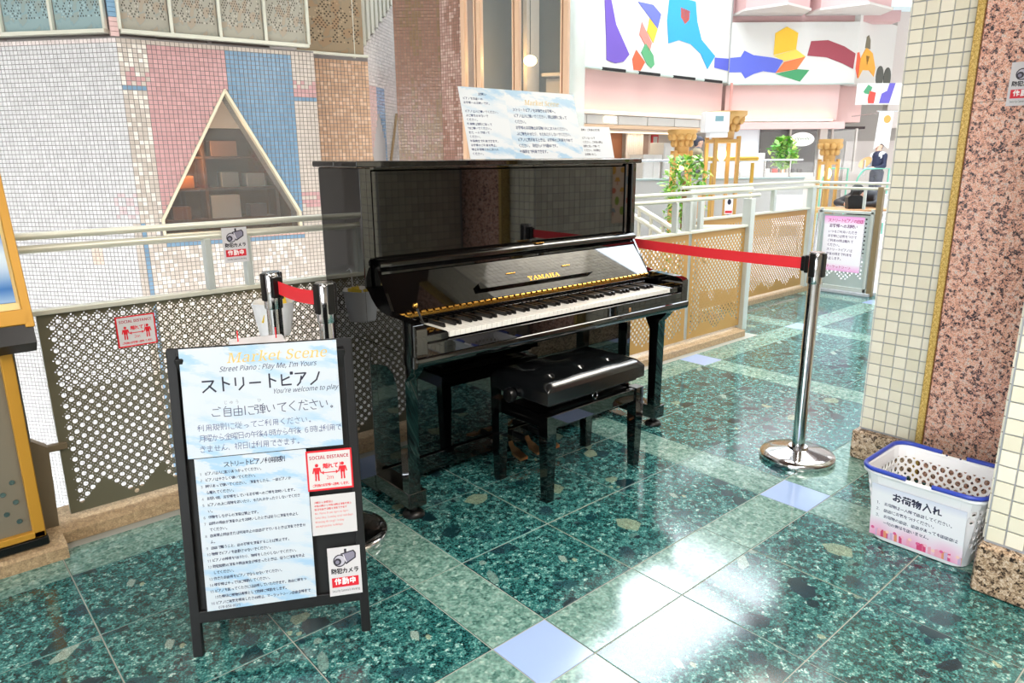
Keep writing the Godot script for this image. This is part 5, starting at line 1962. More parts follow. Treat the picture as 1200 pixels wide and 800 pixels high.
# ------------------------------------------------------------------ the stool
func build_stool() -> void:
	var t := thing("piano_stool", "black adjustable piano stool with a buttoned leather seat", "stool", Vector3(0.79, 0, -0.674))
	var hx := 0.2875
	var hz := 0.166
	for sx in [-1.0, 1.0]:
		for sz in [-1.0, 1.0]:
			var b := Mb.new()
			var o := Vector2(sx * (hx - 0.023), sz * (hz - 0.023))
			var oi := o + Vector2(-sx, -sz) * 0.004
			for k in 4:
				pass
			# tapered square leg: upper block and a leg narrowing to the floor
			var tp := [0.024, 0.024, 0.018]
			var ys := [0.362, 0.26, 0.0]
			for k in 2:
				var r0: float = tp[k]
				var r1: float = tp[k + 1]
				for s in 4:
					var a0 := PI / 4 + s * PI / 2
					var a1 := a0 + PI / 2
					var c0 := Vector3(cos(a0), 0, sin(a0)) * 1.4142
					var c1 := Vector3(cos(a1), 0, sin(a1)) * 1.4142
					var ctr := Vector3(o.x, 0, o.y)
					var nn := (c0 + c1).normalized()
					b.quad(ctr + c0 * r0 + Vector3.UP * ys[k], ctr + c1 * r0 + Vector3.UP * ys[k], ctr + c1 * r1 + Vector3.UP * ys[k + 1], ctr + c0 * r1 + Vector3.UP * ys[k + 1], nn)
			b.quad(Vector3(o.x - 0.024, 0.362, o.y - 0.024), Vector3(o.x + 0.024, 0.362, o.y - 0.024), Vector3(o.x + 0.024, 0.362, o.y + 0.024), Vector3(o.x - 0.024, 0.362, o.y + 0.024), Vector3.UP)
			b.quad(Vector3(o.x - 0.018, 0.0, o.y - 0.018), Vector3(o.x + 0.018, 0.0, o.y - 0.018), Vector3(o.x + 0.018, 0.0, o.y + 0.018), Vector3(o.x - 0.018, 0.0, o.y + 0.018), Vector3.DOWN)
			obj("leg", b, M.black, t)
	for q in [[0.0, 1.0], [0.0, -1.0], [1.0, 0.0], [-1.0, 0.0]]:
		var b := Mb.new()
		if q[0] == 0.0:
			b.box(T(0, 0.332, q[1] * (hz - 0.017)), Vector3(hx * 2 - 0.09, 0.055, 0.022), 0.003)
		else:
			b.box(T(q[0] * (hx - 0.017), 0.332, 0), Vector3(0.022, 0.055, hz * 2 - 0.09), 0.003)
		obj("apron", b, M.black, t)
	# lifting gear
	var g := Mb.new()
	for s in [-1.0, 1.0]:
		g.box(Transform3D(Basis(Vector3.BACK, s * 0.32), Vector3(s * 0.13, 0.365, 0.07)), Vector3(0.2, 0.02, 0.012))
		g.box(Transform3D(Basis(Vector3.BACK, -s * 0.32), Vector3(s * 0.13, 0.365, -0.07)), Vector3(0.2, 0.02, 0.012))
	g.box(T(0, 0.34, 0), Vector3(hx * 2 - 0.06, 0.02, 0.2), 0.002)
	g.tube([Vector3(-hx - 0.004, 0.408, -0.03), Vector3(hx - 0.02, 0.408, -0.03)], 0.008, 10)
	obj("lift_mechanism", g, M.black_satin, t)
	var sr := Mb.new()
	for k in 14:
		var a := TAU * k / 14
		var a2 := TAU * (k + 1) / 14
		sr.tube([Vector3(0.03 + cos(a) * 0.014, 0.368 + sin(a) * 0.014, 0.12), Vector3(0.03 + cos(a2) * 0.014, 0.368 + sin(a2) * 0.014, 0.12)], 0.0025, 6)
	obj("steel_ring", sr, M.steel, t)
	var kn := Mb.new()
	kn.lathe(Transform3D(Basis(Vector3.BACK, PI / 2), Vector3(-hx - 0.004, 0.408, -0.03)), [Vector2(0.0, 0.03), Vector2(0.026, 0.028), Vector2(0.03, 0.02), Vector2(0.03, 0.008), Vector2(0.026, 0.0), Vector2(0.0, 0.0)], 22)
	obj("height_knob", kn, M.black_satin, t)
	# seat: a puffed cushion with six buttons pulled into it
	var s := Mb.new()
	var W := 0.575
	var Dp := 0.335
	var nx := 56
	var nz := 34
	var btn := []
	for bx in [-0.17, 0.0, 0.17]:
		for bz in [-0.075, 0.075]:
			btn.append(Vector2(bx, bz))
	var hgt := func(x: float, z: float) -> float:
		var ex := clampf((W * 0.5 - absf(x)) / 0.045, 0.0, 1.0)
		var ez := clampf((Dp * 0.5 - absf(z)) / 0.045, 0.0, 1.0)
		var e := sqrt(1.0 - (1.0 - ex) * (1.0 - ex)) * sqrt(1.0 - (1.0 - ez) * (1.0 - ez))
		var y: float = 0.456 + 0.032 * e + 0.008 * cos(x / W * PI) * cos(z / Dp * PI)
		for q in btn:
			var d: float = Vector2(x, z).distance_to(q)
			y -= 0.015 * exp(-d * d / 0.0004)
			y -= 0.006 * exp(-d * d / 0.0022)
		return y
	var grid := []
	for j in nz + 1:
		var row := []
		for i in nx + 1:
			# closer lines near the rim
			var a := (i / float(nx)) * 2.0 - 1.0
			var c := (j / float(nz)) * 2.0 - 1.0
			var x := signf(a) * (1.0 - pow(1.0 - absf(a), 1.5)) * W * 0.5
			var z := signf(c) * (1.0 - pow(1.0 - absf(c), 1.5)) * Dp * 0.5
			row.append(Vector2(x, z))
		grid.append(row)
	var pos := func(j: int, i: int) -> Vector3:
		var q: Vector2 = grid[j][i]
		return Vector3(q.x, (hgt as Callable).call(q.x, q.y), q.y)
	var nrm := func(j: int, i: int) -> Vector3:
		var q: Vector2 = grid[j][i]
		var e := 0.002
		var dx: float = ((hgt as Callable).call(q.x + e, q.y) - (hgt as Callable).call(q.x - e, q.y)) / (2 * e)
		var dz: float = ((hgt as Callable).call(q.x, q.y + e) - (hgt as Callable).call(q.x, q.y - e)) / (2 * e)
		dx = clampf(dx, -2.0, 2.0)
		dz = clampf(dz, -2.0, 2.0)
		return Vector3(-dx, 1, -dz).normalized()
	var P := []
	var N := []
	for j in nz + 1:
		var rp := []
		var rn := []
		for i in nx + 1:
			rp.append((pos as Callable).call(j, i))
			rn.append((nrm as Callable).call(j, i))
		P.append(rp)
		N.append(rn)
	for j in nz:
		for i in nx:
			s.quadn(P[j][i], P[j][i + 1], P[j + 1][i + 1], P[j + 1][i], N[j][i], N[j][i + 1], N[j + 1][i + 1], N[j + 1][i])
	var yb := 0.408
	for i in nx:
		for j in [0, nz]:
			var out := Vector3(0, 0, -1 if j == 0 else 1)
			s.quad(P[j][i], P[j][i + 1], Vector3(P[j][i + 1].x, yb, P[j][i + 1].z), Vector3(P[j][i].x, yb, P[j][i].z), out)
	for j in nz:
		for i in [0, nx]:
			var out := Vector3(-1 if i == 0 else 1, 0, 0)
			s.quad(P[j][i], P[j + 1][i], Vector3(P[j + 1][i].x, yb, P[j + 1][i].z), Vector3(P[j][i].x, yb, P[j][i].z), out)
	s.quad(Vector3(-W * 0.5, yb, -Dp * 0.5), Vector3(W * 0.5, yb, -Dp * 0.5), Vector3(W * 0.5, yb, Dp * 0.5), Vector3(-W * 0.5, yb, Dp * 0.5), Vector3.DOWN)
	var seat := obj("seat_cushion", s, M.leather, t)
	for q in btn:
		var b := Mb.new()
		b.ball(T(q.x, (hgt as Callable).call(q.x, q.y) + 0.0015, q.y), Vector3(0.009, 0.004, 0.009), 12)
		obj("button", b, M.leather, seat)
	var sb := Mb.new()
	sb.box(T(0, 0.4, 0), Vector3(W - 0.05, 0.016, Dp - 0.04), 0.002)
	obj("seat_board", sb, M.black_matt, t)


# ------------------------------------------------------------------ the A-board with its posters
func person_mark(im: Image, c: Vector2, h: float, col: Color) -> void:
	dot(im, c + Vector2(0, -h * 0.43), h * 0.1, col)
	fill_poly(im, PackedVector2Array([c + Vector2(-0.17, -0.3) * h, c + Vector2(0.17, -0.3) * h, c + Vector2(0.13, 0.08) * h, c + Vector2(-0.13, 0.08) * h]), col)
	for s in [-1.0, 1.0]:
		pen(im, [c + Vector2(s * 0.16, -0.28) * h, c + Vector2(s * 0.23, 0.02) * h], h * 0.07, col)
		pen(im, [c + Vector2(s * 0.07, 0.05) * h, c + Vector2(s * 0.08, 0.46) * h], h * 0.09, col)


func distance_print(w: int, h: int) -> Image:
	var red := C8(214, 30, 44)
	var im := paper(w, h, Color(0.82, 0.81, 0.81))
	for q in [Rect2i(0, 0, w, h / 22), Rect2i(0, h - h / 22, w, h / 22), Rect2i(0, 0, w / 26, h), Rect2i(w - w / 26, 0, w / 26, h)]:
		im.fill_rect(q, red)
	latin(im, "SOCIAL DISTANCE", w * 0.5, h * 0.22, h * 0.085, C8(170, 24, 50), font(true), 0.94, 0.0, true)
	person_mark(im, Vector2(w * 0.22, h * 0.55), h * 0.42, red)
	person_mark(im, Vector2(w * 0.78, h * 0.55), h * 0.42, red)
	jp(im, "離れて！", w * 0.36, h * 0.33, h * 0.13, h * 0.018, red, 0.9)
	var y := h * 0.56
	pen(im, [Vector2(w * 0.36, y), Vector2(w * 0.64, y)], h * 0.025, red)
	fill_poly(im, PackedVector2Array([Vector2(w * 0.31, y), Vector2(w * 0.37, y - h * 0.05), Vector2(w * 0.37, y + h * 0.05)]), red)
	fill_poly(im, PackedVector2Array([Vector2(w * 0.69, y), Vector2(w * 0.63, y - h * 0.05), Vector2(w * 0.63, y + h * 0.05)]), red)
	latin(im, "2m", w * 0.5, h * 0.73, h * 0.09, red, font(), 1.0, 0.0, true)
	jp(im, "ご利用のお客様へお願いします。", w * 0.1, h * 0.83, h * 0.075, h * 0.01, red, 0.82)
	return im


func camera_print(w: int, h: int) -> Image:
	var im := paper(w, h, Color(0.82, 0.81, 0.82))
	var dk := C8(44, 40, 52)
	var md := C8(134, 130, 148)
	var c := Vector2(w * 0.5, h * 0.24)
	# the drawn camera: a drum with a lens hood
	fill_poly(im, PackedVector2Array([c + Vector2(-0.1, -0.16) * w, c + Vector2(0.3, -0.24) * w, c + Vector2(0.37, -0.14) * w, c + Vector2(0.36, 0.02) * w, c + Vector2(0.05, 0.2) * w]), dk)
	fill_poly(im, PackedVector2Array([c + Vector2(-0.06, -0.13) * w, c + Vector2(0.28, -0.2) * w, c + Vector2(0.33, -0.13) * w, c + Vector2(0.32, 0.0) * w, c + Vector2(0.05, 0.15) * w]), md)
	dot(im, c + Vector2(-0.14, 0.06) * w, w * 0.2, dk)
	dot(im, c + Vector2(-0.14, 0.06) * w, w * 0.165, C8(190, 186, 198))
	dot(im, c + Vector2(-0.2, 0.09) * w, w * 0.11, dk)
	dot(im, c + Vector2(-0.21, 0.1) * w, w * 0.06, md)
	pen(im, [c + Vector2(-0.02, -0.12) * w, c + Vector2(0.06, 0.12) * w], w * 0.03, C8(226, 222, 228))
	pen(im, [c + Vector2(0.05, -0.2) * w, c + Vector2(0.05, -0.28) * w], w * 0.07, dk)
	jp(im, "防犯カメラ", w * 0.08, h * 0.44, w * 0.165, w * 0.028, C8(30, 28, 36), 1.04)
	im.fill_rect(Rect2i(int(w * 0.09), int(h * 0.63), int(w * 0.82), int(h * 0.2)), C8(214, 28, 48))
	jp(im, "作動中", w * 0.17, h * 0.645, w * 0.2, w * 0.036, Color(0.97, 0.95, 0.95), 1.14)
	latin(im, "Security Camera is Working", w * 0.5, h * 0.94, h * 0.045, C8(60, 60, 70), font(), 0.72, 0.0, true)
	return im


func build_signboard() -> void:
	var FL := Vector3(-0.833, 0, -0.517)
	var u := Vector3(0.8846, 0, 0.4663)
	var t := thing("a_board", "black framed easel board of street piano rules and warnings", "signboard", FL, -atan2(u.z, u.x))
	# in the thing's own axes: x along the feet, z towards the viewer's side; the face leans back
	var lean := Transform3D(Basis(Vector3.RIGHT, -0.163), Vector3.ZERO)
	var fm := mat(Color(0.04, 0.038, 0.05), 0.5)
	for q in [[0.0, 0.85], [0.452, 0.85]]:
		var b := Mb.new()
		b.box(lean * T(q[0] + 0.012, q[1] * 0.5, -0.012), Vector3(0.026, q[1], 0.026), 0.003)
		obj("leg", b, fm, t)
	for y in [0.111, 0.838]:
		var b := Mb.new()
		b.box(lean * T(0.238, y, -0.012), Vector3(0.45, 0.034 if y < 0.5 else 0.024, 0.024), 0.003)
		obj("cross_rail", b, fm, t)
	var bd := Mb.new()
	bd.box(lean * T(0.238, 0.475, -0.016), Vector3(0.45, 0.71, 0.008))
	obj("board", bd, mat(Color(0.05, 0.05, 0.056), 0.6), t)
	# rear frame of the easel
	var lean2 := Transform3D(Basis(Vector3.RIGHT, 0.2), Vector3(0, 0.0, -0.30))
	for x in [0.03, 0.446]:
		var b := Mb.new()
		b.box(lean2 * T(x, 0.415, 0.0), Vector3(0.022, 0.83, 0.02), 0.003)
		obj("rear_leg", b, fm, t)
	var rc := Mb.new()
	rc.box(lean2 * T(0.238, 0.2, 0), Vector3(0.4, 0.03, 0.016), 0.002)
	obj("rear_rail", rc, fm, t)
	# posters
	var big := paper(840, 600, Color(0.79, 0.825, 0.86))
	washes(big, 17, 1.4)
	latin(big, "Market Scene", 240, 92, 54, C8(226, 188, 104), font(false, true), 1.12, 0.25)
	latin(big, "Street Piano : Play Me, I'm Yours", 196, 146, 28, C8(44, 50, 84), font(false, false), 0.92, 0.3)
	jp(big, "ストリートピアノ", 96, 164, 84, 8.5, C8(24, 26, 48), 0.98)
	latin(big, "You're welcome to play", 470, 286, 26, C8(44, 50, 84), font(), 0.95, 0.3)
	jp(big, "じゆう", 208, 296, 22, 2.0, C8(140, 146, 160), 1.4)
	jp(big, "ひ", 386, 296, 22, 2.0, C8(140, 146, 160))
	jp(big, "ご自由に弾いてください。", 136, 326, 60, 4.4, C8(70, 74, 100), 0.97)
	jp(big, "利用規則に従ってご利用ください。", 62, 418, 38, 3.0, C8(92, 100, 136), 1.04)
	jp(big, "月曜から金曜日の午後4時から午後 6時は利用で".replace("4", "　").replace("6", "　"), 62, 476, 38, 3.0, C8(92, 100, 136), 0.9)
	latin(big, "4", 406, 512, 30, C8(92, 100, 136), font())
	latin(big, "6", 630, 512, 30, C8(92, 100, 136), font())
	jp(big, "きません、祝日は利用できます。", 62, 534, 38, 3.0, C8(92, 100, 136), 0.98)
	var rules := paper(600, 840, Color(0.79, 0.825, 0.86))
	washes(rules, 23, 1.5)
	jp(rules, "ストリートピアノ利用規則", 150, 26, 32, 3.4, C8(30, 34, 60), 0.86)
	var y := 74.0
	var k := 1
	for s in ["+ピアノは人に取りあつかってください。", "+ピアノはやさしく弾いてください。", "+願りあって弾いてください。 演奏をしたら、一度ピアノか", "ら離れてください。", "+お祝い時、お客様をしているお客様へのご様をお願いします。", "+ピアノの上に荷物をおいたり、もたれかかったりしないでくださ", "い。", "+作物をしながらの演奏は禁止です。", "+施時の様子が演奏中止をお願いしたときは従うに演奏を中止し", "てください。", "+使用禁止時間または利用中止の表示がでているときは演奏できませ", "ん。", "+大声で離うこと、他の客様を演奏することは禁止です。", "+物様でピアノを移動させないでください。", "+ピアノの様様を切けたり、物様をしたりしないでください。", "+防犯規則の演奏や様子用金が様まったときは、従うに演奏を中止", "してください。", "+作きたお手様をピアノでならせないでください。", "+様客様はやって切に様動してください。", "+ピアノを取ってくたさには弁様していただきます。自由に様をつ", "けた様任に様物任責様として防様に様動をします。", "+ピアノに用気を様用したさの時は、マーケットシーン管理金様まで"]:
		var first: bool = s.begins_with("+")
		if first:
			latin(rules, str(k), 22, y + 17, 14, C8(40, 46, 74), font())
			k += 1
		jp(rules, s.trim_prefix("+"), 48, y, 17.5, 2.3, C8(36, 42, 70), 0.99)
		y += 34.5 if first else 33
	latin(rules, "078-858-8071", 60, 832, 14, C8(40, 46, 74), font())
	var slip := paper(260, 240, Color(0.81, 0.80, 0.81))
	y = 34.0
	for s in ["月曜から金曜日は", "午後の時から午後の時は演奏を禁止", "祝日を除き日曜も演奏できます"]:
		jp(slip, s, 20, y, 13.5, 1.6, C8(206, 60, 60), 1.0)
		y += 21
	for s in ["No Piano from 4pm to 6pm", "Saturday, Sunday and Holidays", "Monday through Friday", "except public holidays"]:
		latin(slip, s, 20, y + 20, 12, C8(214, 90, 84), font(), 0.95)
		y += 26
	var stuck := [
		["poster", "white landscape poster with gold and navy writing", 0.031, 0.553, 0.404, 0.295, big],
		["poster", "pale blue portrait poster of numbered rules", 0.046, 0.127, 0.288, 0.424, rules],
		["warning_print", "red bordered print with two red figures and an arrow", 0.332, 0.429, 0.124, 0.114, distance_print(320, 290)],
		["warning_print", "white slip with red writing", 0.336, 0.302, 0.122, 0.113, slip],
		["warning_print", "print with a drawn camera and a red bar", 0.371, 0.121, 0.09, 0.14, camera_print(220, 336)],
	]
	var z := 0.0022
	for q in stuck:
		var o := obj(q[0], sheet(q[4], q[5], 0.0008), pic_mat(q[6], 0.35), t, lean * T(q[2], q[3], z))
		o.set_meta("label", q[1])
		z += 0.0006


# ------------------------------------------------------------------ belt posts
func belt_post(label: String, p: Vector3, yaw: float, reel: bool) -> Node3D:
	var t := thing("belt_post", label, "belt post", p, yaw, "")
	var b := Mb.new()
	b.lathe(T(), [Vector2(0.0, 0.0), Vector2(0.157, 0.0), Vector2(0.16, 0.004), Vector2(0.16, 0.02), Vector2(0.156, 0.0265), Vector2(0.12, 0.034), Vector2(0.07, 0.044), Vector2(0.044, 0.05), Vector2(0.04, 0.06), Vector2(0.0, 0.06)], 48)
	obj("base", b, M.chrome, t)
	var c := Mb.new()
	c.lathe(T(), [Vector2(0.027, 0.06), Vector2(0.027, 0.83), Vector2(0.0, 0.83)], 32)
	obj("pole", c, M.chrome, t)
	var h := Mb.new()
	h.lathe(T(), [Vector2(0.0, 0.795), Vector2(0.031, 0.795), Vector2(0.0325, 0.80), Vector2(0.0325, 0.918), Vector2(0.03, 0.923), Vector2(0.0, 0.925)], 32)
	obj("head", h, M.chrome, t)
	var cap := Mb.new()
	cap.lathe(T(), [Vector2(0.0, 0.9245), Vector2(0.031, 0.9245), Vector2(0.031, 0.928), Vector2(0.0, 0.929)], 28)
	obj("cap", cap, M.steel, t)
	for k in 4:
		var d := Basis(Vector3.UP, k * PI / 2)
		var s := Mb.new()
		s.box(Transform3D(d, d * Vector3(0.033, 0.875, 0)), Vector3(0.022, 0.075, 0.04) if k == 0 else Vector3(0.01, 0.1, 0.026), 0.003)
		obj("belt_slot", s, M.black_satin, t)
	return t


func belt(a: Vector3, b: Vector3, sag: float) -> Mb:
	var m := Mb.new()
	var n := 16
	var side := (b - a).cross(Vector3.UP).normalized()
	for i in n:
		var p := a.lerp(b, i / float(n)) - Vector3(0, sag * sin(PI * i / n), 0)
		var q := a.lerp(b, (i + 1) / float(n)) - Vector3(0, sag * sin(PI * (i + 1) / n), 0)
		var h := Vector3(0, 0.024, 0)
		for s in [-1.0, 1.0]:
			var o: Vector3 = side * s * 0.0006
			m.quad(p + o - h, q + o - h, q + o + h, p + o + h, side * s)
	return m


func build_posts() -> void:
	var A := Vector3(-0.25, 0, -1.165)
	var B := Vector3(-0.213, 0, -0.825)
	var R := Vector3(1.65, 0, -0.075)
	var ab := atan2(-(B - A).z, (B - A).x)
	var pa := belt_post("farther chrome belt post left of the piano, its red belt reaching the nearer one", A, ab, true)
	belt_post("chrome belt post left of the piano, nearer of the two, right behind the easel board", B, ab + PI, true)
	var E := Vector3(1.735, 0, -1.46)
	var yr := atan2(-(E - R).z, (E - R).x)
	var pr := belt_post("chrome belt post standing alone right of the piano stool", R, yr, true)
	var dab := (B - A).normalized()
	var m := belt(A + dab * 0.045 + Vector3(0, 0.875, 0), B - dab * 0.045 + Vector3(0, 0.87, 0), 0.008)
	var o := obj("belt", m, M.red, pa, Transform3D(Basis(), Vector3.ZERO))
	o.transform = pa.transform.affine_inverse()
	var de := (E - R).normalized()
	var m2 := belt(R + de * 0.06 + Vector3(0, 0.875, 0), E + Vector3(0, 0.89, -0.01), 0.012)
	var o2 := obj("belt", m2, M.red, pr)
	o2.transform = pr.transform.affine_inverse()
	var ck := Mb.new()
	ck.box(Transform3D(Basis(), E + Vector3(0, 0.89, -0.012)), Vector3(0.03, 0.06, 0.02), 0.003)
	var o3 := obj("belt_clip", ck, M.black_satin, pr)
	o3.transform = pr.transform.affine_inverse()
	# holder of the belt's end on the right post
	var e2 := Mb.new()
	e2.box(T(0.055, 0.875, 0), Vector3(0.02, 0.064, 0.024), 0.003)
	obj("belt_end", e2, M.black_satin, pr)


# ------------------------------------------------------------------ the luggage basket
func rounded(hx: float, hz: float, r: float, n := 6) -> Array:
	var out := []
	for q in [[1, 1, 0.0], [-1, 1, 0.5], [-1, -1, 1.0], [1, -1, 1.5]]:
		for k in n + 1:
			var a: float = PI * q[2] + PI / 2 * k / n
			out.append(Vector2(q[0] * (hx - r) + cos(a) * r, q[1] * (hz - r) + sin(a) * r))
	return out


func build_basket() -> void:
	var t := thing("luggage_basket", "white perforated plastic basket with blue handles standing before the granite", "basket", Vector3(1.31, 0, 0.583))
	var y1 := 0.262
	# walls: rows of cells, many with a round hole
	var b := Mb.new()
	var rows := 8
	var outline := func(k: float) -> Array:
		return rounded(lerpf(0.117, 0.158, k), lerpf(0.152, 0.184, k), 0.05, 5)
	var pts0: Array = rounded(0.117, 0.152, 0.05, 5)
	var m := pts0.size()
	# parametrise the outline by length and cut each wall into cells
	var cells := 44
	var ring := func(k: float) -> Array:
		var o: Array = (outline as Callable).call(k)
		var acc := [0.0]
		for i in m:
			acc.append(acc[i] + o[i].distance_to(o[(i + 1) % m]))
		var res := []
		for c in cells:
			var s: float = acc[m] * c / cells
			var i := 0
			while acc[i + 1] < s:
				i += 1
			res.append(o[i].lerp(o[(i + 1) % m], (s - acc[i]) / maxf(1e-6, acc[i + 1] - acc[i])))
		return res
	var rings := []
	for j in rows + 1:
		rings.append((ring as Callable).call(j / float(rows)))
	for j in rows:
		for c in cells:
			var c2 := (c + 1) % cells
			var q := []
			for w in [[j, c], [j, c2], [j + 1, c2], [j + 1, c]]:
				var p: Vector2 = rings[w[0]][w[1]]
				q.append(Vector3(p.x, 0.006 + (y1 - 0.006) * w[0] / rows, p.y))
			var ctr: Vector3 = (q[0] + q[1] + q[2] + q[3]) * 0.25
			var out := Vector3(ctr.x, 0.03, ctr.z).normalized()
			var nn: Vector3 = (q[1] - q[0]).cross(q[3] - q[0]).normalized()
			if nn.dot(out) < 0:
				nn = -nn
			var front := ctr.x < -0.09 and absf(ctr.z) < 0.152
			var hole := j >= 1 and j <= 6 and not front
			for face in [0.0, -0.003]:
				var o: Vector3 = nn * face
				var fn := nn if face == 0.0 else -nn
				if not hole:
					b.quad(q[0] + o, q[1] + o, q[2] + o, q[3] + o, fn)
				else:
					var e1: Vector3 = (q[1] - q[0] + q[2] - q[3]) * 0.25
					var e2: Vector3 = (q[3] - q[0] + q[2] - q[1]) * 0.25
					for k in 12:
						var a := TAU * k / 12
						var a2 := TAU * (k + 1) / 12
						var i1 := ctr + (e1 * cos(a) + e2 * sin(a)) * 0.62
						var i2 := ctr + (e1 * cos(a2) + e2 * sin(a2)) * 0.62
						var mx1 := 1.0 / maxf(absf(cos(a)), absf(sin(a)))
						var mx2 := 1.0 / maxf(absf(cos(a2)), absf(sin(a2)))
						var o1 := ctr + (e1 * cos(a) + e2 * sin(a)) * mx1
						var o2 := ctr + (e1 * cos(a2) + e2 * sin(a2)) * mx2
						b.quad(i1 + o, i2 + o, o2 + o, o1 + o, fn)
						if face == 0.0:
							b.quad(i1, i2, i2 - nn * 0.003, i1 - nn * 0.003, (ctr - i1).normalized())
	var fl := PackedVector2Array()
	for p in pts0:
		fl.append(p)
	b.prism(Transform3D(Basis(Vector3.RIGHT, PI / 2), Vector3(0, 0.006, 0)), fl, -0.003, 0.003)
	obj("body", b, M.white_plastic, t)
	var rim := Mb.new()
	var rp := []
	for p in rounded(0.161, 0.187, 0.05, 6):
		rp.append(Vector3(p.x, y1, p.y))
	rp.append(rp[0])
	rp.append(rp[1])
	rim.tube(rp, 0.0075, 10, false)
	obj("rim", rim, M.white_plastic, t)
	# two folded handles lying on the rim, open in the middle of the long sides
	for s in [-1.0, 1.0]:
		var h := []
		var full: Array = rounded(0.166, 0.189, 0.055, 8)
		for p in full:
			if p.y * s > 0.05 - 0.0:
				h.append(p)
		h.sort_custom(func(p, q): return atan2(p.y * s, p.x) < atan2(q.y * s, q.x))
		var hp := [Vector3(0.166, y1 + 0.012, s * 0.04)]
		for p in h:
			hp.append(Vector3(p.x, y1 + 0.014, p.y))
		hp.append(Vector3(-0.166, y1 + 0.012, s * 0.04))
		var hm := Mb.new()
		hm.tube(hp, 0.0078, 10)
		obj("handle", hm, M.blue_plastic, t)
	for q in [[0.158, 0.022], [0.158, -0.022]]:
		var pv := Mb.new()
		pv.ball(T(q[0], y1 + 0.008, q[1]), Vector3.ONE * 0.0035, 8)
		obj("pivot", pv, mat(C8(34, 40, 90), 0.4), t)
	# printed label on the front
	var im := paper(560, 380, Color(0.93, 0.93, 0.95))
	var r := RandomNumberGenerator.new()
	r.seed = 5
	for x in 560:
		for yy in 380:
			var k := clampf((yy - 230.0) / 150.0, 0.0, 1.0) * (0.75 + 0.25 * sin(x * 0.03))
			var kk := clampf((60.0 - yy) / 60.0, 0.0, 1.0) * 0.4
			im.set_pixel(x, yy, Color(0.94, 0.945, 0.965).lerp(Color(0.94, 0.55, 0.74), k * 0.85).lerp(Color(0.72, 0.76, 0.9), kk))
	for k in 30:
		var x := r.randf() * 560
		fill_poly(im, PackedVector2Array([Vector2(x, 330), Vector2(x + 18, 322), Vector2(x + 20, 378), Vector2(x + 2, 378)]), [C8(214, 70, 120), C8(240, 170, 190), C8(230, 150, 110), C8(206, 180, 214)][k % 4])
	for k in 12:
		dot(im, Vector2(20 + k * 47, 316 + r.randf() * 30), 11, [C8(226, 96, 150), C8(244, 186, 206), C8(250, 210, 190)][k % 3])
	jp(im, "お荷物入れ", 128, 30, 58, 8.5, C8(24, 28, 62), 1.04)
	var yy2 := 116.0
	var n := 1
	for s in ["+お荷物は一人様で管理してください。", "+盗難にお気をつけください。", "+お荷物の盗難、紛失があっても当施設は", "一切の責任を負いません。"]:
		if s.begins_with("+"):
			latin(im, "%d." % n, 34, yy2 + 24, 20, C8(40, 44, 80), font())
			n += 1
		jp(im, s.trim_prefix("+"), 82, yy2, 25, 2.8, C8(40, 44, 80), 0.99)
		yy2 += 46
	var lt := Transform3D(Basis.from_euler(Vector3(0, -PI / 2, 0)) * Basis(Vector3.RIGHT, 0.145), Vector3(-0.1265, 0.02, -0.146))
	obj("label_print", sheet(0.292, 0.205, 0.0012), pic_mat(im, 0.35), t, lt)


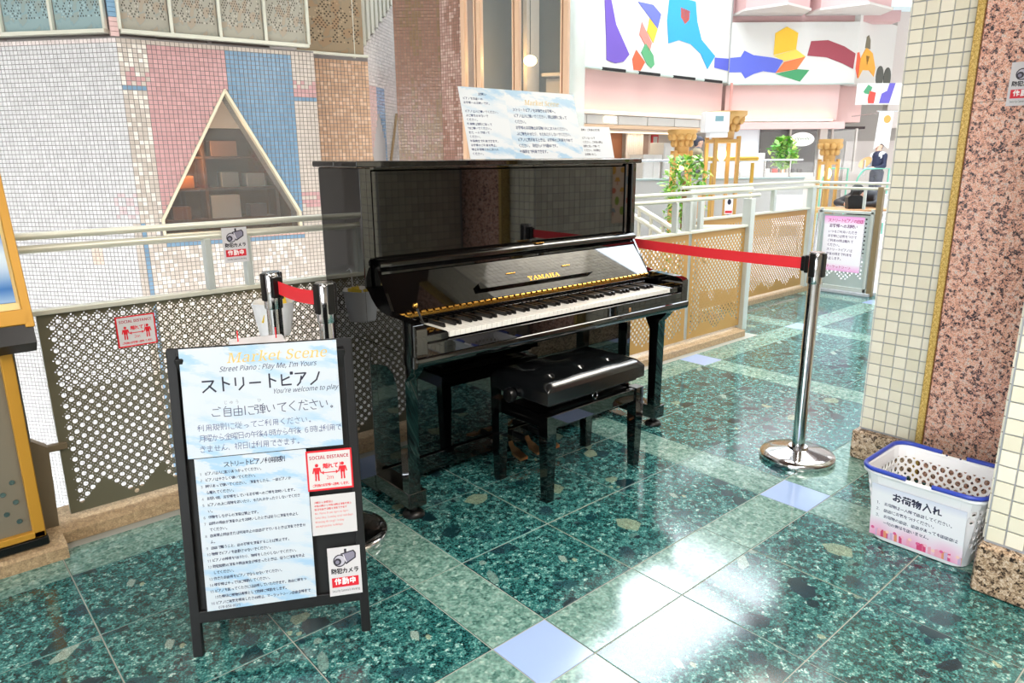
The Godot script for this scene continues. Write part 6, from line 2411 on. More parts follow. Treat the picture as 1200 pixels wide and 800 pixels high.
# ------------------------------------------------------------------ the display stand cut off by the left edge of the picture
func build_left_stand() -> void:
	var t := thing("display_stand", "yellow framed display stand with a dark tray at the far left", "stand")
	var zf := -1.36
	var gold := mat(C8(196, 144, 50), 0.4, 0.2)
	var x1 := -1.03
	var fr := Mb.new()
	fr.span(Vector3(x1 - 0.036, 0.09, zf - 0.03), Vector3(x1, 0.75, zf), 0.004)
	fr.span(Vector3(x1 - 0.9, 0.09, zf - 0.03), Vector3(x1, 0.115, zf), 0.004)
	obj("frame", fr, gold, t)
	var pn := Mb.new()
	pn.span(Vector3(x1 - 0.9, 0.115, zf - 0.03), Vector3(x1 - 0.036, 0.7, zf - 0.02))
	obj("lower_panel", pn, mat(C8(120, 112, 96), 0.5), t)
	for k in 5:
		var h := Mb.new()
		h.lathe(Transform3D(Basis(Vector3.RIGHT, PI / 2), Vector3(x1 - 0.065 - (k % 2) * 0.03, 0.16 + k * 0.035, zf - 0.02)), [Vector2(0.006, 0.0), Vector2(0.0085, 0.002), Vector2(0.0085, 0.003), Vector2(0.0, 0.003)], 14)
		obj("rivet", h, M.steel, t)
	var ft := Mb.new()
	ft.span(Vector3(x1 - 0.9, 0.06, zf - 0.03), Vector3(x1 + 0.005, 0.09, zf + 0.005), 0.004)
	obj("foot_rail", ft, M.black_satin, t)
	# dark tray with a pointed end, and the framed picture leaning above it
	var tr := Mb.new()
	var yz := Basis(Vector3.BACK, Vector3.UP, Vector3.LEFT)
	tr.prism(Transform3D(yz, Vector3.ZERO), PackedVector2Array([Vector2(zf - 0.05, 0.75), Vector2(zf + 0.03, 0.735), Vector2(zf + 0.07, 0.77), Vector2(zf + 0.03, 0.85), Vector2(zf - 0.05, 0.86)]), 0.968, 1.95)
	obj("tray", tr, mat(Color(0.03, 0.032, 0.05), 0.35), t)
	var pf := Mb.new()
	var c := Transform3D(Basis(Vector3.RIGHT, -0.35), Vector3(0, 0.83, zf + 0.03))
	for q in [[-0.976, 0.26, 0.026, 0.56], [-1.4, 0.015, 0.86, 0.05]]:
		pf.box(c * T(q[0], q[1], 0.0), Vector3(q[2], q[3], 0.03), 0.004)
	obj("picture_frame", pf, gold, t)
	var im := paper(64, 64, C8(92, 140, 196))
	for k in 64:
		im.fill_rect(Rect2i(0, k, 64, 1), C8(70, 120, 186).lerp(C8(210, 226, 240), absf(sin(k * 0.11))))
	var mt := Mb.new()
	mt.box(c * T(-1.38, 0.29, -0.004), Vector3(0.79, 0.5, 0.006))
	obj("mount_board", mt, mat(C8(238, 214, 150), 0.5), t)
	obj("picture", sheet(0.74, 0.44, 0.003), pic_mat(im, 0.15), t, c * T(-1.738, 0.065, 0.0))


# ------------------------------------------------------------------ notices on the railings, pots hung on it, poster on the gate, pillar notice
func build_notices() -> void:
	var zf := -1.4885
	var d := thing("distance_sign", "translucent red bordered distance sign fixed to the perforated sheet left of the easel board", "sign", Vector3(-0.704, 0.661, zf))
	obj("print_sheet", sheet(0.132, 0.114, 0.0012), pic_mat(distance_print(320, 280), 0.35), d)
	var c := thing("camera_sign", "small camera warning sign hanging from the handrails above the belt posts", "sign", Vector3(-0.304, 0.932, -1.465))
	obj("print_sheet", sheet(0.096, 0.134, 0.0014), pic_mat(camera_print(220, 308), 0.35), c)
	var cl := Mb.new()
	cl.box(T(0.048, 0.103, -0.004), Vector3(0.06, 0.012, 0.006), 0.001)
	obj("clip", cl, M.steel, c)
	var p := thing("camera_sign", "camera warning sign on the granite at the upper right edge", "sign", Vector3(1.7985, 1.484, 0.481), -PI / 2)
	obj("print_sheet", sheet(0.1, 0.146, 0.0014), pic_mat(camera_print(220, 320), 0.35), p)
	# poster on the gate
	var im := paper(330, 440, Color(0.95, 0.93, 0.96))
	for y in 70:
		for x in 330:
			im.set_pixel(x, y, Color(0.94, 0.62, 0.86).lerp(Color(0.95, 0.93, 0.96), y / 70.0))
	for y in range(380, 440):
		for x in 330:
			im.set_pixel(x, y, Color(0.95, 0.93, 0.96).lerp(Color(0.94, 0.68, 0.88), (y - 380) / 60.0))
	jp(im, "ストリートピアノの休業", 30, 18, 30, 3.6, C8(190, 50, 130), 0.88)
	jp(im, "お客様へのお願い", 44, 62, 30, 3.8, C8(90, 34, 96), 0.98)
	var y := 112.0
	for s in ["いつもご利用いただき", "お客様には気をつけて", "ご利用の時は離れて", "ください。", "ストリートピアノは", "午後の時まで利用を", "中止します。"]:
		jp(im, s, 40, y, 23, 2.6, C8(90, 70, 110), 1.05)
		y += 36
	jp(im, "マーケットシーン", 50, 394, 25, 3.2, C8(196, 60, 140), 1.05)
	var gp := thing("poster", "white and pink poster taped to the gate at the end of the gallery", "poster", Vector3(5.728, 0.215, -1.975), -PI / 2)
	obj("print_sheet", sheet(0.385, 0.53, 0.0012), pic_mat(im, 0.4), gp)
	# autumn print on the far pillar's end, which only the piano's polish shows
	var am := paper(240, 420, C8(236, 208, 186))
	var r := RandomNumberGenerator.new()
	r.seed = 11
	for k in 34:
		var q := Vector2(20 + (k % 4) * 62 + (k / 4 % 2) * 26, 26 + (k / 4) * 48)
		var col: Color = [C8(222, 110, 80), C8(232, 170, 60), C8(150, 176, 60), C8(150, 170, 176)][r.randi() % 4]
		if k % 3 == 0:
			dot(am, q, 15, col, 1.4)
		elif k % 3 == 1:
			fill_poly(am, PackedVector2Array([q + Vector2(-20, 6), q + Vector2(-10, -14), q + Vector2(10, -14), q + Vector2(20, 6)]), col)
			pen(am, [q + Vector2(0, 4), q + Vector2(0, 20)], 8, C8(214, 150, 120))
		else:
			dot(am, q, 17, col, 0.8)
	var ap := thing("poster", "autumn leaf print mirrored at the right end of the piano's upper panel", "poster", Vector3(2.95, 0.86, 0.087), PI)
	obj("print_sheet", sheet(0.36, 0.62, 0.0012), pic_mat(am, 0.5), ap)
	# two white pots hanging on the railing behind the belt posts
	var yel := mat(C8(240, 206, 60), 0.6)
	for q in [[-0.158, "white hanging pot of yellow leaflets behind the farther belt post"], ]:
		var t := thing("hanging_pot", q[1], "pot", Vector3(q[0], 0.64, -1.39))
		var b := Mb.new()
		b.lathe(T(), [Vector2(0.0, 0.0), Vector2(0.06, 0.0), Vector2(0.066, 0.006), Vector2(0.086, 0.12), Vector2(0.09, 0.135), Vector2(0.086, 0.135), Vector2(0.08, 0.12), Vector2(0.06, 0.01), Vector2(0.0, 0.01)], 6, false)
		obj("body", b, M.white_plastic, t)
		for k in 7:
			var lf := Mb.new()
			lf.box(Transform3D(Basis.from_euler(Vector3(rng.randf_range(-0.3, 0.3), rng.randf() * 3.0, rng.randf_range(-0.5, 0.5))), Vector3(rng.randf_range(-0.04, 0.04), 0.1, rng.randf_range(-0.03, 0.04))), Vector3(0.05, 0.09, 0.002))
			obj("leaflet", lf, yel, t)
		var hk := Mb.new()
		hk.tube([Vector3(0, 0.13, -0.082), Vector3(0, 0.2, -0.085), Vector3(0, 0.212, -0.1), Vector3(0, 0.2, -0.125)], 0.003, 6)
		obj("hook", hk, M.white_plastic, t)
	# white tray behind the easel board
	var w := thing("tray", "white tray edge showing just above the easel board in front of the belt posts", "tray", Vector3(-0.43, 0.75, -0.885))
	var wb := Mb.new()
	wb.box(Transform3D(Basis(Vector3.UP, -0.3), Vector3(0, 0.0, 0)), Vector3(0.17, 0.02, 0.1), 0.006)
	obj("body", wb, M.white_plastic, w)
	for s in [-1.0, 1.0]:
		var pn := Mb.new()
		pn.tube([Vector3(s * 0.055, 0.0, s * 0.018), Vector3(s * 0.055, 0.045, s * 0.018)], 0.002, 6)
		obj("red_pin", pn, M.red, w)
	var wl := Mb.new()
	wl.tube([Vector3(0, -0.75, 0), Vector3(0, -0.005, 0)], 0.01, 10)
	wl.lathe(T(0, -0.75, 0), [Vector2(0.0, 0.0), Vector2(0.05, 0.0), Vector2(0.05, 0.01), Vector2(0.0, 0.014)], 24)
	obj("stem", wl, M.steel, w)


# ------------------------------------------------------------------ things standing in the atrium
func lantern_column(label: String, p: Vector3, top: float, span: float, yaw: float, boxed: bool) -> void:
	var t := thing("lantern_column", label, "lantern", Vector3(p.x, -0.0, p.z), yaw)
	var gold := mat(C8(206, 162, 96), 0.42, 0.3)
	var h := span * 0.5
	for sx in [-1.0, 1.0]:
		for sz in [-1.0, 1.0]:
			var b := Mb.new()
			b.box(T(sx * h, (top - 0.3 - 0.14) * 0.5, sz * h), Vector3(0.046, top - 0.3 + 0.14, 0.046), 0.006)
			obj("post", b, gold, t)
	for y in [0.45, top - 0.36]:
		var r := Mb.new()
		for s in [-1.0, 1.0]:
			r.box(T(0, y, s * h), Vector3(span, 0.045, 0.04), 0.005)
			r.box(T(s * h, y, 0), Vector3(0.04, 0.045, span), 0.005)
		obj("brace", r, gold, t)
	var c := Mb.new()
	c.lathe(T(0, top - 0.34, 0), [Vector2(0.0, 0.0), Vector2(h * 0.9, 0.0), Vector2(h * 0.95, 0.1), Vector2(h * 1.1, 0.16), Vector2(h * 1.6, 0.26), Vector2(h * 1.9, 0.3), Vector2(h * 1.9, 0.34), Vector2(0.0, 0.34)], 20)
	for k in 10:
		var a := TAU * k / 10
		var o := Vector3(cos(a), 0, sin(a))
		c.ball(Transform3D(Basis(), o * h * 1.45 + Vector3(0, top - 0.1, 0)), Vector3(0.05, 0.06, 0.05), 8)
		c.ball(Transform3D(Basis(), o * h * 1.15 + Vector3(0, top - 0.19, 0)), Vector3(0.04, 0.06, 0.04), 8)
	obj("capital", c, gold, t)
	if boxed:
		var w := Mb.new()
		w.box(T(-h * 1.55, top - 0.14, h * 1.9), Vector3(span * 1.05, 0.24, span * 0.5), 0.008)
		w.box(T(-h * 1.3, top - 0.29, h * 1.8), Vector3(span * 0.8, 0.06, span * 0.4), 0.006)
		obj("white_box", w, M.white, t)
		var sg := Mb.new()
		sg.box(T(-h * 1.4, top - 0.1, h * 2.4 + 0.003), Vector3(span * 0.34, 0.06, 0.003))
		obj("emblem", sg, mat(C8(128, 170, 180), 0.5), t)
	var g := Mb.new()
	g.ball(T(0, top - 0.52, 0), Vector3(0.06, 0.09, 0.06), 14)
	var lm := mat(Color(1, 0.9, 0.6), 0.5)
	lm.emission_enabled = true
	lm.emission = Color(1.0, 0.84, 0.5)
	lm.emission_energy_multiplier = 2.5
	obj("lamp_bulb", g, lm, t)
	var l := OmniLight3D.new()
	l.name = "bulb_light"
	l.light_energy = 0.04
	l.light_color = Color(1.0, 0.93, 0.8)
	l.light_size = 0.05
	l.omni_range = 20.0
	l.omni_attenuation = 2.0
	l.shadow_enabled = true
	t.add_child(l)
	l.position = Vector3(0, top - 0.52, 0)


func leaf_cloud(b: Mb, n: int, r: RandomNumberGenerator, place: Callable, size: float) -> void:
	b.colored = true
	for k in n:
		var p: Vector3 = (place as Callable).call()
		var bs := Basis.from_euler(Vector3(r.randf_range(-0.9, 0.9), r.randf() * TAU, r.randf_range(-0.6, 0.6)))
		var s := size * r.randf_range(0.6, 1.2)
		var g := r.randf()
		b.tint = C8(78, 150, 50).lerp(C8(200, 224, 110), g).srgb_to_linear()
		var q := [Vector3(0, 0, -s), Vector3(s * 0.45, s * 0.1, -s * 0.2), Vector3(s * 0.3, 0.06 * s, s * 0.5), Vector3(0, 0, s), Vector3(-s * 0.3, 0.06 * s, s * 0.5), Vector3(-s * 0.45, s * 0.1, -s * 0.2)]
		var nn := bs * Vector3.UP
		for i in range(1, 5):
			b.tri(p + bs * q[0], p + bs * q[i], p + bs * q[i + 1], nn, nn, nn)


func build_atrium_things() -> void:
	var a := Vector3(7.897, 1.697, -5.269)
	lantern_column("slender golden lantern column with a flared capital, leftmost across the railing", a, a.y, 0.23, -0.72, false)
	var b := Vector3(7.037, 1.861, -4.028)
	lantern_column("tallest golden lantern column carrying a white box beside its capital", b, b.y, 0.3, -0.6, true)
	var c := Vector3(10.056, 1.558, -4.041)
	lantern_column("golden lantern column standing before the oval shop sign", c, c.y, 0.19, -0.5, false)
	# leafy column
	var r := RandomNumberGenerator.new()
	r.seed = 19
	var lp := Vector3(4.266, 0.889, -2.601)
	var pl := thing("leafy_column", "column of bright green climbing leaves rising behind the railing", "plant", Vector3(lp.x, -0.4, lp.z))
	var lv := Mb.new()
	leaf_cloud(lv, 1200, r, func():
		var h := pow(r.randf(), 0.7) * 1.72
		var an := r.randf() * TAU
		var rad: float = (0.15 + 0.05 * h) * sqrt(r.randf()) * (1.0 if h < 1.6 else 0.7)
		return Vector3(cos(an) * rad, h, sin(an) * rad), 0.036)
	var lm := mat(Color.WHITE, 0.45)
	lm.vertex_color_use_as_albedo = true
	lm.backlight_enabled = true
	lm.backlight = Color(0.25, 0.35, 0.1)
	obj("foliage", lv, lm, pl).set_meta("kind", "stuff")
	var tk := Mb.new()
	tk.tube([Vector3(0, -3.4, 0), Vector3(0.01, 0.5, 0), Vector3(0, 1.5, 0)], 0.03, 10)
	obj("stem", tk, mat(C8(150, 110, 72), 0.7), pl)
	var gp := Vector3(4.087, 0.908, -2.360)
	var pole := Mb.new()
	pole.box(T(gp.x, -1.3, gp.z), Vector3(0.075, 4.6, 0.075), 0.006)
	tag(obj("timber_pole", pole, mat(C8(202, 154, 104), 0.5)), "plain tan pole standing just right of the leafy column", "pole")
	# plant in front of the dark shop
	var sp := Vector3(13.738, 1.066, -6.797)
	var p2 := thing("potted_plant", "bushy pale green plant before the dark shop window across the atrium", "plant", Vector3(sp.x, 0.0, sp.z))
	var l2 := Mb.new()
	leaf_cloud(l2, 260, r, func():
		var an := r.randf() * TAU
		var h := 1.05 + r.randf() * 0.65
		var rad: float = 0.33 * sqrt(r.randf()) * sin((h - 0.95) / 0.85 * PI)
		return Vector3(cos(an) * rad, h, sin(an) * rad), 0.09)
	obj("foliage", l2, lm, p2).set_meta("kind", "stuff")
	var pt := Mb.new()
	pt.lathe(T(), [Vector2(0, 0), Vector2(0.17, 0), Vector2(0.2, 0.4), Vector2(0.0, 0.4)], 18)
	pt.tube([Vector3(0, 0.35, 0), Vector3(0.03, 1.2, 0)], 0.02, 8)
	obj("pot", pt, M.white, p2)
	# pale sloping awning-like bench in gold behind the columns
	var bp := Vector3(9.676, 1.129, -5.704)
	var bp2 := Vector3(10.110, 1.181, -5.323)
	var bt := thing("golden_bench", "golden rail with a white cloth over it between the lantern columns", "stand", Vector3(bp.x, 0, bp.z), -atan2(bp2.z - bp.z, bp2.x - bp.x))
	var bl := Vector2(bp2.x - bp.x, bp2.z - bp.z).length()
	var bm := Mb.new()
	bm.box(T(bl * 0.3, 1.27, 0), Vector3(bl * 1.4, 0.07, 0.3), 0.02)
	obj("rail", bm, mat(C8(210, 168, 70), 0.4, 0.3), bt)
	var bw := Mb.new()
	bw.box(T(bl * 0.25, 1.14, 0.05), Vector3(bl, 0.13, 0.24), 0.02)
	obj("cloth", bw, M.white, bt)
	for s in [-0.3, 0.9]:
		var lg := Mb.new()
		lg.box(T(bl * s, 0.6, 0), Vector3(0.05, 1.2, 0.05), 0.005)
		obj("leg", lg, mat(C8(210, 168, 70), 0.4, 0.3), bt)
	# small sign on the tall lantern
	var ss := Vector3(6.697, 0.717, -3.662)
	var si := thing("small_sign", "small white sign with a red foot hanging on the tall lantern column", "sign", Vector3(ss.x, ss.y - 0.1, ss.z), -0.72)
	var sim := paper(60, 130, Color(0.95, 0.94, 0.95))
	dot(sim, Vector2(32, 34), 14, C8(40, 40, 60), 1.6)
	sim.fill_rect(Rect2i(4, 104, 52, 20), C8(214, 40, 50))
	obj("print_sheet", sheet(0.1, 0.2, 0.006), pic_mat(sim, 0.4), si, T(-0.05, 0, 0))
	var sst := Mb.new()
	sst.box(T(0, -0.35, -0.01), Vector3(0.02, 0.7, 0.016))
	obj("stake", sst, M.steel, si)
	# glass screens with green edges by the cafe
	for q in [[Vector3(10.282, 0.873, -4.242), Vector3(10.594, 0.871, -3.968), 11.8, "lower left turquoise edged glass screen behind the gate"], [Vector3(10.292, 0.885, -3.701), Vector3(10.674, 0.882, -3.365), 11.4, "larger turquoise edged glass screen behind the gate"]]:
		var s0: Vector3 = q[0]
		var s1: Vector3 = q[1]
		var f := wall_frame(Vector3(s0.x, 0, s0.z), Vector3(s1.x - s0.x, 0, s1.z - s0.z))
		var w := Vector2(s1.x - s0.x, s1.z - s0.z).length()
		var gs := thing("glass_screen", q[3], "screen")
		var arch := []
		for k in 11:
			var an := PI - PI / 2 * k / 10.0
			arch.append(Vector2(w * 0.35 + cos(an) * w * 0.35, 0.75 + sin(an) * 0.36))
		arch.append(Vector2(w, 1.11))
		var pg := PackedVector2Array([Vector2(w, 0.1), Vector2(0, 0.1)])
		for v in arch:
			pg.append(v)
		var gm := Mb.new()
		gm.prism(f, pg, -0.006, 0.006)
		obj("pane", gm, M.glass, gs)
		var tb := Mb.new()
		var pts := [f * Vector3(0, 0.1, 0)]
		for v in arch:
			pts.append(f * Vector3(v.x, v.y, 0))
		pts.append(f * Vector3(w, 0.1, 0))
		tb.tube(pts, 0.014, 8)
		obj("edge", tb, mat(C8(120, 196, 172), 0.4), gs)
	# table and chairs
	var tp := Vector3(9.494, 0.536, -3.336)
	var tb2 := thing("cafe_table", "brown topped cafe table under the bent reader", "table", Vector3(tp.x, -0.14, tp.z), -0.72)
	var tm := Mb.new()
	tm.box(T(0, 0.69, 0), Vector3(0.95, 0.03, 0.6), 0.008)
	obj("tabletop", tm, mat(C8(190, 140, 96), 0.4), tb2)
	for s in [-1.0, 1.0]:
		for s2 in [-1.0, 1.0]:
			var lg := Mb.new()
			lg.tube([Vector3(s * 0.42, 0, s2 * 0.25), Vector3(s * 0.4, 0.68, s2 * 0.23)], 0.016, 8)
			obj("leg", lg, M.steel, tb2)
	for q in [[Vector3(11.233, 0.238, -3.141), 0, 0, 0.3, "white plastic chair at the edge of the tiled pillar"], [Vector3(9.170, 0.462, -4.153), 0, 0, -0.9, "white chair seen over the set-back railing"], [Vector3(10.405, 0.270, -3.468), 0, 0, -1.6, "white chair under the bent reader at the cafe table"]]:
		var cp: Vector3 = q[0]
		cafe_chair(q[4], Vector3(cp.x, -0.14, cp.z), q[3])
	# bag on the table
	var bg := Vector3(9.340, 0.668, -3.272)
	var bag := thing("shoulder_bag", "black bag standing on the cafe table before the bent reader", "bag", Vector3(bg.x, 0.567, bg.z), -0.7)
	var bb := Mb.new()
	bb.prism(T(), PackedVector2Array([Vector2(-0.1, 0), Vector2(0.1, 0), Vector2(0.11, 0.16), Vector2(0.07, 0.19), Vector2(-0.08, 0.19), Vector2(-0.12, 0.16)]), -0.05, 0.05, true)
	obj("body", bb, M.black_satin, bag)
	var bh := Mb.new()
	bh.tube([Vector3(-0.06, 0.18, 0.02), Vector3(-0.04, 0.25, 0.02), Vector3(0.04, 0.25, 0.02), Vector3(0.06, 0.18, 0.02)], 0.008, 8)
	obj("strap", bh, M.black_matt, bag)


func cafe_chair(label: String, p: Vector3, yaw: float) -> void:
	var t := thing("cafe_chair", label, "chair", p, yaw, "")
	var s := Mb.new()
	s.box(T(0, 0.45, 0), Vector3(0.44, 0.03, 0.44), 0.01)
	obj("seat", s, M.white_plastic, t)
	var bk := Mb.new()
	bk.box(Transform3D(Basis(Vector3.RIGHT, 0.15), Vector3(0, 0.66, -0.23)), Vector3(0.44, 0.42, 0.025), 0.01)
	obj("backrest", bk, M.white_plastic, t)
	for x in [-1.0, 1.0]:
		for z in [-1.0, 1.0]:
			var l := Mb.new()
			l.tube([Vector3(x * 0.2, 0.0, z * 0.2), Vector3(x * 0.18, 0.44, z * 0.18)], [0.016, 0.02], 8)
			obj("leg", l, M.white_plastic, t)


# ------------------------------------------------------------------ people: a field of tapered limbs, meshed as surface nets
func limb_field(p: Vector3, limbs: Array) -> float:
	var d := 1e9
	for l in limbs:
		var a: Vector3 = l[0]
		var ab: Vector3 = l[1] - a
		var k := clampf((p - a).dot(ab) / maxf(1e-6, ab.length_squared()), 0.0, 1.0)
		var e: float = (p - a - ab * k).length() - lerpf(l[2], l[3], k)
		if e > 0.25 and d < 1e8:
			d = minf(d, e)
			continue
		var bl: float = l[5] if l.size() > 5 else 0.03
		var h := clampf(0.5 + 0.5 * (d - e) / bl, 0.0, 1.0)
		d = lerpf(d, e, h) - bl * h * (1.0 - h) if d < 1e8 else e
	return d


func net(b: Mb, limbs: Array, cell: float) -> void:
	b.colored = true
	var lo := Vector3(1e9, 1e9, 1e9)
	var hi := -lo
	for l in limbs:
		for k in 2:
			var r: float = l[2 + k] + cell * 2
			lo = lo.min(l[k] - Vector3.ONE * r)
			hi = hi.max(l[k] + Vector3.ONE * r)
	var n := Vector3i(((hi - lo) / cell).ceil()) + Vector3i.ONE
	var f := PackedFloat32Array()
	f.resize(n.x * n.y * n.z)
	var id := 0
	for z in n.z:
		for y in n.y:
			for x in n.x:
				f[id] = limb_field(lo + Vector3(x, y, z) * cell, limbs)
				id += 1
	var at := {}
	var nx := n.x
	var nxy := n.x * n.y
	for z in n.z - 1:
		for y in n.y - 1:
			for x in n.x - 1:
				var o := x + y * nx + z * nxy
				var s := 0
				var sum := Vector3.ZERO
				var cnt := 0
				var v := [f[o], f[o + 1], f[o + nx], f[o + nx + 1], f[o + nxy], f[o + nxy + 1], f[o + nxy + nx], f[o + nxy + nx + 1]]
				for k in 8:
					if v[k] < 0.0: s += 1
				if s == 0 or s == 8:
					continue
				for e in [[0, 1], [2, 3], [4, 5], [6, 7], [0, 2], [1, 3], [4, 6], [5, 7], [0, 4], [1, 5], [2, 6], [3, 7]]:
					var fa: float = v[e[0]]
					var fb: float = v[e[1]]
					if (fa < 0.0) != (fb < 0.0):
						var k := fa / (fa - fb)
						var pa := Vector3(e[0] & 1, (e[0] >> 1) & 1, e[0] >> 2)
						var pb := Vector3(e[1] & 1, (e[1] >> 1) & 1, e[1] >> 2)
						sum += pa.lerp(pb, k)
						cnt += 1
				at[o] = lo + (Vector3(x, y, z) + sum / cnt) * cell
	var grad := func(p: Vector3) -> Vector3:
		var e := cell * 0.5
		return Vector3(limb_field(p + Vector3(e, 0, 0), limbs) - limb_field(p - Vector3(e, 0, 0), limbs), limb_field(p + Vector3(0, e, 0), limbs) - limb_field(p - Vector3(0, e, 0), limbs), limb_field(p + Vector3(0, 0, e), limbs) - limb_field(p - Vector3(0, 0, e), limbs)).normalized()
	var nr := {}
	var cl := {}
	for o in at:
		nr[o] = (grad as Callable).call(at[o])
		var best := 1e9
		for l in limbs:
			var ab: Vector3 = l[1] - l[0]
			var k := clampf((at[o] - l[0]).dot(ab) / maxf(1e-6, ab.length_squared()), 0.0, 1.0)
			var e: float = (at[o] - l[0] - ab * k).length() - lerpf(l[2], l[3], k)
			if e < best:
				best = e
				cl[o] = l[4]
	for z in range(1, n.z - 1):
		for y in range(1, n.y - 1):
			for x in range(1, n.x - 1):
				var o := x + y * nx + z * nxy
				var s := f[o] < 0.0
				for q in [[1, nx, nxy], [nx, nxy, 1], [nxy, 1, nx]]:
					if s != (f[o + q[0]] < 0.0):
						var a: int = o
						var b2: int = o - q[1]
						var c: int = o - q[1] - q[2]
						var d: int = o - q[2]
						if at.has(a) and at.has(b2) and at.has(c) and at.has(d):
							b.tint = cl[a]
							b.quadn(at[a], at[b2], at[c], at[d], nr[a], nr[b2], nr[c], nr[d])


func person(label: String, p: Vector3, yaw: float, limbs: Array, head: Vector3, face: Vector3, skin: Color, hair: Color, cap: bool) -> Node3D:
	var t := thing("person", label, "person", p, yaw)
	var b := Mb.new()
	net(b, limbs, 0.026)
	# head on its own finer grid: skull, jaw, nose, ears
	var sd := face.cross(Vector3.UP).normalized()
	var up := sd.cross(face).normalized()
	var sk := skin.srgb_to_linear()
	var hl := [[head + up * 0.035 - face * 0.015, head + up * 0.03 + face * 0.02, 0.083, 0.078, sk, 0.02], [head - up * 0.045 + face * 0.02, head - up * 0.075 + face * 0.05, 0.058, 0.036, sk, 0.03], [head + face * 0.09 + up * 0.005, head + face * 0.108 - up * 0.022, 0.009, 0.014, sk, 0.012], [head + sd * 0.085, head + sd * 0.087 - up * 0.03, 0.014, 0.01, sk, 0.008], [head - sd * 0.085, head - sd * 0.087 - up * 0.03, 0.014, 0.01, sk, 0.008], [head - up * 0.08 - face * 0.02, head - up * 0.16 - face * 0.03, 0.05, 0.055, sk, 0.03]]
	net(b, hl, 0.011)
	var m := mat(Color.WHITE, 0.7)
	m.vertex_color_use_as_albedo = true
	var bo := obj("body", b, m, t)
	for s in [-1.0, 1.0]:
		var e := Mb.new()
		e.ball(T(head.x + face.x * 0.088 + sd.x * s * 0.033 + up.x * 0.012, head.y + face.y * 0.088 + sd.y * s * 0.033 + up.y * 0.012, head.z + face.z * 0.088 + sd.z * s * 0.033 + up.z * 0.012), Vector3(0.011, 0.008, 0.011), 8)
		obj("eye", e, mat(C8(40, 30, 28), 0.3), t)
	var mo := Mb.new()
	mo.tube([head + face * 0.085 - up * 0.055 - sd * 0.02, head + face * 0.092 - up * 0.056, head + face * 0.085 - up * 0.055 + sd * 0.02], 0.005, 6)
	obj("mouth", mo, mat(C8(170, 96, 88), 0.6), t)
	var h := Mb.new()
	var hs := [[head + up * 0.06 - face * 0.03, head + up * 0.055 + face * 0.015, 0.09, 0.08, hair.srgb_to_linear(), 0.02], [head + up * 0.03 - face * 0.06, head - up * 0.04 - face * 0.05, 0.07, 0.05, hair.srgb_to_linear(), 0.02]]
	if cap:
		hs.append([head + up * 0.06 + face * 0.05, head + up * 0.05 + face * 0.16, 0.05, 0.012, hair.srgb_to_linear(), 0.02])
	net(h, hs, 0.014)
	obj("cap" if cap else "hair", h, m, t)
	return t


func hand(limbs: Array, w: Vector3, dir: Vector3, side: Vector3, skin: Color) -> void:
	dir = dir.normalized()
	side = (side - dir * side.dot(dir)).normalized()
	var palm := dir.cross(side)
	limbs.append([w, w + dir * 0.07, 0.026, 0.034, skin, 0.02])
	for k in 4:
		var o := side * (k - 1.5) * 0.019
		var L: float = [0.06, 0.075, 0.07, 0.055][k]
		limbs.append([w + dir * 0.075 + o, w + dir * (0.075 + L * 0.55) + o + palm * 0.008, 0.0105, 0.0095, skin, 0.005])
		limbs.append([w + dir * (0.075 + L * 0.55) + o + palm * 0.008, w + dir * (0.075 + L) + o + palm * 0.026, 0.0095, 0.0085, skin, 0.005])
	limbs.append([w + dir * 0.025 - side * 0.03, w + dir * 0.075 - side * 0.052 + palm * 0.02, 0.012, 0.01, skin, 0.008])


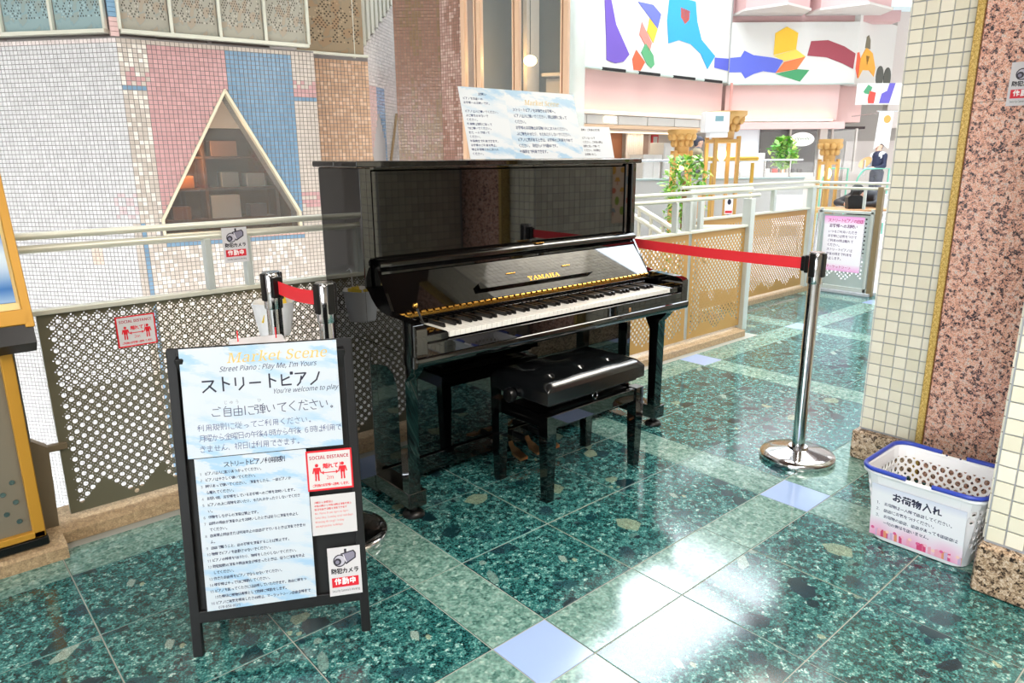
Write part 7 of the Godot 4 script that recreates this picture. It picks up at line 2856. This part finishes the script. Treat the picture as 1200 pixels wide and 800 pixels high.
func build_people() -> void:
	var skin := C8(226, 184, 160).srgb_to_linear()
	# walker in a cap behind the parapet
	var khaki := C8(150, 138, 112).srgb_to_linear()
	var grey := C8(96, 96, 110).srgb_to_linear()
	var dark := C8(52, 50, 58).srgb_to_linear()
	var w := [
		[Vector3(0, 0.98, 0), Vector3(0, 1.16, 0), 0.14, 0.13, khaki], [Vector3(0, 1.16, 0), Vector3(0, 1.36, 0.01), 0.135, 0.14, khaki], [Vector3(-0.13, 1.38, 0), Vector3(0.13, 1.38, 0), 0.085, 0.085, khaki],
		[Vector3(0, 1.40, 0), Vector3(0, 1.5, 0.03), 0.07, 0.055, grey], [Vector3(-0.19, 1.37, 0), Vector3(-0.23, 1.1, 0.06), 0.065, 0.05, khaki], [Vector3(-0.23, 1.1, 0.06), Vector3(-0.2, 0.88, 0.2), 0.048, 0.035, khaki],
		[Vector3(0.19, 1.37, 0), Vector3(0.23, 1.1, -0.08), 0.065, 0.05, khaki], [Vector3(0.23, 1.1, -0.08), Vector3(0.23, 0.85, -0.06), 0.048, 0.035, khaki],
		[Vector3(-0.09, 0.95, 0), Vector3(-0.1, 0.52, 0.14), 0.095, 0.065, dark], [Vector3(-0.1, 0.52, 0.14), Vector3(-0.1, 0.1, 0.1), 0.06, 0.045, dark], [Vector3(-0.1, 0.05, 0.06), Vector3(-0.1, 0.04, 0.24), 0.045, 0.035, dark],
		[Vector3(0.09, 0.95, 0), Vector3(0.1, 0.52, -0.08), 0.095, 0.065, dark], [Vector3(0.1, 0.52, -0.08), Vector3(0.1, 0.12, -0.3), 0.06, 0.045, dark], [Vector3(0.1, 0.08, -0.32), Vector3(0.1, 0.04, -0.18), 0.045, 0.035, dark]]
	hand(w, Vector3(-0.2, 0.88, 0.2), Vector3(0, -1, 0.4), Vector3(0, 0, 1), skin)
	hand(w, Vector3(0.23, 0.85, -0.06), Vector3(0, -1, 0.1), Vector3(0, 0, 1), skin)
	var a := Vector3(12.473, 1.186, -8.173)
	person("person in a dark cap, grey scarf and khaki jacket walking behind the lantern columns", Vector3(a.x, 0.0, a.z), 1.1, w, Vector3(0, 1.6, 0.05), Vector3(0, -0.05, 1).normalized(), C8(220, 176, 154), C8(70, 72, 86), true)
	# waiter with a tray
	var navy := C8(40, 46, 70).srgb_to_linear()
	var white := C8(234, 232, 232).srgb_to_linear()
	var s := [
		[Vector3(0, 0.98, 0), Vector3(0, 1.18, 0), 0.13, 0.125, navy], [Vector3(0, 1.18, 0), Vector3(0, 1.36, 0), 0.13, 0.13, navy], [Vector3(-0.12, 1.38, 0), Vector3(0.12, 1.38, 0), 0.08, 0.08, white],
		[Vector3(0, 1.4, 0), Vector3(0, 1.49, 0.02), 0.06, 0.05, skin], [Vector3(-0.18, 1.37, 0), Vector3(-0.22, 1.12, 0.04), 0.06, 0.048, white], [Vector3(-0.22, 1.12, 0.04), Vector3(-0.15, 1.1, 0.28), 0.046, 0.034, white],
		[Vector3(0.18, 1.37, 0), Vector3(0.22, 1.12, 0.04), 0.06, 0.048, navy], [Vector3(0.22, 1.12, 0.04), Vector3(0.15, 1.08, 0.28), 0.046, 0.034, navy],
		[Vector3(-0.09, 0.95, 0), Vector3(-0.1, 0.52, 0.02), 0.095, 0.065, navy], [Vector3(-0.1, 0.52, 0.02), Vector3(-0.1, 0.1, -0.02), 0.06, 0.045, navy], [Vector3(-0.1, 0.05, -0.02), Vector3(-0.11, 0.04, 0.15), 0.045, 0.035, navy],
		[Vector3(0.09, 0.95, 0), Vector3(0.1, 0.52, 0.02), 0.095, 0.065, navy], [Vector3(0.1, 0.52, 0.02), Vector3(0.1, 0.1, -0.02), 0.06, 0.045, navy], [Vector3(0.1, 0.05, -0.02), Vector3(0.11, 0.04, 0.15), 0.045, 0.035, navy]]
	hand(s, Vector3(-0.15, 1.1, 0.28), Vector3(0.2, 0, 1), Vector3(1, 0, 0), skin)
	hand(s, Vector3(0.15, 1.08, 0.28), Vector3(-0.2, 0, 1), Vector3(-1, 0, 0), skin)
	var c := Vector3(16.541, 1.149, -5.934)
	person("person in a navy vest carrying a round brown tray by the far right shop", Vector3(c.x, 0.0, c.z), -1.9, s, Vector3(0, 1.58, 0.03), Vector3(0, -0.05, 1).normalized(), C8(226, 184, 160), C8(30, 28, 32), false).scale = Vector3.ONE * 0.95
	var tr := thing("round_tray", "round brown tray held by the person in the navy vest", "tray", Vector3(c.x, 1.08, c.z), -1.9)
	var tm := Mb.new()
	tm.lathe(Transform3D(Basis(Vector3.RIGHT, 0.9), Vector3(0, 0.06, 0.4)), [Vector2(0.0, -0.008), Vector2(0.14, -0.008), Vector2(0.16, 0.015), Vector2(0.155, 0.018), Vector2(0.135, 0.0), Vector2(0.0, 0.0)], 26)
	obj("plate", tm, mat(C8(214, 160, 104), 0.5), tr)
	# seated reader bent over the cafe table
	var bk := C8(40, 40, 46).srgb_to_linear()
	var r := [
		[Vector3(0, 0.54, 0), Vector3(0, 0.72, 0.12), 0.15, 0.14, bk], [Vector3(0, 0.72, 0.12), Vector3(0, 0.86, 0.26), 0.14, 0.13, bk], [Vector3(-0.14, 0.86, 0.28), Vector3(0.14, 0.86, 0.28), 0.08, 0.08, bk],
		[Vector3(0, 0.86, 0.34), Vector3(0, 0.83, 0.46), 0.06, 0.055, skin], [Vector3(-0.2, 0.84, 0.28), Vector3(-0.3, 0.76, 0.5), 0.064, 0.05, bk], [Vector3(-0.3, 0.76, 0.5), Vector3(-0.1, 0.75, 0.66), 0.048, 0.036, bk],
		[Vector3(0.2, 0.84, 0.28), Vector3(0.3, 0.76, 0.5), 0.064, 0.05, bk], [Vector3(0.3, 0.76, 0.5), Vector3(0.1, 0.75, 0.66), 0.048, 0.036, bk],
		[Vector3(-0.1, 0.56, 0.02), Vector3(-0.12, 0.54, 0.44), 0.09, 0.065, dark], [Vector3(-0.12, 0.54, 0.44), Vector3(-0.12, 0.1, 0.4), 0.06, 0.045, dark], [Vector3(-0.12, 0.05, 0.38), Vector3(-0.12, 0.04, 0.55), 0.045, 0.035, dark],
		[Vector3(0.1, 0.56, 0.02), Vector3(0.12, 0.54, 0.44), 0.09, 0.065, dark], [Vector3(0.12, 0.54, 0.44), Vector3(0.12, 0.1, 0.4), 0.06, 0.045, dark], [Vector3(0.12, 0.05, 0.38), Vector3(0.12, 0.04, 0.55), 0.045, 0.035, dark]]
	hand(r, Vector3(-0.1, 0.75, 0.66), Vector3(0.9, 0, 0.4), Vector3(0, 0, 1), skin)
	hand(r, Vector3(0.1, 0.75, 0.66), Vector3(-0.9, 0, 0.4), Vector3(0, 0, 1), skin)
	var q := Vector3(10.260, 0.284, -3.396)
	person("person with black hair in black clothes bent over the cafe table beyond the gate", Vector3(q.x, -0.14, q.z), -1.6, r, Vector3(0, 0.89, 0.51), Vector3(0, -0.7, 0.71).normalized(), C8(226, 184, 160), C8(24, 22, 24), false)
